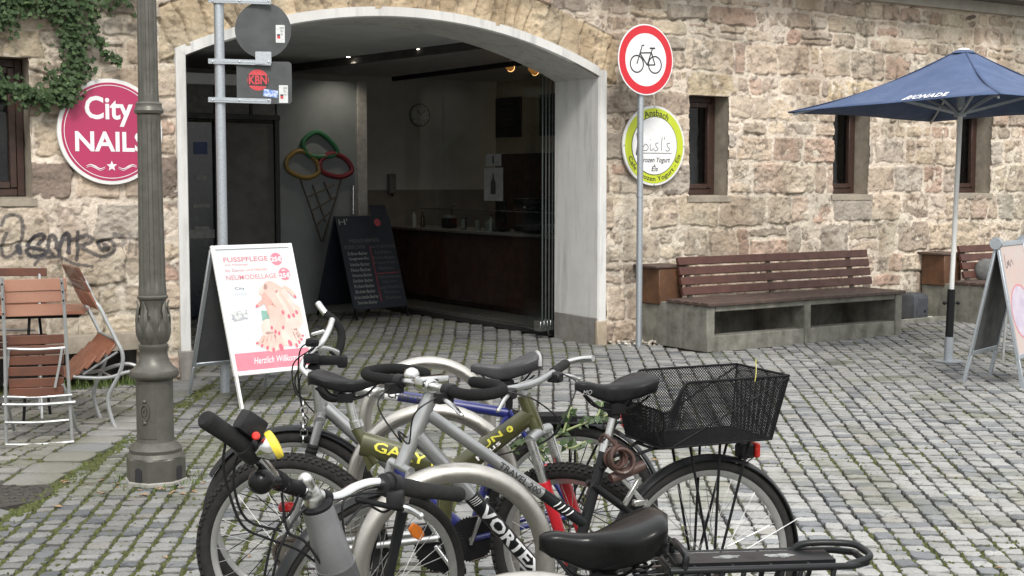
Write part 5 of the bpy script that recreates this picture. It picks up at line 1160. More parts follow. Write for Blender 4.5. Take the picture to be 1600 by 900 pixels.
for px_, py_, w, hh, lb in ((771, 250, .16, .13, 'small white notice high on the cafe glass above the poster'), (771, 288, .20, .36, 'narrow white poster with a dark bottle on the cafe glass')):
    d_ = ray(px_, py_); kk = (4.30 + WA.dot(U)) / d_.dot(U); c = CAM + d_ * kk
    nb = thing('notice', lb, 'notice', tuple(c)); mb = MB(); mb.box(c, (.003, w * 1.9, hh), (U, N, Z3)); sh = obj('paper', mb, pm('notice_paper', (.26, .26, .26), (.2, .2, .2), rough=.6), nb, smooth=False)
    mb = MB(); mb.lathe([(.045 * hh / .3, -.3 * hh), (.045 * hh / .3, .05 * hh), (.015, .2 * hh), (.015, .33 * hh)], c - U * .004, n=10); mb.v = [tuple(V(q) - U * ((V(q) - c + U * .004).dot(U)) * .95) for q in mb.v]; obj('print', mb, M_ink, sh)
dc = wpx(612, 287, TC - .05); dp_ = thing('soap_dispenser', 'white soap dispenser on the tiled cafe wall left of the clock', 'dispenser', tuple(dc)); mb = MB(); mb.box(dc, (.11, .10, .28), (U, N, Z3)); obj('dispenser_body', mb, pm('dispenser_white', (.26, .26, .25), rough=.4), dp_, bevel=.015); mb = MB(); mb.tube([dc - Z3 * .14, dc - Z3 * .17 - N * .03], .012, 8); obj('nozzle', mb, M_plastic, dp_)
# folding glass door leaves at the right, glass front
gd = thing('glass_door', 'folded stack of frameless glass door leaves beside the right arch jamb', 'glass door', tuple(wp(4.2, .95, 0)))
for k in range(4):
    c = wp(4.02 + .055 * k, .86 + .02 * k, 1.36); mb = MB(); mb.box(c, (.012, .34, 2.60), (U, N, Z3)); lf = obj('door_leaf', mb, M_glass, gd, smooth=False)
    mb = MB(); mb.box(c - Z3 * 1.24 - N * .10, (.024, .12, .10), (U, N, Z3)); obj('clamp', mb, M_alu, lf, bevel=.003)
    mb = MB(); mb.box(c - N * .172, (.014, .006, 2.58), (U, N, Z3)); obj('edge_seal', mb, pm('edge_seal', (.05, .06, .06), rough=.3), lf, smooth=False)
gf = thing('glass_front', 'tall fixed glass panes of the cafe front along the passage', 'glass front', tuple(wp(4.30, 2.8, .06)))
for k in range(3):
    mb = MB(); mb.box(wp(4.30, 1.60 + .92 * k + .1, 1.44), (.012, .91, 2.74), (U, N, Z3)); obj('pane', mb, M_glass, gf, smooth=False)
mb = MB(); mb.box(wp(4.30, 2.62, 2.82), (.05, 3.3, .05), (U, N, Z3)); obj('top_rail', mb, M_blackm, gf)
hb = MB(); hb.tube([wpx(552, 290, TE - .08), wpx(552, 335, TE - .08)], .016, 10); tag(obj('door_handle', hb, M_alu), 'vertical steel bar handle beside the ice cream cone decoration', 'handle'); 
# ceiling spots: the photograph shows one glowing orange and a few tiny downlights
M_lampglow = pm('spot_glow', (1, .6, .25), emit=((1, .52, .2), 2.5)); M_led = pm('led_glow', (1, .95, .85), emit=((1, .9, .75), 9.))
for i, c in enumerate((P(795, 104, 15.7), P(833, 110, 15.7))):
    sp_ = thing('spotlight', ('glowing orange ceiling spotlight tilted down in the cafe', 'second ceiling spotlight deeper in the cafe, aimed at the menu wall')[i], 'spotlight', tuple(c + Z3 * .12)); dn = (U * .90 - Z3 * .20 + N * .5).normalized()
    mb = MB(); mb.tube([c + Z3 * .12, c + Z3 * .03], .012, 8); obj('bracket', mb, M_alu, sp_); mb = MB(); mb.lathe([(.03, -.07), (.045, .05)], c, dn, n=18); obj('spot_housing', mb, pm('spot_amber', (.5, .22, .06), rough=.3, emit=((1, .42, .1), .15)), sp_)
    mb = MB(); disc(mb, c + dn * .052, dn.orthogonal(), dn.cross(dn.orthogonal()), .038, .003, 18); obj('spot_lens', mb, M_lampglow, sp_)
    ld = bpy.data.lights.new('spot', 'SPOT'); ld.energy = 9; ld.color = (1, .68, .38); ld.spot_size = math.radians(80); ld.spot_blend = .6; lo = bpy.data.objects.new('lamp_light', ld); COL.objects.link(lo); lo.location = c + dn * .07; lo.rotation_euler = (-dn).to_track_quat('Z', 'Y').to_euler()
for i, (s, t) in enumerate(((3.5, 3.9), (3.7, 2.6), (4.0, 1.6), (5.6, 4.4))):
    c = wp(s, t, cz_(t) - .004); dl = thing('downlight', ('small round ceiling downlight near the pale corner post', 'small round ceiling downlight in the middle of the passage soffit', 'small round ceiling downlight nearest the arch', 'small round ceiling downlight over the counter')[i], 'ceiling light', tuple(c)); mb = MB(); mb.lathe([(.045, -.008), (.05, .004)], c, n=20); obj('trim_ring', mb, M_alu, dl); mb = MB(); mb.lathe([(.022, -.010), (.022, -.002)], c, n=16); obj('lens', mb, M_led, dl)
    if i in (0, 3):
        ld = bpy.data.lights.new('downlight', 'SPOT'); ld.energy = 16; ld.color = (1, .9, .75); ld.spot_size = math.radians(130); ld.spot_blend = .8; ld.shadow_soft_size = .03; lo = bpy.data.objects.new('lamp_light', ld); COL.objects.link(lo); lo.location = c - Z3 * .03

# ------------------------------------------------------------------ ivy
M_ivy = pm('ivy_leaf', (.042, .072, .026), (.022, .042, .016), rough=.62, scale=7, amt=.9, spec=.25); M_ivyl = pm('pale_ivy_leaf', (.075, .115, .045), (.045, .075, .03), rough=.62, scale=7, spec=.25); M_stem = pm('ivy_stem', (.10, .075, .05), rough=.9)
iv = thing('ivy', 'dark green ivy hanging over the left window and the stone wall', 'ivy', tuple(wpx(110, 5)))
stems = [((-20, 5), (40, -5), (90, 5), (150, -5), (200, -20)), ((60, -20), (95, 20), (110, 60), (125, 105), (110, 140), (60, 150), (20, 140), (-20, 115)), ((130, -20), (140, 30), (150, 60), (165, 85), (185, 98)), ((100, -20), (120, 40), (118, 80), (100, 118), (85, 135)), ((-20, -12), (0, 20), (-25, 40)), ((95, 140), (105, 150), (98, 158)), ((60, -10), (25, 12), (8, 30)), ((60, 150), (75, 155), (50, 152)), ((-30, 125), (20, 138), (60, 146), (100, 132), (120, 110))]
mb = MB(); lf1 = MB(); lf2 = MB()
def ivy_leaf(m, p, s, nrm, up_):
    X = up_.cross(nrm).normalized(); Y = nrm.cross(X).normalized(); sh = ((0, -.35), (.28, -.55), (.62, -.30), (.42, .0), (.5, .32), (.2, .32), (0, .85), (-.2, .32), (-.5, .32), (-.42, 0), (-.62, -.30), (-.28, -.55))
    o = len(m.v); vs = [p + X * (a * s) + Y * (b * s) + nrm * (.14 * s * (abs(a) - .3)) for a, b in sh] + [p - nrm * .02 * s]; m.add(vs, [(k, (k + 1) % 12, 12) for k in range(12)])
for si, st in enumerate(stems):
    path = cr([wpx(x, y, -.06) for x, y in st], 14); mb.tube([q + N * random.uniform(-.01, .02) for q in path], .005, 5)
    for q in path:
        dens = (8, 5, 2.0, 6, 4, 2, 6, 3, 4)[si]; spread = (.11, .085, .030, .10, .065, .04, .09, .045, .045)[si]
        for _ in range(int(dens) + (random.random() < dens % 1)):
            p = q + U * random.gauss(0, spread * .6) + Z3 * random.gauss(-.01, spread * .6) - N * random.uniform(-.01, .11)
            nr = (-N * 1.0 + U * random.gauss(0, .45) + Z3 * random.gauss(.35, .4)).normalized(); ivy_leaf(lf2 if random.random() < .2 else lf1, p, random.uniform(.020, .042), nr, (-Z3 + U * random.gauss(0, .5)).normalized() * -1)
obj('stem', mb, M_stem, iv); obj('leaves', lf1, M_ivy, iv, smooth=False); obj('pale_leaves', lf2, M_ivyl, iv, smooth=False)

# ------------------------------------------------------------------ cafe furniture at the left
M_csl = pm('varnished_chair_slat', (.265, .112, .066), (.17, .068, .040), rough=.42, scale=6, amt=.9, bump=.2, coat=.2); M_csd = pm('dark_chair_slat', (.13, .05, .03), (.08, .03, .018), rough=.4, scale=6, coat=.2); M_cfr = pm('pale_metal_frame', (.40, .41, .41), (.31, .32, .32), rough=.42, metal=.5, scale=20)
def slat(mb, a, b, w, up_, th=.014, bow=.0, n=6, bd_=None):
    a, b = V(a), V(b); up_ = V(up_); X = (b - a).normalized(); up_ = (up_ - X * up_.dot(X)).normalized(); nn = X.cross(up_).normalized(); rows = []
    for k in range(n + 1):
        t = k / n; c = a.lerp(b, t) + (bd_ or nn) * (bow * (1 - (2 * t - 1) ** 2)); rows.append([c + up_ * w / 2 + nn * th / 2, c - up_ * w / 2 + nn * th / 2, c - up_ * w / 2 - nn * th / 2, c + up_ * w / 2 - nn * th / 2])
    mb.loft(rows)
# folded-up chair in front, seen from behind
c1 = thing('folding_chair', 'wooden slatted folding chair seen from behind at the front of the cafe table', 'chair', (-2.87, 8.22, 0))
R1 = V((.375, .10, 0)).normalized(); F1 = V((-R1.y, R1.x, 0)); c0 = G(62, 693)
yb = c0.y
for i, yy_ in enumerate((445, 463, 484)):
    mb = MB(); a, b = P(7, yy_ + 2, yb - .04), P(104, yy_ - 1, yb + .06); slat(mb, a, b, .073, Z3 + F1 * .1, .016, .015); obj('back_slat', mb, pm('faded_chair_slat', (.32, .155, .10), (.235, .11, .07), rough=.45, scale=6, amt=.8, bump=.2), c1, bevel=.003)
for pts in (((3, 434), (6, 500), (8, 560), (9, 630), (10, 695)), ((96, 436), (100, 475), (104, 540), (108, 610), (113, 690))):
    mb = MB(); ys = yb + (-.02 if pts[0][0] < 50 else .08); path = [P(x, y, ys - .10 * (1 - i / 4)) for i, (x, y) in enumerate(pts)]; mb.tube(cr(path, 4), .0105, 8)
    mb.bar(path[0], path[0].lerp(path[1], .95), .006, .032, up=F1); obj('back_leg', mb, M_cfr, c1)
    for q in (.15, .5, .85):
        rv = MB(); rv.ball(path[0].lerp(path[1], q) - F1 * .018, .006, n=8, m=5); obj('rivet', rv, M_blackm, c1)
for i, yy_ in enumerate((530, 546, 562, 579, 597, 612)):
    mb = MB(); k = i / 5; slat(mb, P(12 + 2 * k, yy_ + 2, yb + .02 - .05 * k), P(100, yy_ - 1, yb + .10 - .05 * k), .056, Z3, .016, .012); obj('seat_slat', mb, M_csd, c1, bevel=.003)
for a, b, r in (((10, 545), (105, 543), .009), ((5, 620), (113, 617), .008), ((4, 632), (118, 628), .010), ((8, 695), (116, 690), .010), ((8, 660), (108, 656), .008)):
    mb = MB(); mb.tube(cr([P(*a, yb - .05), P((a[0] + b[0]) / 2, (a[1] + b[1]) / 2 + 2, yb), P(*b, yb + .05)], 5), r, 8); obj('cross_bar', mb, M_cfr, c1)
for pts in (((14, 545), (12, 580), (8, 622)), ((97, 545), (93, 570), (86, 605))):
    mb = MB(); path = [P(x, y, yb + .0) for x, y in pts]
    for p_, q_ in zip(path[:-1], path[1:]): mb.bar(p_, q_, .014, .024, up=F1)
    obj('seat_bracket', mb, M_cfr, c1)
mb = MB(); mb.tube(cr([P(98, 600, yb + .05), P(108, 625, yb + .1), P(118, 665, yb + .25), P(126, 676, yb + .33), P(122, 680, yb + .36)], 5), .0105, 8); obj('front_leg', mb, M_cfr, c1)
mb = MB(); mb.tube(cr([P(8, 600, yb), P(14, 640, yb + .15), P(22, 672, yb + .3)], 5), .0105, 8); obj('front_leg', mb, M_cfr, c1)
# tilted armchair at the right of the table
c2 = thing('garden_armchair', 'slatted chair with curved metal legs tilted against the cafe table', 'chair', (-2.62, 8.85, 0))
def fz(x, y): return (x / 3.0, 400 + y / 3.0)
An = [(385, 95), (415, 150), (440, 205), (470, 245), (510, 325), (545, 395), (572, 450), (575, 500), (560, 550), (530, 610), (508, 660), (510, 710), (525, 765), (542, 808)]
Af = [(310, 70), (345, 130), (375, 190), (405, 235), (440, 300), (470, 360), (495, 410), (498, 470), (475, 540), (450, 600), (440, 650), (450, 700), (465, 745), (475, 770)]
for pts, Y in ((An, 8.72), (Af, 9.08)):
    mb = MB(); path = cr([P(*fz(*q), Y) for q in pts], 5); mb.tube(path, .013, 8); obj('side_frame', mb, M_cfr, c2)
for pts, Y in ((((345, 565), (400, 570), (470, 572), (530, 565), (580, 548), (650, 535)), 8.72), (((360, 545), (420, 545), (480, 535), (540, 515), (600, 505), (655, 520)), 9.05)):
    mb = MB(); mb.tube(cr([P(*fz(*q), Y) for q in pts], 5), .012, 8); obj('seat_rail', mb, M_cfr, c2)
for a, b, Y1_, Y2_ in (((465, 535), (530, 570), 9.0, 8.74), ((460, 355), (545, 395), 9.05, 8.74), ((475, 770), (545, 810), 9.05, 8.72), ((390, 555), (550, 450), 8.74, 8.72)):
    mb = MB(); mb.tube([P(*fz(*a), Y1_), P(*fz(*b), Y2_)], .008, 8); obj('stretcher', mb, M_cfr, c2)
for i, (a, b) in enumerate((((312, 75), (385, 92)), ((345, 135), (415, 158)), ((370, 185), (440, 210)))):
    mb = MB(); slat(mb, P(*fz(*a), 9.08), P(*fz(*b), 8.70), .118, P(*fz(310, 70), 9.0) - P(*fz(400, 225), 9.0), .016, .0); obj('back_slat', mb, M_csd if i != 2 else M_csl, c2, bevel=.003)
for a, b in (((440, 392), (530, 432)), ((400, 430), (480, 470)), ((365, 462), (430, 500)), ((330, 495), (385, 530)), ((305, 520), (350, 555))):
    mb = MB(); slat(mb, P(*fz(*a), 9.02), P(*fz(*b), 8.72), .105, P(*fz(480, 410), 8.9) - P(*fz(340, 530), 8.9) + Z3 * .02, .016); obj('seat_slat', mb, M_csl, c2, bevel=.003)
# table
tb = thing('garden_table', 'slatted wooden cafe table with thin metal legs', 'table', (-3.3, 9.0, 0))
mb = MB(); R3 = V((.98, .2, 0)).normalized(); F3 = V((-R3.y, R3.x, 0)); tc0 = P(132, 489, 8.80)
for k in range(5): mb.box(tc0 - R3 * .60 + F3 * (.07 + .115 * k), (1.2, .105, .022), (R3, F3, Z3))
obj('table_top', mb, M_csl, tb, bevel=.003)
mb = MB(); mb.box(tc0 - R3 * .6 + F3 * .3 - Z3 * .025, (1.12, .5, .02), (R3, F3, Z3)); obj('under_frame', mb, M_blackm, tb)
for k, (ra, fa) in enumerate(((.35, .08), (.35, .5), (1.1, .08), (1.1, .5))):
    a = tc0 - R3 * ra + F3 * fa; mb = MB(); mb.tube([a - Z3 * .02, V((a.x + (.06 if k % 2 else -.06), a.y, .0))], .010, 8); obj('leg', mb, M_blackm, tb)
# chair beyond the table, facing the square
c3 = thing('folding_chair', 'slatted chair beyond the cafe table with only its top slat and seat showing', 'chair', (-3.5, 9.75, 0)); 
for yy_, m in ((425, M_csd), (450, M_csd), (472, M_csd)):
    mb = MB(); slat(mb, P(-60, yy_, 9.8), P(73, yy_, 9.8), .058, Z3, .016, .01); obj('back_slat', mb, m, c3, bevel=.003)
for yy_, Y in ((530, 9.35), (541, 9.25), (553, 9.18)):
    mb = MB(); slat(mb, P(-60, yy_ + 2, Y), P(72, yy_ - 4, Y), .06, Z3 * .5 + V((0, 1, 0)), .018); obj('seat_slat', mb, M_csd, c3, bevel=.003)
for x in (-50, 62):
    mb = MB(); mb.tube([P(x, 418, 9.82), P(x, 520, 9.6), G(x, 640)], .010, 8); obj('back_leg', mb, M_cfr, c3); mb = MB(); mb.tube([P(x, 545, 9.3), P(x + 4, 655, 9.1)], .010, 8); obj('front_leg', mb, M_cfr, c3)
mb = MB(); mb.tube([P(-50, 515, 9.4), P(55, 516, 9.4)], .008, 8); obj('cross_bar', mb, M_cfr, c3)
# small metal cafe chair leg behind the right board
sc0 = P(1567, 545, 12.0); lc = thing('metal_stool', 'pale metal stool mostly hidden behind the right display board', 'stool', (sc0.x + .2, 12.2, 0))
o_ = V((sc0.x + .22, 12.25, 0))
for a, b in ((-.2, -.2), (.2, -.2), (.2, .2), (-.2, .2)):
    mb = MB(); mb.tube([o_ + V((a, b, 0)), o_ + V((a * .85, b * .85, .45))], .012, 8); obj('leg', mb, M_cfr, lc)
mb = MB(); mb.box(o_ + Z3 * .46, (.40, .40, .02)); obj('seat', mb, M_blackm, lc, bevel=.006)
mb = MB(); mb.ring2(.18, .20, o_ + Z3 * .10, V((1, 0, 0)), V((0, 1, 0)), .012, 32); obj('foot_ring', mb, M_cfr, lc)

# ------------------------------------------------------------------ bicycle stands
def hoop(cx, cy, half, top, ang, label):
    t = thing('bicycle_stand', label, 'bicycle stand', (cx, cy, 0), 0, 'steel hoop bicycle stands in a row')
    X = V((math.cos(ang), math.sin(ang), 0)); c = V((cx, cy, 0)); pts = [c - X * half + Z3 * -.05, c - X * half + Z3 * .2, c - X * half + Z3 * (top - .34)]
    n = 26
    for k in range(1, n): a = math.pi - math.pi * k / n; pts.append(c + X * (half * math.cos(a)) + Z3 * (top - .30 + .27 * math.sin(a)))
    pts += [c + X * half + Z3 * (top - .34), c + X * half + Z3 * .2, c + X * half - Z3 * .05]
    mb = MB(); mb.tube(pts, .029, 20); obj('hoop', mb, M_steel, t, ang=60)
    for s in (-1, 1):
        mb = MB(); mb.lathe([(.06, .002), (.06, .01), (.034, .012)], c + X * (s * half), n=24); obj('foot_collar', mb, M_steel, t)
    return t
hoop(-.385, 6.16, .285, .80, .10, 'steel hoop bicycle stand farthest from the camera, behind all the parked bicycles')
hoop(-.285, 4.86, .285, .80, .06, 'steel hoop bicycle stand between the blue and silver bicycle and the olive mountain bike')
hoop(-.165, 3.82, .275, .80, .30, 'steel hoop bicycle stand in front of the silver and black trekking bicycle')
hoop(.03, 2.83, .285, .775, .10, 'steel hoop bicycle stand nearest the camera, cut by the bottom edge of the picture')

# ------------------------------------------------------------------ bicycle building
class Plane:
    """the upright middle plane of a bicycle: rear axle foot R, front axle foot F"""
    def __init__(s, R, F_):
        s.R = V((R[0], R[1], 0)); s.h = (V((F_[0], F_[1], 0)) - s.R).normalized(); s.l = V((-s.h.y, s.h.x, 0)); s.near = s.l if (CAM - s.R).dot(s.l) > 0 else -s.l
    def px(s, x, y, lat=0.):                                  # lat > 0 is towards the camera
        o = s.R + s.near * lat; d = ray(x, y); k = (o - CAM).dot(s.l) / d.dot(s.l); return CAM + d * k
    def at(s, x, z, lat=0.): return s.R + s.h * x + Z3 * z + s.near * lat
def rot_about(p, o, ax, a): return o + Matrix.Rotation(a, 3, ax) @ (V(p) - o)
def circ(C, A, B, r, n): return [V(C) + A * (r * math.cos(2 * math.pi * k / n)) + B * (r * math.sin(2 * math.pi * k / n)) for k in range(n)]
M_tyre = pm('tyre_rubber', (.014, .014, .014), (.028, .027, .025), spec=.2, rough=.85, scale=35, amt=.7, bump=.3, bscale=160)
M_rim = pm('grey_rim', (.50, .50, .49), (.40, .40, .39), rough=.38, metal=.85, scale=30)
def wheel(parent, C, ax, R, tr, rimm=None, knobs=False, spokes=32, black_spokes=False, name='front_wheel', hubr=.018, wall=None):
    C, ax = V(C), V(ax).normalized(); B = Z3 - ax * Z3.dot(ax); B.normalize(); A = B.cross(ax).normalized(); rimm = rimm or M_rim
    Rr = R - 2 * tr + .004; mb = MB(); n = 72; rows = []
    for k in range(n + 1):
        a = 2 * math.pi * k / n; e = A * math.cos(a) + B * math.sin(a); rows.append([C + e * (Rr + dx_) + ax * dz_ for dx_, dz_ in ((.004, -.011), (.004, .011), (-.012, .010), (-.020, .004), (-.020, -.004), (-.012, -.010))])
    mb.loft(rows, caps=False); w = obj(name, mb, rimm, parent, ang=50)
    mb = MB(); rows = []
    n = 96; m = 12
    for k in range(n + 1):
        a = 2 * math.pi * k / n; e = A * math.cos(a) + B * math.sin(a)
        rows.append([C + e * (R - tr + tr * math.cos(2 * math.pi * q / m)) + ax * (tr * .92 * math.sin(2 * math.pi * q / m)) for q in range(m)])
    mb.loft(rows, caps=False)
    nk = 84 if knobs else 0
    for k in range(nk):
        for lat, ph in ((-.62, 0), (.62, 0), (0, .5), (-1.0, .5), (1.0, .5)):
            a = 2 * math.pi * (k + ph) / nk; th = lat * .95; e = A * math.cos(a) + B * math.sin(a); nn = e * math.cos(th) + ax * math.sin(th); tg = e.cross(ax).normalized()
            mb.box(C + e * (R - tr) + nn * (tr + .0015), (.013, .010, .007), (tg, nn.cross(tg).normalized(), nn))
    obj('tyre', mb, M_tyre, w, ang=60)
    mb = MB(); mb.lathe([(.014, -.05), (.014, -.040), (hubr + .012, -.036), (hubr + .012, -.030), (hubr, -.026), (hubr, .026), (hubr + .012, .030), (hubr + .012, .036), (.014, .040), (.014, .05)], C, ax, n=18); obj('hub', mb, M_alu, w)
    mb = MB(); ms = M_blackm if black_spokes else M_spoke
    for k in range(spokes):
        sd_ = 1 if k % 2 else -1; a = 2 * math.pi * k / spokes; da = (1 if (k // 2) % 2 else -1) * .85; h_ = hubr + .008
        p = C + (A * math.cos(a + da) + B * math.sin(a + da)) * h_ + ax * (.033 * sd_); q_ = C + (A * math.cos(a) + B * math.sin(a)) * (Rr - .018) + ax * (.003 * sd_); mb.tube([p, q_], .0019 if black_spokes else .0012, 4, caps=False)
    obj('spokes', mb, ms, w)
    return w
def saddle(parent, c, fwd, L=.27, Wd=.16, m=None, tilt=0., drop=.055, name='saddle'):
    """c = top middle of the saddle"""
    fwd = V(fwd).normalized(); l = V((-fwd.y, fwd.x, 0)).normalized(); c = V(c); rows = []; n = 22; K_ = 18
    for i in range(n + 1):
        t = i / n; x = (t - .5) * L                            # 0 = tail, 1 = nose
        if t < .5: w = Wd / 2 * (1 - max(0, (.22 - t) / .22) ** 2.2 * .75)
        else: w = 0
        bl_ = sst(.26, .62, np.array(t)); w = (Wd / 2 * math.sqrt(max(0.0, 1 - max(0, (.20 - t) / .20) ** 2.4)) + .0) * (1 - bl_) + .023 * bl_
        if t > .9: w *= math.sqrt(max(.02, 1 - ((t - .9) / .1) ** 2))
        w = max(w, .006)
        zt = .012 * math.cos((t - .1) * math.pi * 2) + (.010 if t < .25 else 0) * (1 - t / .25) - .014 * max(0, (t - .82) / .18) ** 2 - .010 * max(0, (.10 - t) / .1) ** 2 + math.tan(tilt) * x
        dp_ = drop * (1.0 - .35 * sst(.45, .95, np.array(t))) * (1 - .45 * max(0, (t - .9) / .1))
        r_ = []
        for k in range(K_):
            a = 2 * math.pi * k / K_; cy_, sy_ = math.cos(a), math.sin(a)
            yy_ = w * (abs(cy_) ** .62) * (1 if cy_ > 0 else -1)
            if sy_ >= 0: zz_ = zt + dp_ * .30 * ((abs(sy_) ** .8) - 1)
            else: zz_ = zt - dp_ * .30 - dp_ * .70 * (abs(sy_) ** .55); yy_ *= .90
            r_.append(c + fwd * x + l * yy_ + Z3 * zz_)
        rows.append(r_)
    mb = MB(); mb.loft(rows); s = obj(name, mb, m or M_vinyl2, parent, ang=75)
    mb = MB()
    for sd_ in (-1, 1):
        mb.tube(cr([c - fwd * (L * .36) + l * (sd_ * .045) - Z3 * (drop * .8), c - fwd * .05 + l * (sd_ * .022) - Z3 * (drop + .025), c + fwd * .05 + l * (sd_ * .022) - Z3 * (drop + .025), c + fwd * (L * .38) + l * (sd_ * .010) - Z3 * (drop * .7)], 5), .0036, 6)
    mb.box(c - Z3 * (drop + .026), (.05, .055, .03), (fwd, l, Z3)); obj('rails', mb, M_blackm, s)
    return s
def crankset(parent, bb, h, near, R=.075, ang=.6, arm=.17, m=None, ring=None):
    bb = V(bb); m = m or M_alu; fw = h; lat = near
    mb = MB(); c = bb + lat * .042; n = 44
    mb.prism([((R + (.004 if k % 2 else -.003)) * math.cos(6.2832 * k / (2 * n)), (R + (.004 if k % 2 else -.003)) * math.sin(6.2832 * k / (2 * n))) for k in range(2 * n)], c, fw, Z3, .002, .002); cs_ = obj('chainring', mb, ring or M_blackm, parent, smooth=False)
    for s, lt in ((1, .062), (-1, -.062)):
        d = fw * (math.cos(ang) * s) + Z3 * (math.sin(ang) * s); a = bb + lat * lt; b = a + d * arm + lat * (.012 * s)
        mb = MB(); mb.tube([bb + lat * (lt * .5), a], .012, 8); mb.bar(a - d * .015, b + d * .012, .014, .026, up=lat); ca = obj('crank', mb, m, cs_, bevel=.003)
        pc_ = b + lat * (s * .055); mb = MB(); mb.tube([b, b + lat * (s * .10)], .006, 8); mb.box(pc_ + fw * .038, (.016, .085, .022), (fw, lat, Z3)); mb.box(pc_ - fw * .038, (.016, .085, .022), (fw, lat, Z3)); mb.box(pc_ + lat * (s * .042), (.09, .008, .018), (fw, lat, Z3)); obj('pedal', mb, M_plastic, cs_)
    return cs_
def chain(parent, bb, ra, near, r1, r2):
    mb = MB(); up_ = Z3
    for s in (1, -1): mb.tube([V(bb) + near * .042 + up_ * (r1 * s), V(ra) + near * .042 + up_ * (r2 * s)], .0038, 5)
    mb.tube(circ(V(ra) + near * .042, V((near.y, -near.x, 0)), Z3, r2, 20), .006, 5, closed=True); obj('chain', mb, pm('oily_chain', (.10, .085, .07), (.06, .05, .045), rough=.45, metal=.8), parent)
def cable(parent, pts, r=.0028, name='cable', m=None, n=8):
    mb = MB(); mb.tube(cr(pts, n), r, 6); return obj(name, mb, m or M_plastic, parent)
def tb(parent, name, segs, mats, n=14, **kw):
    mb = MB()
    for s in segs:
        if len(s) > 4: mb.m(s[4])
        else: mb.m(0)
        a, b = V(s[0]), V(s[1]); mb.tube([a, b], [s[2], s[3]], n)
    return obj(name, mb, mats, parent, **kw)
def mudguard(parent, C, ax, R, w, a0, a1, m=None, name='mudguard'):
    C, ax = V(C), V(ax).normalized(); B = (Z3 - ax * Z3.dot(ax)).normalized(); A = B.cross(ax).normalized(); rows = []; n = 44
    for k in range(n + 1):
        a = math.radians(a0 + (a1 - a0) * k / n); e = A * math.cos(a) + B * math.sin(a); r_ = []
        for q in range(8): t = -1 + 2 * q / 7; r_.append(C + e * (R - .014 * t * t + .002) + ax * (w / 2 * t))
        for q in range(8): t = 1 - 2 * q / 7; r_.append(C + e * (R - .014 * t * t - .001) + ax * (w / 2 * t * .96))
        rows.append(r_)
    mb = MB(); mb.loft(rows); return obj(name, mb, m or M_blackp, parent, ang=60)
def lever(parent, a, b, r=.007, m=None):
    mb = MB(); a, b = V(a), V(b); mid = (a + b) / 2 + Z3 * .006; mb.tube(cr([a, mid, b], 6), [r * (1.1 - .5 * abs(i / 12 - .5)) for i in range(13)], 8); mb.ball(b, r * 1.1, n=8, m=6); return obj('brake_lever', mb, m or M_alu, parent)

# ================================================================== silver and black trekking bicycle with basket
A_ = Plane((.62, 4.34), (-.40, 3.90))
bA = thing('bicycle', 'silver and black trekking bicycle with butterfly handlebar and black wire basket on its rear rack', 'bicycle', tuple(A_.R.lerp(V((-.4, 3.9, 0)), .5)), 0, 'bicycles parked at the hoops')
RA = A_.at(0, .35); wbA = (V((-.4, 3.9, 0)) - A_.R).length; nrA = A_.near
ht, hb = A_.px(676, 612), A_.px(637, 704); stA = (ht - hb).normalized()
steerA = math.radians(19)
FA0 = A_.at(wbA, .35); 
def SA(p): return rot_about(p, hb, stA, steerA)
FA = SA(FA0); axA = (Matrix.Rotation(steerA, 3, stA) @ A_.l)
wheel(bA, RA, A_.l, .35, .019, name='rear_wheel', spokes=36, hubr=.026); wheel(bA, FA, axA, .35, .019, name='front_wheel', spokes=36, black_spokes=False, hubr=.03)
sc1 = A_.px(946, 700); scl = A_.px(902, 800); bbA = A_.px(880, 940)
t0, t1 = A_.px(668, 646), A_.px(911, 816); d0, d1 = A_.px(652, 680), A_.px(874, 930)
tm = t0.lerp(t1, .72); dm = d0.lerp(d1, .36)
tb(bA, 'frame', [(ht, hb, .023, .023), (t0, tm, .0185, .0185), (d0, dm, .0235, .0235), (tm, t1, .0187, .0187, 1), (dm, d1, .0237, .0237, 1), (sc1, bbA, .0175, .0175, 1),
    (bbA - nrA * .045, RA - nrA * .055, .010, .009, 1), (bbA + nrA * .045, RA + nrA * .055, .010, .009, 1), (sc1.lerp(scl, .55) - nrA * .02, RA - nrA * .055, .010, .008, 1), (sc1.lerp(scl, .55) + nrA * .02, RA + nrA * .055, .010, .008, 1), (bbA - nrA * .04, bbA + nrA * .04, .022, .022, 1)], [M_silver, M_blackp])
mb = MB(); text_tube(mb, 'VORTEX', d0.lerp(d1, .43), d0.lerp(d1, .84), .0237, .042, bold=.03); obj('frame_lettering', mb, M_wht_ink, bA, smooth=False)
mb = MB(); text_tube(mb, 'TRAVEL 200', t0.lerp(t1, .44), t0.lerp(t1, .70), .0188, .020, bold=.01); obj('frame_lettering', mb, M_ink, bA, smooth=False)
mb = MB(); text_tube(mb, '////', t0.lerp(t1, .80), t0.lerp(t1, .91), .0188, .026); obj('frame_stripes', mb, M_wht_ink, bA, smooth=False)
mb = MB(); text_tube(mb, '////', d0.lerp(d1, .365), d0.lerp(d1, .405), .0238, .03); obj('frame_stripes', mb, M_wht_ink, bA, smooth=False)
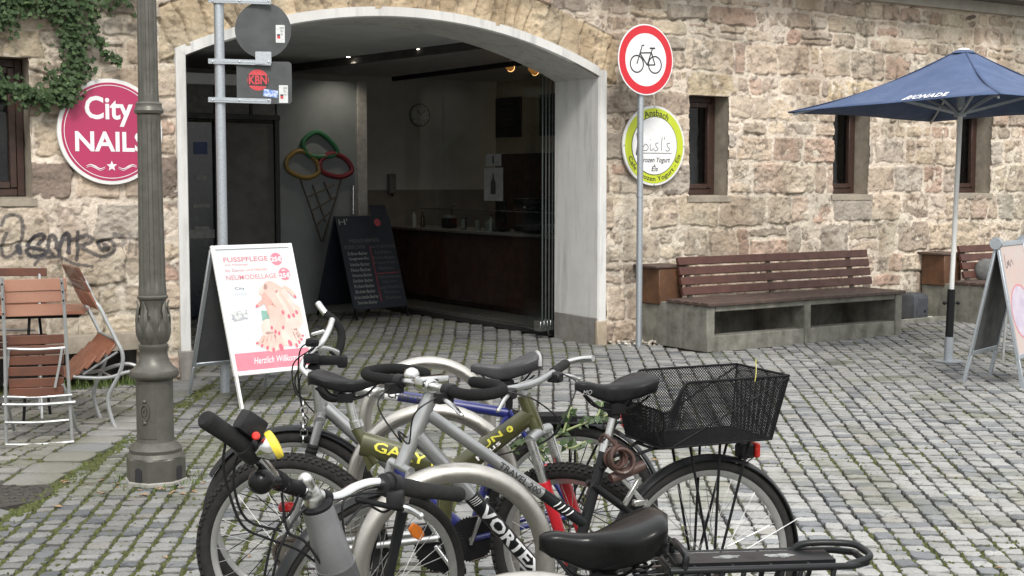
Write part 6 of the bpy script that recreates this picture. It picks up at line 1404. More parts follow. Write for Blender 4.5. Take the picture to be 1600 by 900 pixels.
# fork (suspension legs), steered with the wheel
crA = hb - stA * .05
tb(bA, 'fork', [(SA(hb), SA(crA), .022, .022, 1)] + [(SA((crA + A_.l * (s * .048)).lerp(FA0 + A_.l * (s * .058), .28)), SA(FA0 + A_.l * (s * .058)), .017, .013) for s in (-1, 1)]
    + [(SA(crA + A_.l * (s * .048)), SA((crA + A_.l * (s * .048)).lerp(FA0 + A_.l * (s * .058), .30)), .014, .014, 1) for s in (-1, 1)] + [(SA(crA - A_.l * .050), SA(crA + A_.l * .050), .013, .013, 1)], [M_blackp, M_silver])
mudguard(bA, FA, axA, .363, .046, 60, 165, name='front_mudguard'); mudguard(bA, RA, A_.l, .366, .050, -25 if A_.h.x < 0 else 20, 168, name='rear_mudguard')
# mudguard stay
for s in (-1, 1):
    e = RA + (A_.h * -math.cos(math.radians(20)) + Z3 * math.sin(math.radians(20))) * .37; cable(bA, [RA + nrA * (.05 * s), e + nrA * (.022 * s)], .0022, 'mudguard_stay', M_alu, 2)
# stem, butterfly bar with foam
up_st = ht + stA * .012; cb_ = up_st + Z3 * .012 + SA(hb + A_.h * .03) - hb
tb(bA, 'stem', [(ht, up_st + stA * .02, .018, .016)], M_alu); fwA = Matrix.Rotation(steerA, 3, stA) @ A_.h; lfA = Matrix.Rotation(steerA, 3, stA) @ A_.l; fwA.z = 0; fwA.normalize(); lfA.z = 0; lfA.normalize()
mb = MB(); mb.box(up_st + stA * .022 + fwA * .02, (.10, .042, .036), (fwA, lfA, Z3)); mb.lathe([(.022, -.035), (.022, .035)], cb_, lfA, n=16); obj('stem_clamp', mb, M_chrome, bA, bevel=.008, seg=2)
side = [(0, 0, 0), (.0, .06, 0), (.008, .12, 0), (.03, .19, .002), (.035, .245, .004), (.01, .288, .008), (-.045, .288, .012), (-.078, .24, .015), (-.085, .17, .015), (-.085, .115, .014)]
for s in (-1, 1):
    pts = [cb_ + fwA * a + lfA * (b * s) + Z3 * (c + .0) for a, b, c in side]; full = cr(pts, 8)
    mb = MB(); mb.tube(full[:20], .0115, 10); hbr = obj('handlebar', mb, M_alu, bA)
    mb = MB(); mb.tube(full[17:], .0165, 12); mb.ball(full[-1], .0165, n=10, m=6); obj('foam_grip', mb, M_foam, hbr)
    q = full[16]; mb = MB(); mb.lathe([(.018, -.02), (.021, -.01), (.021, .014), (.018, .02)], q, lfA, n=14); mb.box(q - Z3 * .02 + fwA * .02, (.05, .03, .03), (fwA, lfA, Z3)); obj('shifter', mb, M_plastic, hbr)
    lever(hbr, q + fwA * .03 - Z3 * .02, q + fwA * .035 + lfA * (s * .10) - Z3 * .055)
    cable(bA, [q + fwA * .03 - Z3 * .01, q + fwA * .10 - Z3 * .06 - lfA * (s * .03), q + fwA * .07 - Z3 * .16 - lfA * (s * .10), hb + fwA * .03 + Z3 * .06, hb - A_.h * .06 - Z3 * .02], .0026)
mb = MB(); bc_ = cb_ + fwA * .015 - lfA * .05 + Z3 * .03; mb.lathe([(.022, -.012), (.024, .0), (.018, .012), (.006, .018)], bc_, n=16); obj('bell', mb, M_chrome, bA)
# saddle
ssA = A_.px(966, 622); tb(bA, 'seat_post', [(sc1, sc1.lerp(ssA, .62), .0138, .0138, 0), (sc1.lerp(ssA, .60), ssA, .019, .021, 1)], [M_alu, M_rubber]); mb = MB(); mb.lathe([(.021, -.012), (.021, .012)], sc1, (ssA - sc1).normalized(), n=16); mb.box(sc1 - A_.h * .025, (.02, .03, .02), (A_.h, A_.l, Z3)); obj('seat_clamp', mb, M_alu, bA)
sdA = saddle(bA, A_.px(961, 594), A_.h, .275, .165, tilt=.02, drop=.06)
mb = MB(); text_on(mb, 'MO', A_.px(918, 613, .041), -A_.h, Z3, w=.030, h=.014, off=.001, shear=.2); obj('saddle_lettering', mb, pm('grey_ink', (.35, .35, .35), rough=.5), sdA, smooth=False)
crankset(bA, bbA, A_.h, nrA, .085, 2.2); chain(bA, bbA, RA, nrA, .085, .035)
mb = MB(); mb.box(A_.at(-.02, .26, .06), (.04, .02, .09), (A_.h, A_.l, Z3)); mb.lathe([(.022, -.006), (.022, .006)], A_.at(.01, .22, .06), A_.l, n=14); obj('rear_derailleur', mb, M_alu, bA)
# coiled cable lock hanging on the seat post
lkc = A_.px(966, 716, .055); lk = MB()
for k in range(6):
    r = .029 + .004 * (k % 3); a = k * .5; X_ = (A_.h * math.cos(.3 * math.sin(k)) + nrA * math.sin(.5 * math.sin(k * 2))).normalized(); lk.tube(circ(lkc + nrA * (.007 * (k - 2.5)) + Z3 * .006 * math.sin(k * 2.1) + A_.h * .008 * math.cos(k * 1.7), X_, (Z3 + nrA * .2 * math.sin(k)).normalized(), r, 26), .0058, 8, closed=True)
lk.tube(cr([lkc + Z3 * .03, A_.px(946, 680, .04), A_.px(938, 690, -.03), A_.px(962, 690, -.04), lkc - nrA * .03], 6), .0058, 8); lk.tube([A_.px(955, 748, .05), A_.px(1006, 727, .06)], .017, 12)
tag(obj('cable_lock', lk, pm('brown_lock_cable', (.080, .045, .037), (.05, .028, .023), rough=.45, coat=.1, spec=.3)), 'coiled brown cable lock hanging on the seat post of the bicycle with the basket', 'bicycle lock')
# rack and stays
rz = A_.px(1100, 688).z; rk = MB(); x0r, x1r = -.19, .22
for s in (-1, 1): rk.tube([A_.at(x0r, rz, .055 * s), A_.at(x1r, rz, .055 * s), A_.at(.27, rz - .02, .03 * s), sc1.lerp(scl, .3) + nrA * (.02 * s)], .0055, 8)
for xx in (x0r, -.06, .08, x1r): rk.tube([A_.at(xx, rz, -.055), A_.at(xx, rz, .055)], .005, 8)
for s in (-1, 1):
    for xx in (-.13, -.02, .09): rk.tube([A_.at(xx, rz, .06 * s), A_.at(-.0 + xx * .12, .36, .062 * s)], .0048, 6)
obj('rear_rack', rk, M_blackm, bA)
# wire basket (open top, dipping towards the saddle)
bk_ = thing('bicycle_basket', 'black wire mesh basket fixed over the rear wheel of the trekking bicycle', 'basket', tuple(A_.at(.02, rz + .01)))
bz = rz + .012; wb_, wt_ = .118, .150
def bsk(u, v, s):                                            # u 0 = saddle end .. 1 = tail, v 0 = bottom .. 1 = rim
    x = .225 - .40 * u + (.012 * (1 - u) - .040 * u) * v; top_ = .205 if u > .19 else .118 + .087 * sst(.03, .19, np.array(u)); return A_.at(x, bz + top_ * v, s * (wb_ + (wt_ - wb_) * v))
def bske(w, v, end): s = -1 + 2 * w; p = bsk(end, v, 1.0); q = bsk(end, v, -1.0); return q.lerp(p, w)
mb = MB(); rimp = [bsk(i / 40, 1, 1) for i in range(41)] + [bske(1 - i / 8, 1, 1.0) for i in range(1, 8)] + [bsk(1 - i / 40, 1, -1) for i in range(41)] + [bske(i / 8, 1, 0.0) for i in range(1, 8)]
mb.tube(rimp, .0042, 8, closed=True); mb.tube([bsk(i / 24, 0, 1) for i in range(25)] + [bsk(1 - i / 24, 0, -1) for i in range(25)], .004, 8, closed=True)
for s in (-1, 1): mb.tube([bsk(.10, .02, s), bsk(1, .97, s)], .0032, 6); mb.tube([bsk(.02, 0, s), bsk(.0, 1, s)], .0032, 6); mb.tube([bsk(1, 0, s), bsk(1, 1, s)], .0032, 6)
obj('basket_frame', mb, M_blackm, bk_)
def mesh_panel(fn, nu, nv, w):
    mb = MB()
    for k in range(-nv, nu):
        for sl in (0, 1):
            pts = []
            for j in range(nv + 1):
                u = (k + j) if sl == 0 else (k + nv - j)
                if 0 <= u <= nu: pts.append(fn(u / nu, j / nv))
            if len(pts) > 1: mb.tube(pts, w, 3, caps=False)
    return mb
wv = MB()
for s in (-1, 1): q = mesh_panel(lambda u, v: bsk(u, v, s), 46, 21, .00155); wv.add(q.v, q.f)
for e in (0., 1.): q = mesh_panel(lambda u, v: bske(u, v, e), 34, 21 if e else 12, .00155); wv.add(q.v, q.f)
q = mesh_panel(lambda u, v: bsk(u, 0, -1).lerp(bsk(u, 0, 1), v), 46, 30, .00155); wv.add(q.v, q.f)
obj('wire_mesh', wv, M_blackm, bk_, smooth=False)
mb = MB(); mb.tube(cr([bsk(.72, .95, 1.02), bsk(.72, 1.0, 1.04) + Z3 * .02, bsk(.72, 1., 1.02) + Z3 * .06], 4), .0016, 5); obj('cable_tie', mb, pm('yellow_tie', (.7, .65, .2), rough=.5), bk_)
# rear light
lc_ = A_.px(1168, 703); mb = MB(); mb.box(lc_ + A_.h * .012, (.055, .045, .05), (A_.h, A_.l, Z3)); rl = obj('rear_light', mb, M_plastic, bA, bevel=.008)
mb = MB(); mb.box(lc_ - A_.h * .026, (.02, .05, .048), (A_.h, A_.l, Z3)); obj('red_reflector', mb, M_redplast, rl, bevel=.005)
mb = MB(); mb.tube(cr([lc_ - Z3 * .025, lc_ - Z3 * .05 + A_.h * .02, A_.at(-.2, .70, 0)], 5), .002, 5); obj('light_cable', mb, M_plastic, rl)
# rim brake block behind the seat tube and the wheel reflector
mb = MB(); q = A_.px(985, 772, .04)
for a, b in ((A_.px(970, 745, .03), A_.px(1010, 790, .05)), (A_.px(1000, 745, .04), A_.px(975, 790, .04))): mb.bar(a, b, .014, .016)
mb.box(A_.px(1000, 785, .045), (.05, .02, .02), (A_.h, A_.l, Z3)); obj('rim_brake', mb, M_alu, bA, bevel=.003)
mb = MB(); e = (FA + axA * .0 + V((0, 0, .0))); o_ = FA + (fwA * -.17 + Z3 * .19); mb.prism([(-.03, -.012), (.0, -.02), (.03, -.012), (.03, .012), (0, .02), (-.03, .012)], o_, (Z3 * .7 + fwA * .7).normalized(), (fwA * .7 - Z3 * .7).normalized(), .006, .006); obj('wheel_reflector', mb, M_orange, bA, bevel=.003)

# ================================================================== olive full-suspension mountain bike
E_ = Plane((-.755, 4.60), (.20, 4.48))
bE = thing('bicycle', 'olive green mountain bike with knobby tyres and bright red suspension fork legs', 'bicycle', tuple(E_.R + E_.h * .5), 0, 'bicycles parked at the hoops')
RE = E_.at(0, .33); FE0 = E_.at(.975, .33); nrE = E_.near
hbE, htE = E_.px(838, 668), E_.px(820, 622); stE = (htE - hbE).normalized(); steerE = math.radians(-24)
def SE(p): return rot_about(p, hbE, stE, steerE)
FE0 = E_.px(903, 850); FE0.z = .33; axE = Matrix.Rotation(steerE, 3, stE) @ E_.l; fwE = Matrix.Rotation(steerE, 3, stE) @ E_.h; fwE.z = 0; fwE.normalize(); FE = SE(FE0)
wheel(bE, RE, E_.l, .335, .026, knobs=True, name='rear_wheel', spokes=32); wheel(bE, FE, axE, .335, .026, knobs=True, name='front_wheel', spokes=32)
# beam frame: seat-end beam, low knuckle, rising head beam
s0, k0, h0 = E_.px(566, 693), E_.px(712, 735), E_.px(832, 645); bbE = E_.px(690, 850)
def beam(mb, a, b, wa, wb2, th): 
    d = (b - a).normalized(); u_ = E_.l.cross(d).normalized(); rows = []
    for t in (0, .1, .5, .9, 1):
        c = a.lerp(b, t); w = wa + (wb2 - wa) * t; rows.append([c + u_ * (w * math.sin(q)) * .5 * 1. + E_.l * (th * math.cos(q) * .5) for q in [2 * math.pi * k / 20 for k in range(20)]])
    mb.loft(rows)
mb = MB(); beam(mb, s0, k0, .085, .078, .050); beam(mb, k0 + (k0 - h0).normalized() * .02, h0, .075, .060, .050); beam(mb, E_.px(700, 730), bbE, .06, .05, .05)
mb.tube([E_.px(556, 668), E_.px(588, 722)], .019, 14); mb.tube([hbE - stE * .015, htE + stE * .01], .024, 16); mb.tube([bbE - nrE * .04, bbE + nrE * .04], .023, 14)
mb.prism([(0, 0), (.09, -.004), (.075, -.055), (.03, -.10)], E_.px(562, 690), E_.h, Z3, .012, .012)
obj('frame', mb, M_olive, bE)
mb = MB(); text_tube(mb, 'GARY F', s0.lerp(k0, .14), s0.lerp(k0, .84), .042, .034, bold=.02); mb.v = [tuple(V(q) - nrE * 0.014) for q in mb.v]; obj('frame_lettering', mb, M_yel_ink, bE, smooth=False)
a_, b_ = k0.lerp(h0, .28), k0.lerp(h0, .62); mb = MB(); text_tube(mb, 'FUN', a_, b_, .036, .020, bold=.02); mb.v = [tuple(V(q) + Z3 * .010 - nrE * .008) for q in mb.v]; obj('frame_lettering', mb, M_yel_ink, bE, smooth=False)
mb = MB(); text_tube(mb, 'haus', k0.lerp(h0, .30), k0.lerp(h0, .60), .036, .016, bold=.01); mb.v = [tuple(V(q) - Z3 * .016 - nrE * .008) for q in mb.v]; obj('frame_lettering', mb, M_wht_ink, bE, smooth=False)
mb = MB(); disc(mb, k0.lerp(h0, .72) + nrE * .027 + Z3 * .005, E_.h, Z3, .011, .001, 16); text_on(mb.m(1), '+', k0.lerp(h0, .72) + nrE * .029 + Z3 * .005, E_.h, Z3, w=.012, off=.0005); obj('frame_badge', mb, [M_yel_ink, M_ink], bE, smooth=False)
# swing arm, shock
tb(bE, 'swing_arm', [(E_.px(690, 835) + nrE * (.05 * s), RE + nrE * (.062 * s), .013, .011) for s in (-1, 1)] + [(E_.px(640, 760) + nrE * (.035 * s), RE + nrE * (.062 * s), .010, .010) for s in (-1, 1)] + [(E_.px(640, 760) - nrE * .04, E_.px(640, 760) + nrE * .04, .012, .012), (E_.px(640, 760) + nrE * .03, E_.px(690, 835) + nrE * .045, .011, .011)], M_alu)
mb = MB(); a, b = E_.px(640, 758), E_.px(700, 742); d = (b - a).normalized(); mb.tube([a, b], .012, 10)
for k in range(9): mb.tube(circ(a.lerp(b, .12 + .085 * k), E_.l, d.cross(E_.l).normalized(), .022, 16), .004, 6, closed=True)
obj('shock_absorber', mb, M_blackm, bE)
spE = E_.px(541, 606); tb(bE, 'seat_post', [(E_.px(556, 668), spE, .0155, .0155)], M_alu); mb = MB(); mb.lathe([(.023, -.012), (.023, .012)], E_.px(557, 662), (spE - E_.px(557, 662)).normalized(), n=16); obj('seat_clamp', mb, M_alu, bE)
saddle(bE, E_.px(541, 588), E_.h, .265, .145, tilt=.0, drop=.045)
cE = crankset(bE, bbE, E_.h, nrE, .085, -.9, ring=M_blackm); chain(bE, bbE, RE, nrE, .085, .05)
mb = MB()
for k, r in enumerate((.065, .057, .049, .041, .034, .028)): mb.lathe([(r, -.0015), (r, .0015)], RE + nrE * (.024 + .005 * k), E_.l, n=28)
obj('cassette', mb, pm('cassette_steel', (.16, .15, .13), (.10, .09, .08), rough=.45, metal=.8), bE)
mb = MB(); mb.bar(RE + nrE * .07 - Z3 * .01, RE + nrE * .075 - Z3 * .09 + E_.h * .03, .02, .035, up=nrE); mb.bar(RE + nrE * .07 - Z3 * .09 + E_.h * .02, RE + nrE * .07 - Z3 * .17 + E_.h * .05, .012, .03, up=nrE)
for q in (RE + nrE * .065 - Z3 * .09 + E_.h * .03, RE + nrE * .065 - Z3 * .165 + E_.h * .055): mb.lathe([(.022, -.005), (.022, .005)], q, E_.l, n=14)
obj('rear_derailleur', mb, M_alu, bE)
# fork: crown, silver stanchions, red lowers
cE_ = hbE - stE * .025; mb = MB(); mb.tube([SE(cE_ + E_.l * .066), SE(cE_ + Z3 * .012), SE(cE_ - E_.l * .066)], .019, 12); mb.tube([SE(cE_), SE(hbE)], .024, 12)
tb(bE, 'fork', [(SE(cE_ + E_.l * (s * .060)), SE(cE_.lerp(FE0, .36) + E_.l * (s * .060)), .0165, .0165) for s in (-1, 1)], M_alu); obj('fork_crown', mb, M_silver, bE)
mb = MB()
for s in (-1, 1): mb.tube([SE(cE_.lerp(FE0, .33) + E_.l * (s * .060)), SE(cE_.lerp(FE0, .40) + E_.l * (s * .060)), SE(cE_.lerp(FE0, .95) + E_.l * (s * .066)), SE(FE0 + E_.l * (s * .06))], [.021, .0215, .0175, .014], 14)
mb.tube(cr([SE(cE_.lerp(FE0, .38) + E_.l * .062), SE(cE_.lerp(FE0, .30) + E_.l * .045 - E_.h * .012), SE(cE_.lerp(FE0, .27) - E_.h * .02), SE(cE_.lerp(FE0, .30) - E_.l * .045 - E_.h * .012), SE(cE_.lerp(FE0, .38) - E_.l * .062)], 5), .011, 10)
obj('fork_lower', mb, M_red, bE)
lfE = Matrix.Rotation(steerE, 3, stE) @ E_.l; lfE.z = 0; lfE.normalize()
cbE = htE + stE * .055 + fwE * .05; tb(bE, 'stem', [(htE, htE + stE * .045, .017, .017), (htE + stE * .04, cbE, .016, .016)], M_silver)
mb = MB(); mb.tube(cr([cbE - lfE * .30 - fwE * .04, cbE - lfE * .15 - fwE * .012, cbE, cbE + lfE * .15 - fwE * .012 + Z3 * .012, cbE + lfE * .30 - fwE * .03 + Z3 * .03], 6), .012, 10); hbE_ = obj('handlebar', mb, M_silver, bE)
for s in (-1, 1):
    e = cbE + lfE * (.30 * s) - fwE * .03 + Z3 * (.03 if s > 0 else 0); i_ = cbE + lfE * (.18 * s) - fwE * .016 + Z3 * (.015 if s > 0 else 0); d = (e - i_).normalized()
    mb = MB(); mb.tube([i_, e], .0165, 14); obj('grip', mb, M_rubber, hbE_)
    mb = MB(); mb.tube(cr([e - d * .0, e + d * .02, e + d * .03 + fwE * .05 + Z3 * .012, e + d * .02 + fwE * .10 + Z3 * .02], 5), .011, 10); obj('bar_end', mb, M_alu, hbE_)
    lever(hbE_, i_ + fwE * .03 - Z3 * .012, i_ + d * .10 + fwE * .06 - Z3 * .045); mb = MB(); mb.box(i_ - d * .02 + fwE * .015 - Z3 * .01, (.05, .04, .035), (fwE, lfE, Z3)); obj('shifter', mb, M_plastic, hbE_, bevel=.006)
    cable(bE, [i_ + fwE * .03, i_ + fwE * .11 - Z3 * .03 - lfE * (.04 * s), hbE + fwE * .09 + Z3 * .02, hbE + fwE * .02 - Z3 * .05, k0.lerp(h0, .5) - Z3 * .05], .0027)

# ================================================================== bicycle with the blue and silver top tube
F_ = Plane((.23, 5.14), (-.82, 5.02))
bF = thing('bicycle', 'silver and blue mountain bike with black mudguards and rear rack, farthest of the parked bicycles', 'bicycle', tuple(F_.R + F_.h * .5), 0, 'bicycles parked at the hoops')
RF, FF = F_.at(0, .335), F_.at(1.055, .335); nrF = F_.near
wheel(bF, RF, F_.l, .335, .024, name='rear_wheel', black_spokes=True, spokes=28); wheel(bF, FF, F_.l, .335, .024, name='front_wheel', black_spokes=True, spokes=28)
htF, hbF = F_.px(493, 578), F_.px(503, 648); crF = F_.px(500, 655)
stc = F_.px(795, 640); bbF = F_.px(735, 838); tt0, tt1 = F_.px(505, 600), F_.px(793, 645); dd0 = F_.px(508, 636)
tb(bF, 'frame', [(htF, hbF, .024, .026), (tt0, tt0.lerp(tt1, .33), .021, .021), (tt0.lerp(tt1, .33), tt0.lerp(tt1, .40), .0211, .0211, 2), (tt0.lerp(tt1, .40), tt1, .0212, .0205, 1), (dd0, dd0.lerp(bbF, .45), .027, .026), (dd0.lerp(bbF, .45), bbF, .026, .026, 1), (stc, bbF, .0185, .0185, 1),
    (bbF - nrF * .04, RF - nrF * .06, .012, .010, 1), (bbF + nrF * .04, RF + nrF * .06, .012, .010, 1), (stc - nrF * .02, RF - nrF * .06, .010, .009, 1), (stc + nrF * .02, RF + nrF * .06, .010, .009, 1), (bbF - nrF * .04, bbF + nrF * .04, .023, .023, 1)], [M_silver, M_blue, M_white])
mb = MB(); text_tube(mb, 'CHESTERFIELD', tt0.lerp(tt1, .345), tt0.lerp(tt1, .68), .0213, .024, bold=.03); obj('frame_lettering', mb, M_ink, bF, smooth=False)
mb = MB(); fo = crF
for s in (-1, 1):
    a = crF + nrF * (.06 * s); b = FF + nrF * (.062 * s); mb.m(0).tube([a, a.lerp(b, .25)], .017, 12); mb.m(0).tube([a.lerp(b, .55), b], [.019, .014], 12)
    mb.m(1).tube([a.lerp(b, .22 + .36 * k / 17) for k in range(18)], [.023 if k % 2 else .019 for k in range(18)], 12)
mb.m(0).tube([crF - nrF * .07, crF + Z3 * .015, crF + nrF * .07], .022, 12); mb.tube([crF, hbF], .023, 12)
obj('fork', mb, [M_silver, M_rubber], bF)
mudguard(bF, FF, F_.l, .352, .062, 40, 150, name='front_mudguard'); mudguard(bF, RF, F_.l, .354, .062, 10, 165, name='rear_mudguard')
cF = P(490, 545, 5.02); tb(bF, 'stem', [(htF, P(489, 550, 5.02), .018, .018)], M_blackm)
path = [P(499, 474, 5.27), P(510, 493, 5.24), P(527, 505, 5.22), P(534, 527, 5.20), P(528, 551, 5.16), P(510, 545, 5.10), P(490, 547, 5.02), P(472, 572, 4.95), P(484, 588, 4.90), P(504, 606, 4.86), P(526, 616, 4.86)]
mb = MB(); mb.tube(cr(path[4:9], 6), .0125, 10); hF = obj('handlebar', mb, M_alu, bF)
mb = MB(); mb.tube(cr([P(534, 527, 5.2), P(532, 515, 5.21), P(522, 500, 5.22), P(510, 491, 5.24)], 6) , .0155, 12); mb.tube(cr([P(534, 527, 5.2), P(532, 540, 5.18), P(527, 553, 5.16)], 4), .0165, 12); obj('grip', mb, M_foam, hF)
mb = MB(); mb.tube(cr([P(512, 494, 5.24), P(504, 484, 5.25), P(497, 474, 5.27)], 4), .013, 12); obj('bar_end', mb, M_alu, hF)
mb = MB(); mb.tube(cr([P(500, 603, 4.87), P(510, 618, 4.86), P(526, 621, 4.86), P(527, 603, 4.87)], 5), .0165, 12); obj('grip', mb, M_foam, hF)
mb = MB(); mb.tube(cr([P(490, 545, 5.02), P(503, 535, 5.06), P(514, 515, 5.12), P(519, 500, 5.18)], 5), .012, 10); obj('riser', mb, M_alu, hF)
for c, sz in ((P(488, 535, 5.0), (.05, .05, .03)), (P(487, 560, 4.98), (.06, .06, .035)), (P(490, 575, 5.0), (.045, .05, .03)), (P(515, 563, 5.05), (.12, .04, .035)), (P(535, 565, 5.06), (.04, .05, .045))):
    mb = MB(); mb.box(c, sz, (F_.h, F_.l, Z3)); obj('bar_clamp', mb, M_blackm, hF, bevel=.012, seg=2)
mb = MB(); mb.box(P(497, 520, 5.03), (.05, .035, .016), ((F_.h * -.9 + Z3 * .25).normalized(), F_.l, (Z3 * .9 + F_.h * .25).normalized())); obj('stem_cap', mb, M_chrome, hF, bevel=.004)
lever(hF, P(480, 578, 4.92), P(516, 598, 4.85), .006); lever(hF, P(500, 540, 5.1), P(528, 560, 5.12), .006, M_blackm)
for q in (((487, 560), (465, 580), (462, 605), (478, 630), (497, 650)), ((487, 545), (458, 570), (463, 615), (490, 625), (515, 612)), ((480, 575), (468, 595), (473, 640), (482, 655)), ((490, 535), (470, 545), (466, 590), (472, 640), (485, 690))):
    cable(bF, [P(x, y, 4.97 + .02 * i) for i, (x, y) in enumerate(q)], .0028)
mb = MB()
for k in range(7): mb.tube(circ(P(474 + (k % 2), 632 + 9 * k, 4.98), F_.h if k % 2 else F_.l, Z3, .013, 10), .0035, 5, closed=True)
chn = obj('hanging_chain', mb, M_chrome, bF)
spF = F_.px(797, 596); tb(bF, 'seat_post', [(stc, spF, .0145, .0145)], M_blackm)
sF = saddle(bF, F_.px(792, 563), F_.h, .275, .165, pm('grey_saddle_vinyl', (.045, .045, .048), (.03, .03, .032), rough=.5, bump=.3, bscale=250), tilt=-.10, drop=.065)
mb = MB(); mb.tube(cr([F_.px(840, 560, .0) + nrF * q + Z3 * z for q, z in ((.07, -.02), (.06, .01), (.0, .022), (-.06, .01), (-.07, -.02))], 4), .008, 8); obj('saddle_edge', mb, pm('light_grey_trim', (.35, .35, .35), rough=.5), sF)
crankset(bF, bbF, F_.h, nrF, .085, 1.9, ring=M_blackm); chain(bF, bbF, RF, nrF, .085, .05)
rk = MB(); zr = F_.px(890, 657).z
for s in (-1, 1):
    rk.tube([F_.at(.12, zr, .06 * s), F_.at(-.26, zr, .06 * s)], .006, 8); rk.tube([F_.at(.12, zr, .06 * s), stc + nrF * (.02 * s)], .005, 6)
    for xx in (-.16, .0): rk.tube([F_.at(xx, zr, .06 * s), F_.at(0, .36, .065 * s)], .005, 6)
for xx in (.12, 0, -.13, -.26): rk.tube([F_.at(xx, zr, -.06), F_.at(xx, zr, .06)], .005, 8)
rk.box(F_.at(.06, zr + .012, 0), (.14, .10, .03), (F_.h, F_.l, Z3)); obj('rear_rack', rk, M_blackm, bF)
mb = MB(); mb.box(F_.px(975, 655), (.02, .05, .06), (F_.h, F_.l, Z3)); obj('red_reflector', mb, M_redplast, bF, bevel=.004)
# leafy sprig caught on the rack
sp = thing('plant_sprig', 'green leafy weed sprig stuck in the racks beside the red fork', 'plant', tuple(P(880, 690, 4.85)))
mb = MB(); l1 = MB()
for st in (((845, 700), (880, 675), (930, 655), (960, 645)), ((850, 720), (838, 700), (835, 668)), ((880, 676), (888, 650), (893, 636)), ((930, 655), (938, 640), (941, 628)), ((850, 705), (820, 690), (800, 705)), ((870, 690), (890, 700), (915, 690))):
    pth = cr([P(x, y, 4.84 + .01 * i) for i, (x, y) in enumerate(st)], 6); mb.tube(pth, .004, 6)
    for i, q in enumerate(pth):
        for _ in range(1 + (i % 3 == 0)):
            d = V((random.gauss(0, 1), random.gauss(0, .5), random.gauss(-.1, .8))).normalized(); s = random.uniform(.018, .045); sd_ = d.cross(V((0, -1, .3))).normalized(); l1.add([q, q + d * s * .35 + sd_ * s * .26, q + d * s, q + d * s * .35 - sd_ * s * .26], [(0, 1, 2, 3)])
obj('stem', mb, pm('pale_stem', (.30, .34, .16), rough=.7), sp); obj('leaves', l1, pm('weed_leaf', (.050, .088, .026), (.026, .052, .014), rough=.5), sp, smooth=False)

# ================================================================== nearest city bicycle
D_ = Plane((.47, 2.80), (-.53, 2.70))
bD = thing('bicycle', 'dark grey city bicycle with glossy black saddle and swept handlebar, nearest the camera', 'bicycle', tuple(D_.R + D_.h * .5), 0, 'bicycles parked at the hoops')
nrD = D_.near; RD = D_.at(0, .345); ta = P(496, 792, 2.60); tbm = P(541, 935, 2.66); ax_ = (ta - tbm).normalized()
FD = D_.at(1.02, .345); axD = Matrix.Rotation(math.radians(-30), 3, 'Z') @ D_.l
wheel(bD, RD, D_.l, .345, .02, name='rear_wheel', spokes=36); wheel(bD, FD, axD, .345, .02, name='front_wheel', spokes=36)
stD = D_.at(.285, .72); bbD = D_.at(.43, .29); hd0 = tbm.lerp(ta, .15)
mb = MB(); mb.m(1).tube([tbm, tbm.lerp(ta, .38)], [.041, .039], 28); mb.m(0).tube([tbm.lerp(ta, .37), tbm.lerp(ta, .42), tbm.lerp(ta, .80), tbm.lerp(ta, .805), tbm.lerp(ta, .985), ta], [.0385, .0372, .0328, .0322, .0312, .0302], 28)
obj('head_tube', mb, [M_greyp, pm('worn_black_paint', (.06, .06, .062), (.045, .045, .047), rough=.5)], bD, ang=60)
mb = MB(); mb.tube([tbm.lerp(ta, .375), tbm.lerp(ta, .39)], .0402, 28); obj('headset_collar', mb, M_greyp, bD)
tb(bD, 'frame', [(tbm, bbD, .024, .022), (tbm + Z3 * .03, D_.at(.33, .48), .019, .017), (stD, bbD, .017, .017), (bbD + nrD * .04, RD + nrD * .06, .011, .009), (bbD - nrD * .04, RD - nrD * .06, .011, .009), (D_.at(.30, .62, .02), RD + nrD * .06, .009, .008), (D_.at(.30, .62, -.02), RD - nrD * .06, .009, .008), (bbD - nrD * .04, bbD + nrD * .04, .023, .023)], M_greyp)
lD = axD.normalized(); tb(bD, 'fork', [(tbm - Z3 * .03 + lD * (.05 * s), FD + lD * (.058 * s), .016, .012) for s in (-1, 1)] + [(tbm, tbm - Z3 * .04, .027, .027), (tbm - Z3 * .03 - lD * .06, tbm - Z3 * .03 + lD * .06, .016, .016)], M_greyp)
mudguard(bD, RD, D_.l, .372, .05, 10, 165, name='rear_mudguard'); mudguard(bD, FD, axD, .372, .05, 35, 150, name='front_mudguard'); crankset(bD, bbD, D_.h, nrD, .08, .9); chain(bD, bbD, RD, nrD, .08, .035)
# stem and swept bar
bc = P(486, 752, 2.60)
mb = MB(); mb.lathe([(.0300, -.002), (.0310, .001), (.0310, .0055), (.020, .0075)], ta, ax_, n=28); obj('headset', mb, M_blackm, bD)
mb = MB(); mb.tube(cr([ta - ax_ * .02, ta + ax_ * .004 + V((-.006, 0, 0)), P(490, 774, 2.595), P(484, 764, 2.59), P(477, 750, 2.58)], 6), [.0175] * 12 + [.0160] * 7 + [.0150] * 6, 16); mb.ball(P(477, 750, 2.58), .015, n=14, m=9); mb.tube([P(472, 766, 2.577), P(498, 776, 2.615)], .0165, 16); obj('stem', mb, M_alu, bD)
bp = [P(322, 656, 2.37), P(352, 676, 2.40), P(388, 700, 2.44), P(408, 722, 2.47), P(428, 746, 2.51), P(450, 760, 2.55), P(478, 766, 2.585), P(506, 779, 2.63), P(532, 776, 2.67), P(556, 763, 2.71), P(580, 756, 2.74), P(606, 757, 2.77), P(660, 766, 2.82), P(722, 773, 2.88)]
full = cr(bp, 6); mb = MB(); mb.tube(full[12:70], .0128, 14); hD = obj('handlebar', mb, M_chrome, bD)
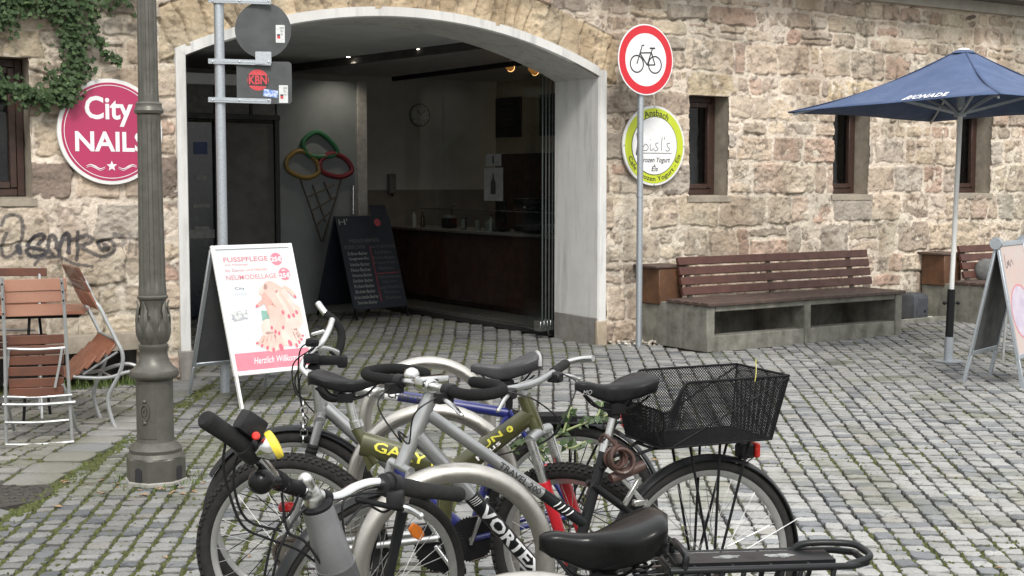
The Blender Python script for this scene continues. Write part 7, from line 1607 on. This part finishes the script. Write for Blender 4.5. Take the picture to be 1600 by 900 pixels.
def along(a, b, r0, r1, m, name, n=16, **kw): mb = MB(); mb.tube([a, a.lerp(b, .03), a.lerp(b, .97), b], [r0 * .8, r0, r1, r1 * .8], n); return obj(name, mb, m, hD, **kw)
mb = MB(); g0, g1 = P(318, 653, 2.365), P(384, 697, 2.435); mb.tube([g0, g0.lerp(g1, .04), g0.lerp(g1, .08), g0.lerp(g1, .5), g0.lerp(g1, .9), g1], [.013, .0165, .0172, .0163, .0175, .0178], 18); obj('grip', mb, M_rubber, hD)
along(P(378, 694, 2.43), P(398, 712, 2.455), .021, .021, M_plastic, 'twist_shifter')
mb = MB(); q = P(398, 668, 2.43); d = (P(430, 690, 2.46) - P(378, 655, 2.42)).normalized(); mb.box(q - d * .010, (.050, .034, .040), (d, d.cross(Z3).normalized(), d.cross(Z3).cross(d).normalized())); sh_ = obj('shifter_box', mb, M_plastic, hD, bevel=.008, seg=2)
mb = MB(); mb.lathe([(.0075, 0), (.0075, .008), (.005, .011)], P(400, 681, 2.405), (CAM - q).normalized(), n=14); obj('red_button', mb, M_redplast, sh_)
# chrome bell with a yellow rim
bo = P(424, 699, 2.44); bn = V((.80, .20, .42)).normalized(); bo = P(424, 697, 2.42)
mb = MB(); mb.lathe([(.006, -.030), (.014, -.022), (.021, -.016), (.0245, -.007), (.0255, .004)], bo, bn, n=28); be = obj('bell', mb, M_chrome, hD)
mb = MB(); mb.lathe([(.026, -.001), (.0275, .002), (.0275, .009), (.025, .012), (.016, .014), (.004, .015)], bo, bn, n=28); obj('bell_dome', mb, M_yel, be)
mb = MB(); bq = P(408, 752, 2.46); mb.ball(bq, .024, (1, 1, 1), 20, 14); mb.tube([bq, P(436, 752, 2.52)], .014, 12); obj('horn_ball', mb, M_vinyl, hD)
for a, b, r in (((430, 748, 2.515), (440, 754, 2.53), .0185), ((500, 776, 2.62), (511, 779, 2.64), .0165), ((447, 758, 2.54), (470, 765, 2.575), .0155)):
    along(P(*a), P(*b), r, r, M_blackm, 'bar_clamp')
along(P(597, 757, 2.755), P(622, 759, 2.785), .0235, .0235, M_plastic, 'brake_clamp'); along(P(606, 757, 2.765), P(611, 758, 2.772), .027, .027, M_plastic, 'brake_clamp'); along(P(622, 759, 2.785), P(652, 765, 2.815), .0185, .0185, M_rubber, 'twist_shifter')
mb = MB(); g0, g1 = P(650, 765, 2.815), P(722, 773, 2.885); mb.tube([g0, g0.lerp(g1, .05), g0.lerp(g1, .5), g0.lerp(g1, .95), g1], [.0155, .0172, .0158, .0168, .0135], 16); obj('grip', mb, M_rubber, hD)
mb = MB(); mb.box(P(618, 778, 2.755), (.036, .05, .036)); obj('brake_body', mb, M_plastic, hD, bevel=.008, seg=2)
lever(hD, P(612, 790, 2.74), P(657, 806, 2.78), .0075, M_chrome)
along(P(556, 780, 2.70), P(630, 796, 2.75), .006, .006, M_blackm, 'brake_rod')
mb = MB(); mb.box(P(448, 792, 2.57), (.030, .02, .018)); obj('front_reflector', mb, pm('dark_red_lens', (.28, .012, .012), (.2, .01, .01), rough=.2), hD, bevel=.004)
for q in (((352, 694, 2.41), (349, 725, 2.43), (358, 770, 2.46), (380, 822, 2.5), (420, 842, 2.55), (470, 862, 2.6), (520, 900, 2.66)), ((400, 700, 2.46), (372, 712, 2.45), (366, 760, 2.47), (386, 812, 2.52), (440, 830, 2.56)), ((470, 765, 2.56), (455, 800, 2.55), (430, 830, 2.55), (415, 890, 2.56), (410, 930, 2.58)), ((506, 785, 2.62), (470, 800, 2.58), (440, 850, 2.56), (425, 905, 2.58)), ((440, 770, 2.54), (450, 830, 2.55), (480, 850, 2.58), (530, 925, 2.64)), ((620, 785, 2.76), (600, 800, 2.74), (570, 790, 2.70), (540, 820, 2.66)), ((600, 770, 2.75), (560, 772, 2.7), (535, 790, 2.65), (545, 880, 2.66))):
    cable(bD, [P(*k) for k in q], .0027)
# saddle, rails with springs, rack
sdD = saddle(bD, D_.px(943, 822), (D_.h + Z3 * .0), .268, .19, M_vinyl, tilt=-.09, drop=.085)
spD = D_.px(935, 880); tb(bD, 'seat_post', [(stD, spD, .0145, .0145)], M_blackm)
mb = MB()
for s in (-1, 1):
    for k in range(5): mb.tube(circ(D_.px(1000, 875 + 7 * k, .05 * s), D_.h, D_.l, .014, 12), .003, 5, closed=True)
obj('saddle_spring', mb, M_blackm, bD)
zr = .805; rk = MB(); R0, R1 = D_.R + D_.h * .145, D_.R - D_.h * .235
def ra(x, lat, z=zr): return D_.at(x, z, lat)
rk.tube([ra(.155, -.062), ra(-.225, -.062), ra(-.265, -.04), ra(-.265, .04), ra(-.225, .062), ra(.155, .062)], .0075, 12); rk.tube([ra(.155, -.062), ra(.155, .062)], .0075, 12)
rk.tube(cr([ra(.125, .062), ra(.125, .062, zr + .012), ra(.122, .055, zr + .03), ra(.122, -.055, zr + .03), ra(.125, -.062, zr + .012), ra(.125, -.062)], 4), .0075, 12)
rk.tube(cr([ra(-.13, -.05), ra(-.16, -.045, zr + .020), ra(-.25, -.03, zr + .022), ra(-.275, -.0, zr + .015), ra(-.27, .04, zr + .010), ra(-.22, .055)], 5), .0075, 12)
rk.box(ra(-.03, 0, zr + .002), (.34, .075, .012), (D_.h, D_.l, Z3))
for xx in (.10, .02, -.06, -.14): rk.tube([ra(xx, .062), ra(xx, -.062)], .005, 8)
for s in (-1, 1):
    for xx in (.05, -.08): rk.tube([ra(xx, .062 * s), D_.at(0, .36, .065 * s)], .006, 8)
    for xx in (.09, -.0, -.12, -.19): rk.tube([ra(xx, .062 * s), ra(xx + .02, .070 * s, zr - .08)], .0055, 8)
    rk.tube([ra(.11, .070 * s, zr - .08), ra(-.17, .070 * s, zr - .08)], .005, 8)
rko = obj('rear_rack', rk, M_blackp, bD)
for cx_, ww in ((.02, .035), (-.09, .04)):
    mb = MB(); mb.prism([(ww * random.uniform(.5, 1.) * math.cos(k * .4488), ww * random.uniform(.25, .42) * math.sin(k * .4488)) for k in range(14)], ra(cx_, 0, zr + .0082), D_.h, D_.l, .0008); obj('worn_sticker', mb, pm('pale_worn_sticker', (.34, .36, .34), (.05, .05, .05), rough=.6, scale=45, amt=.5), rko, smooth=False)
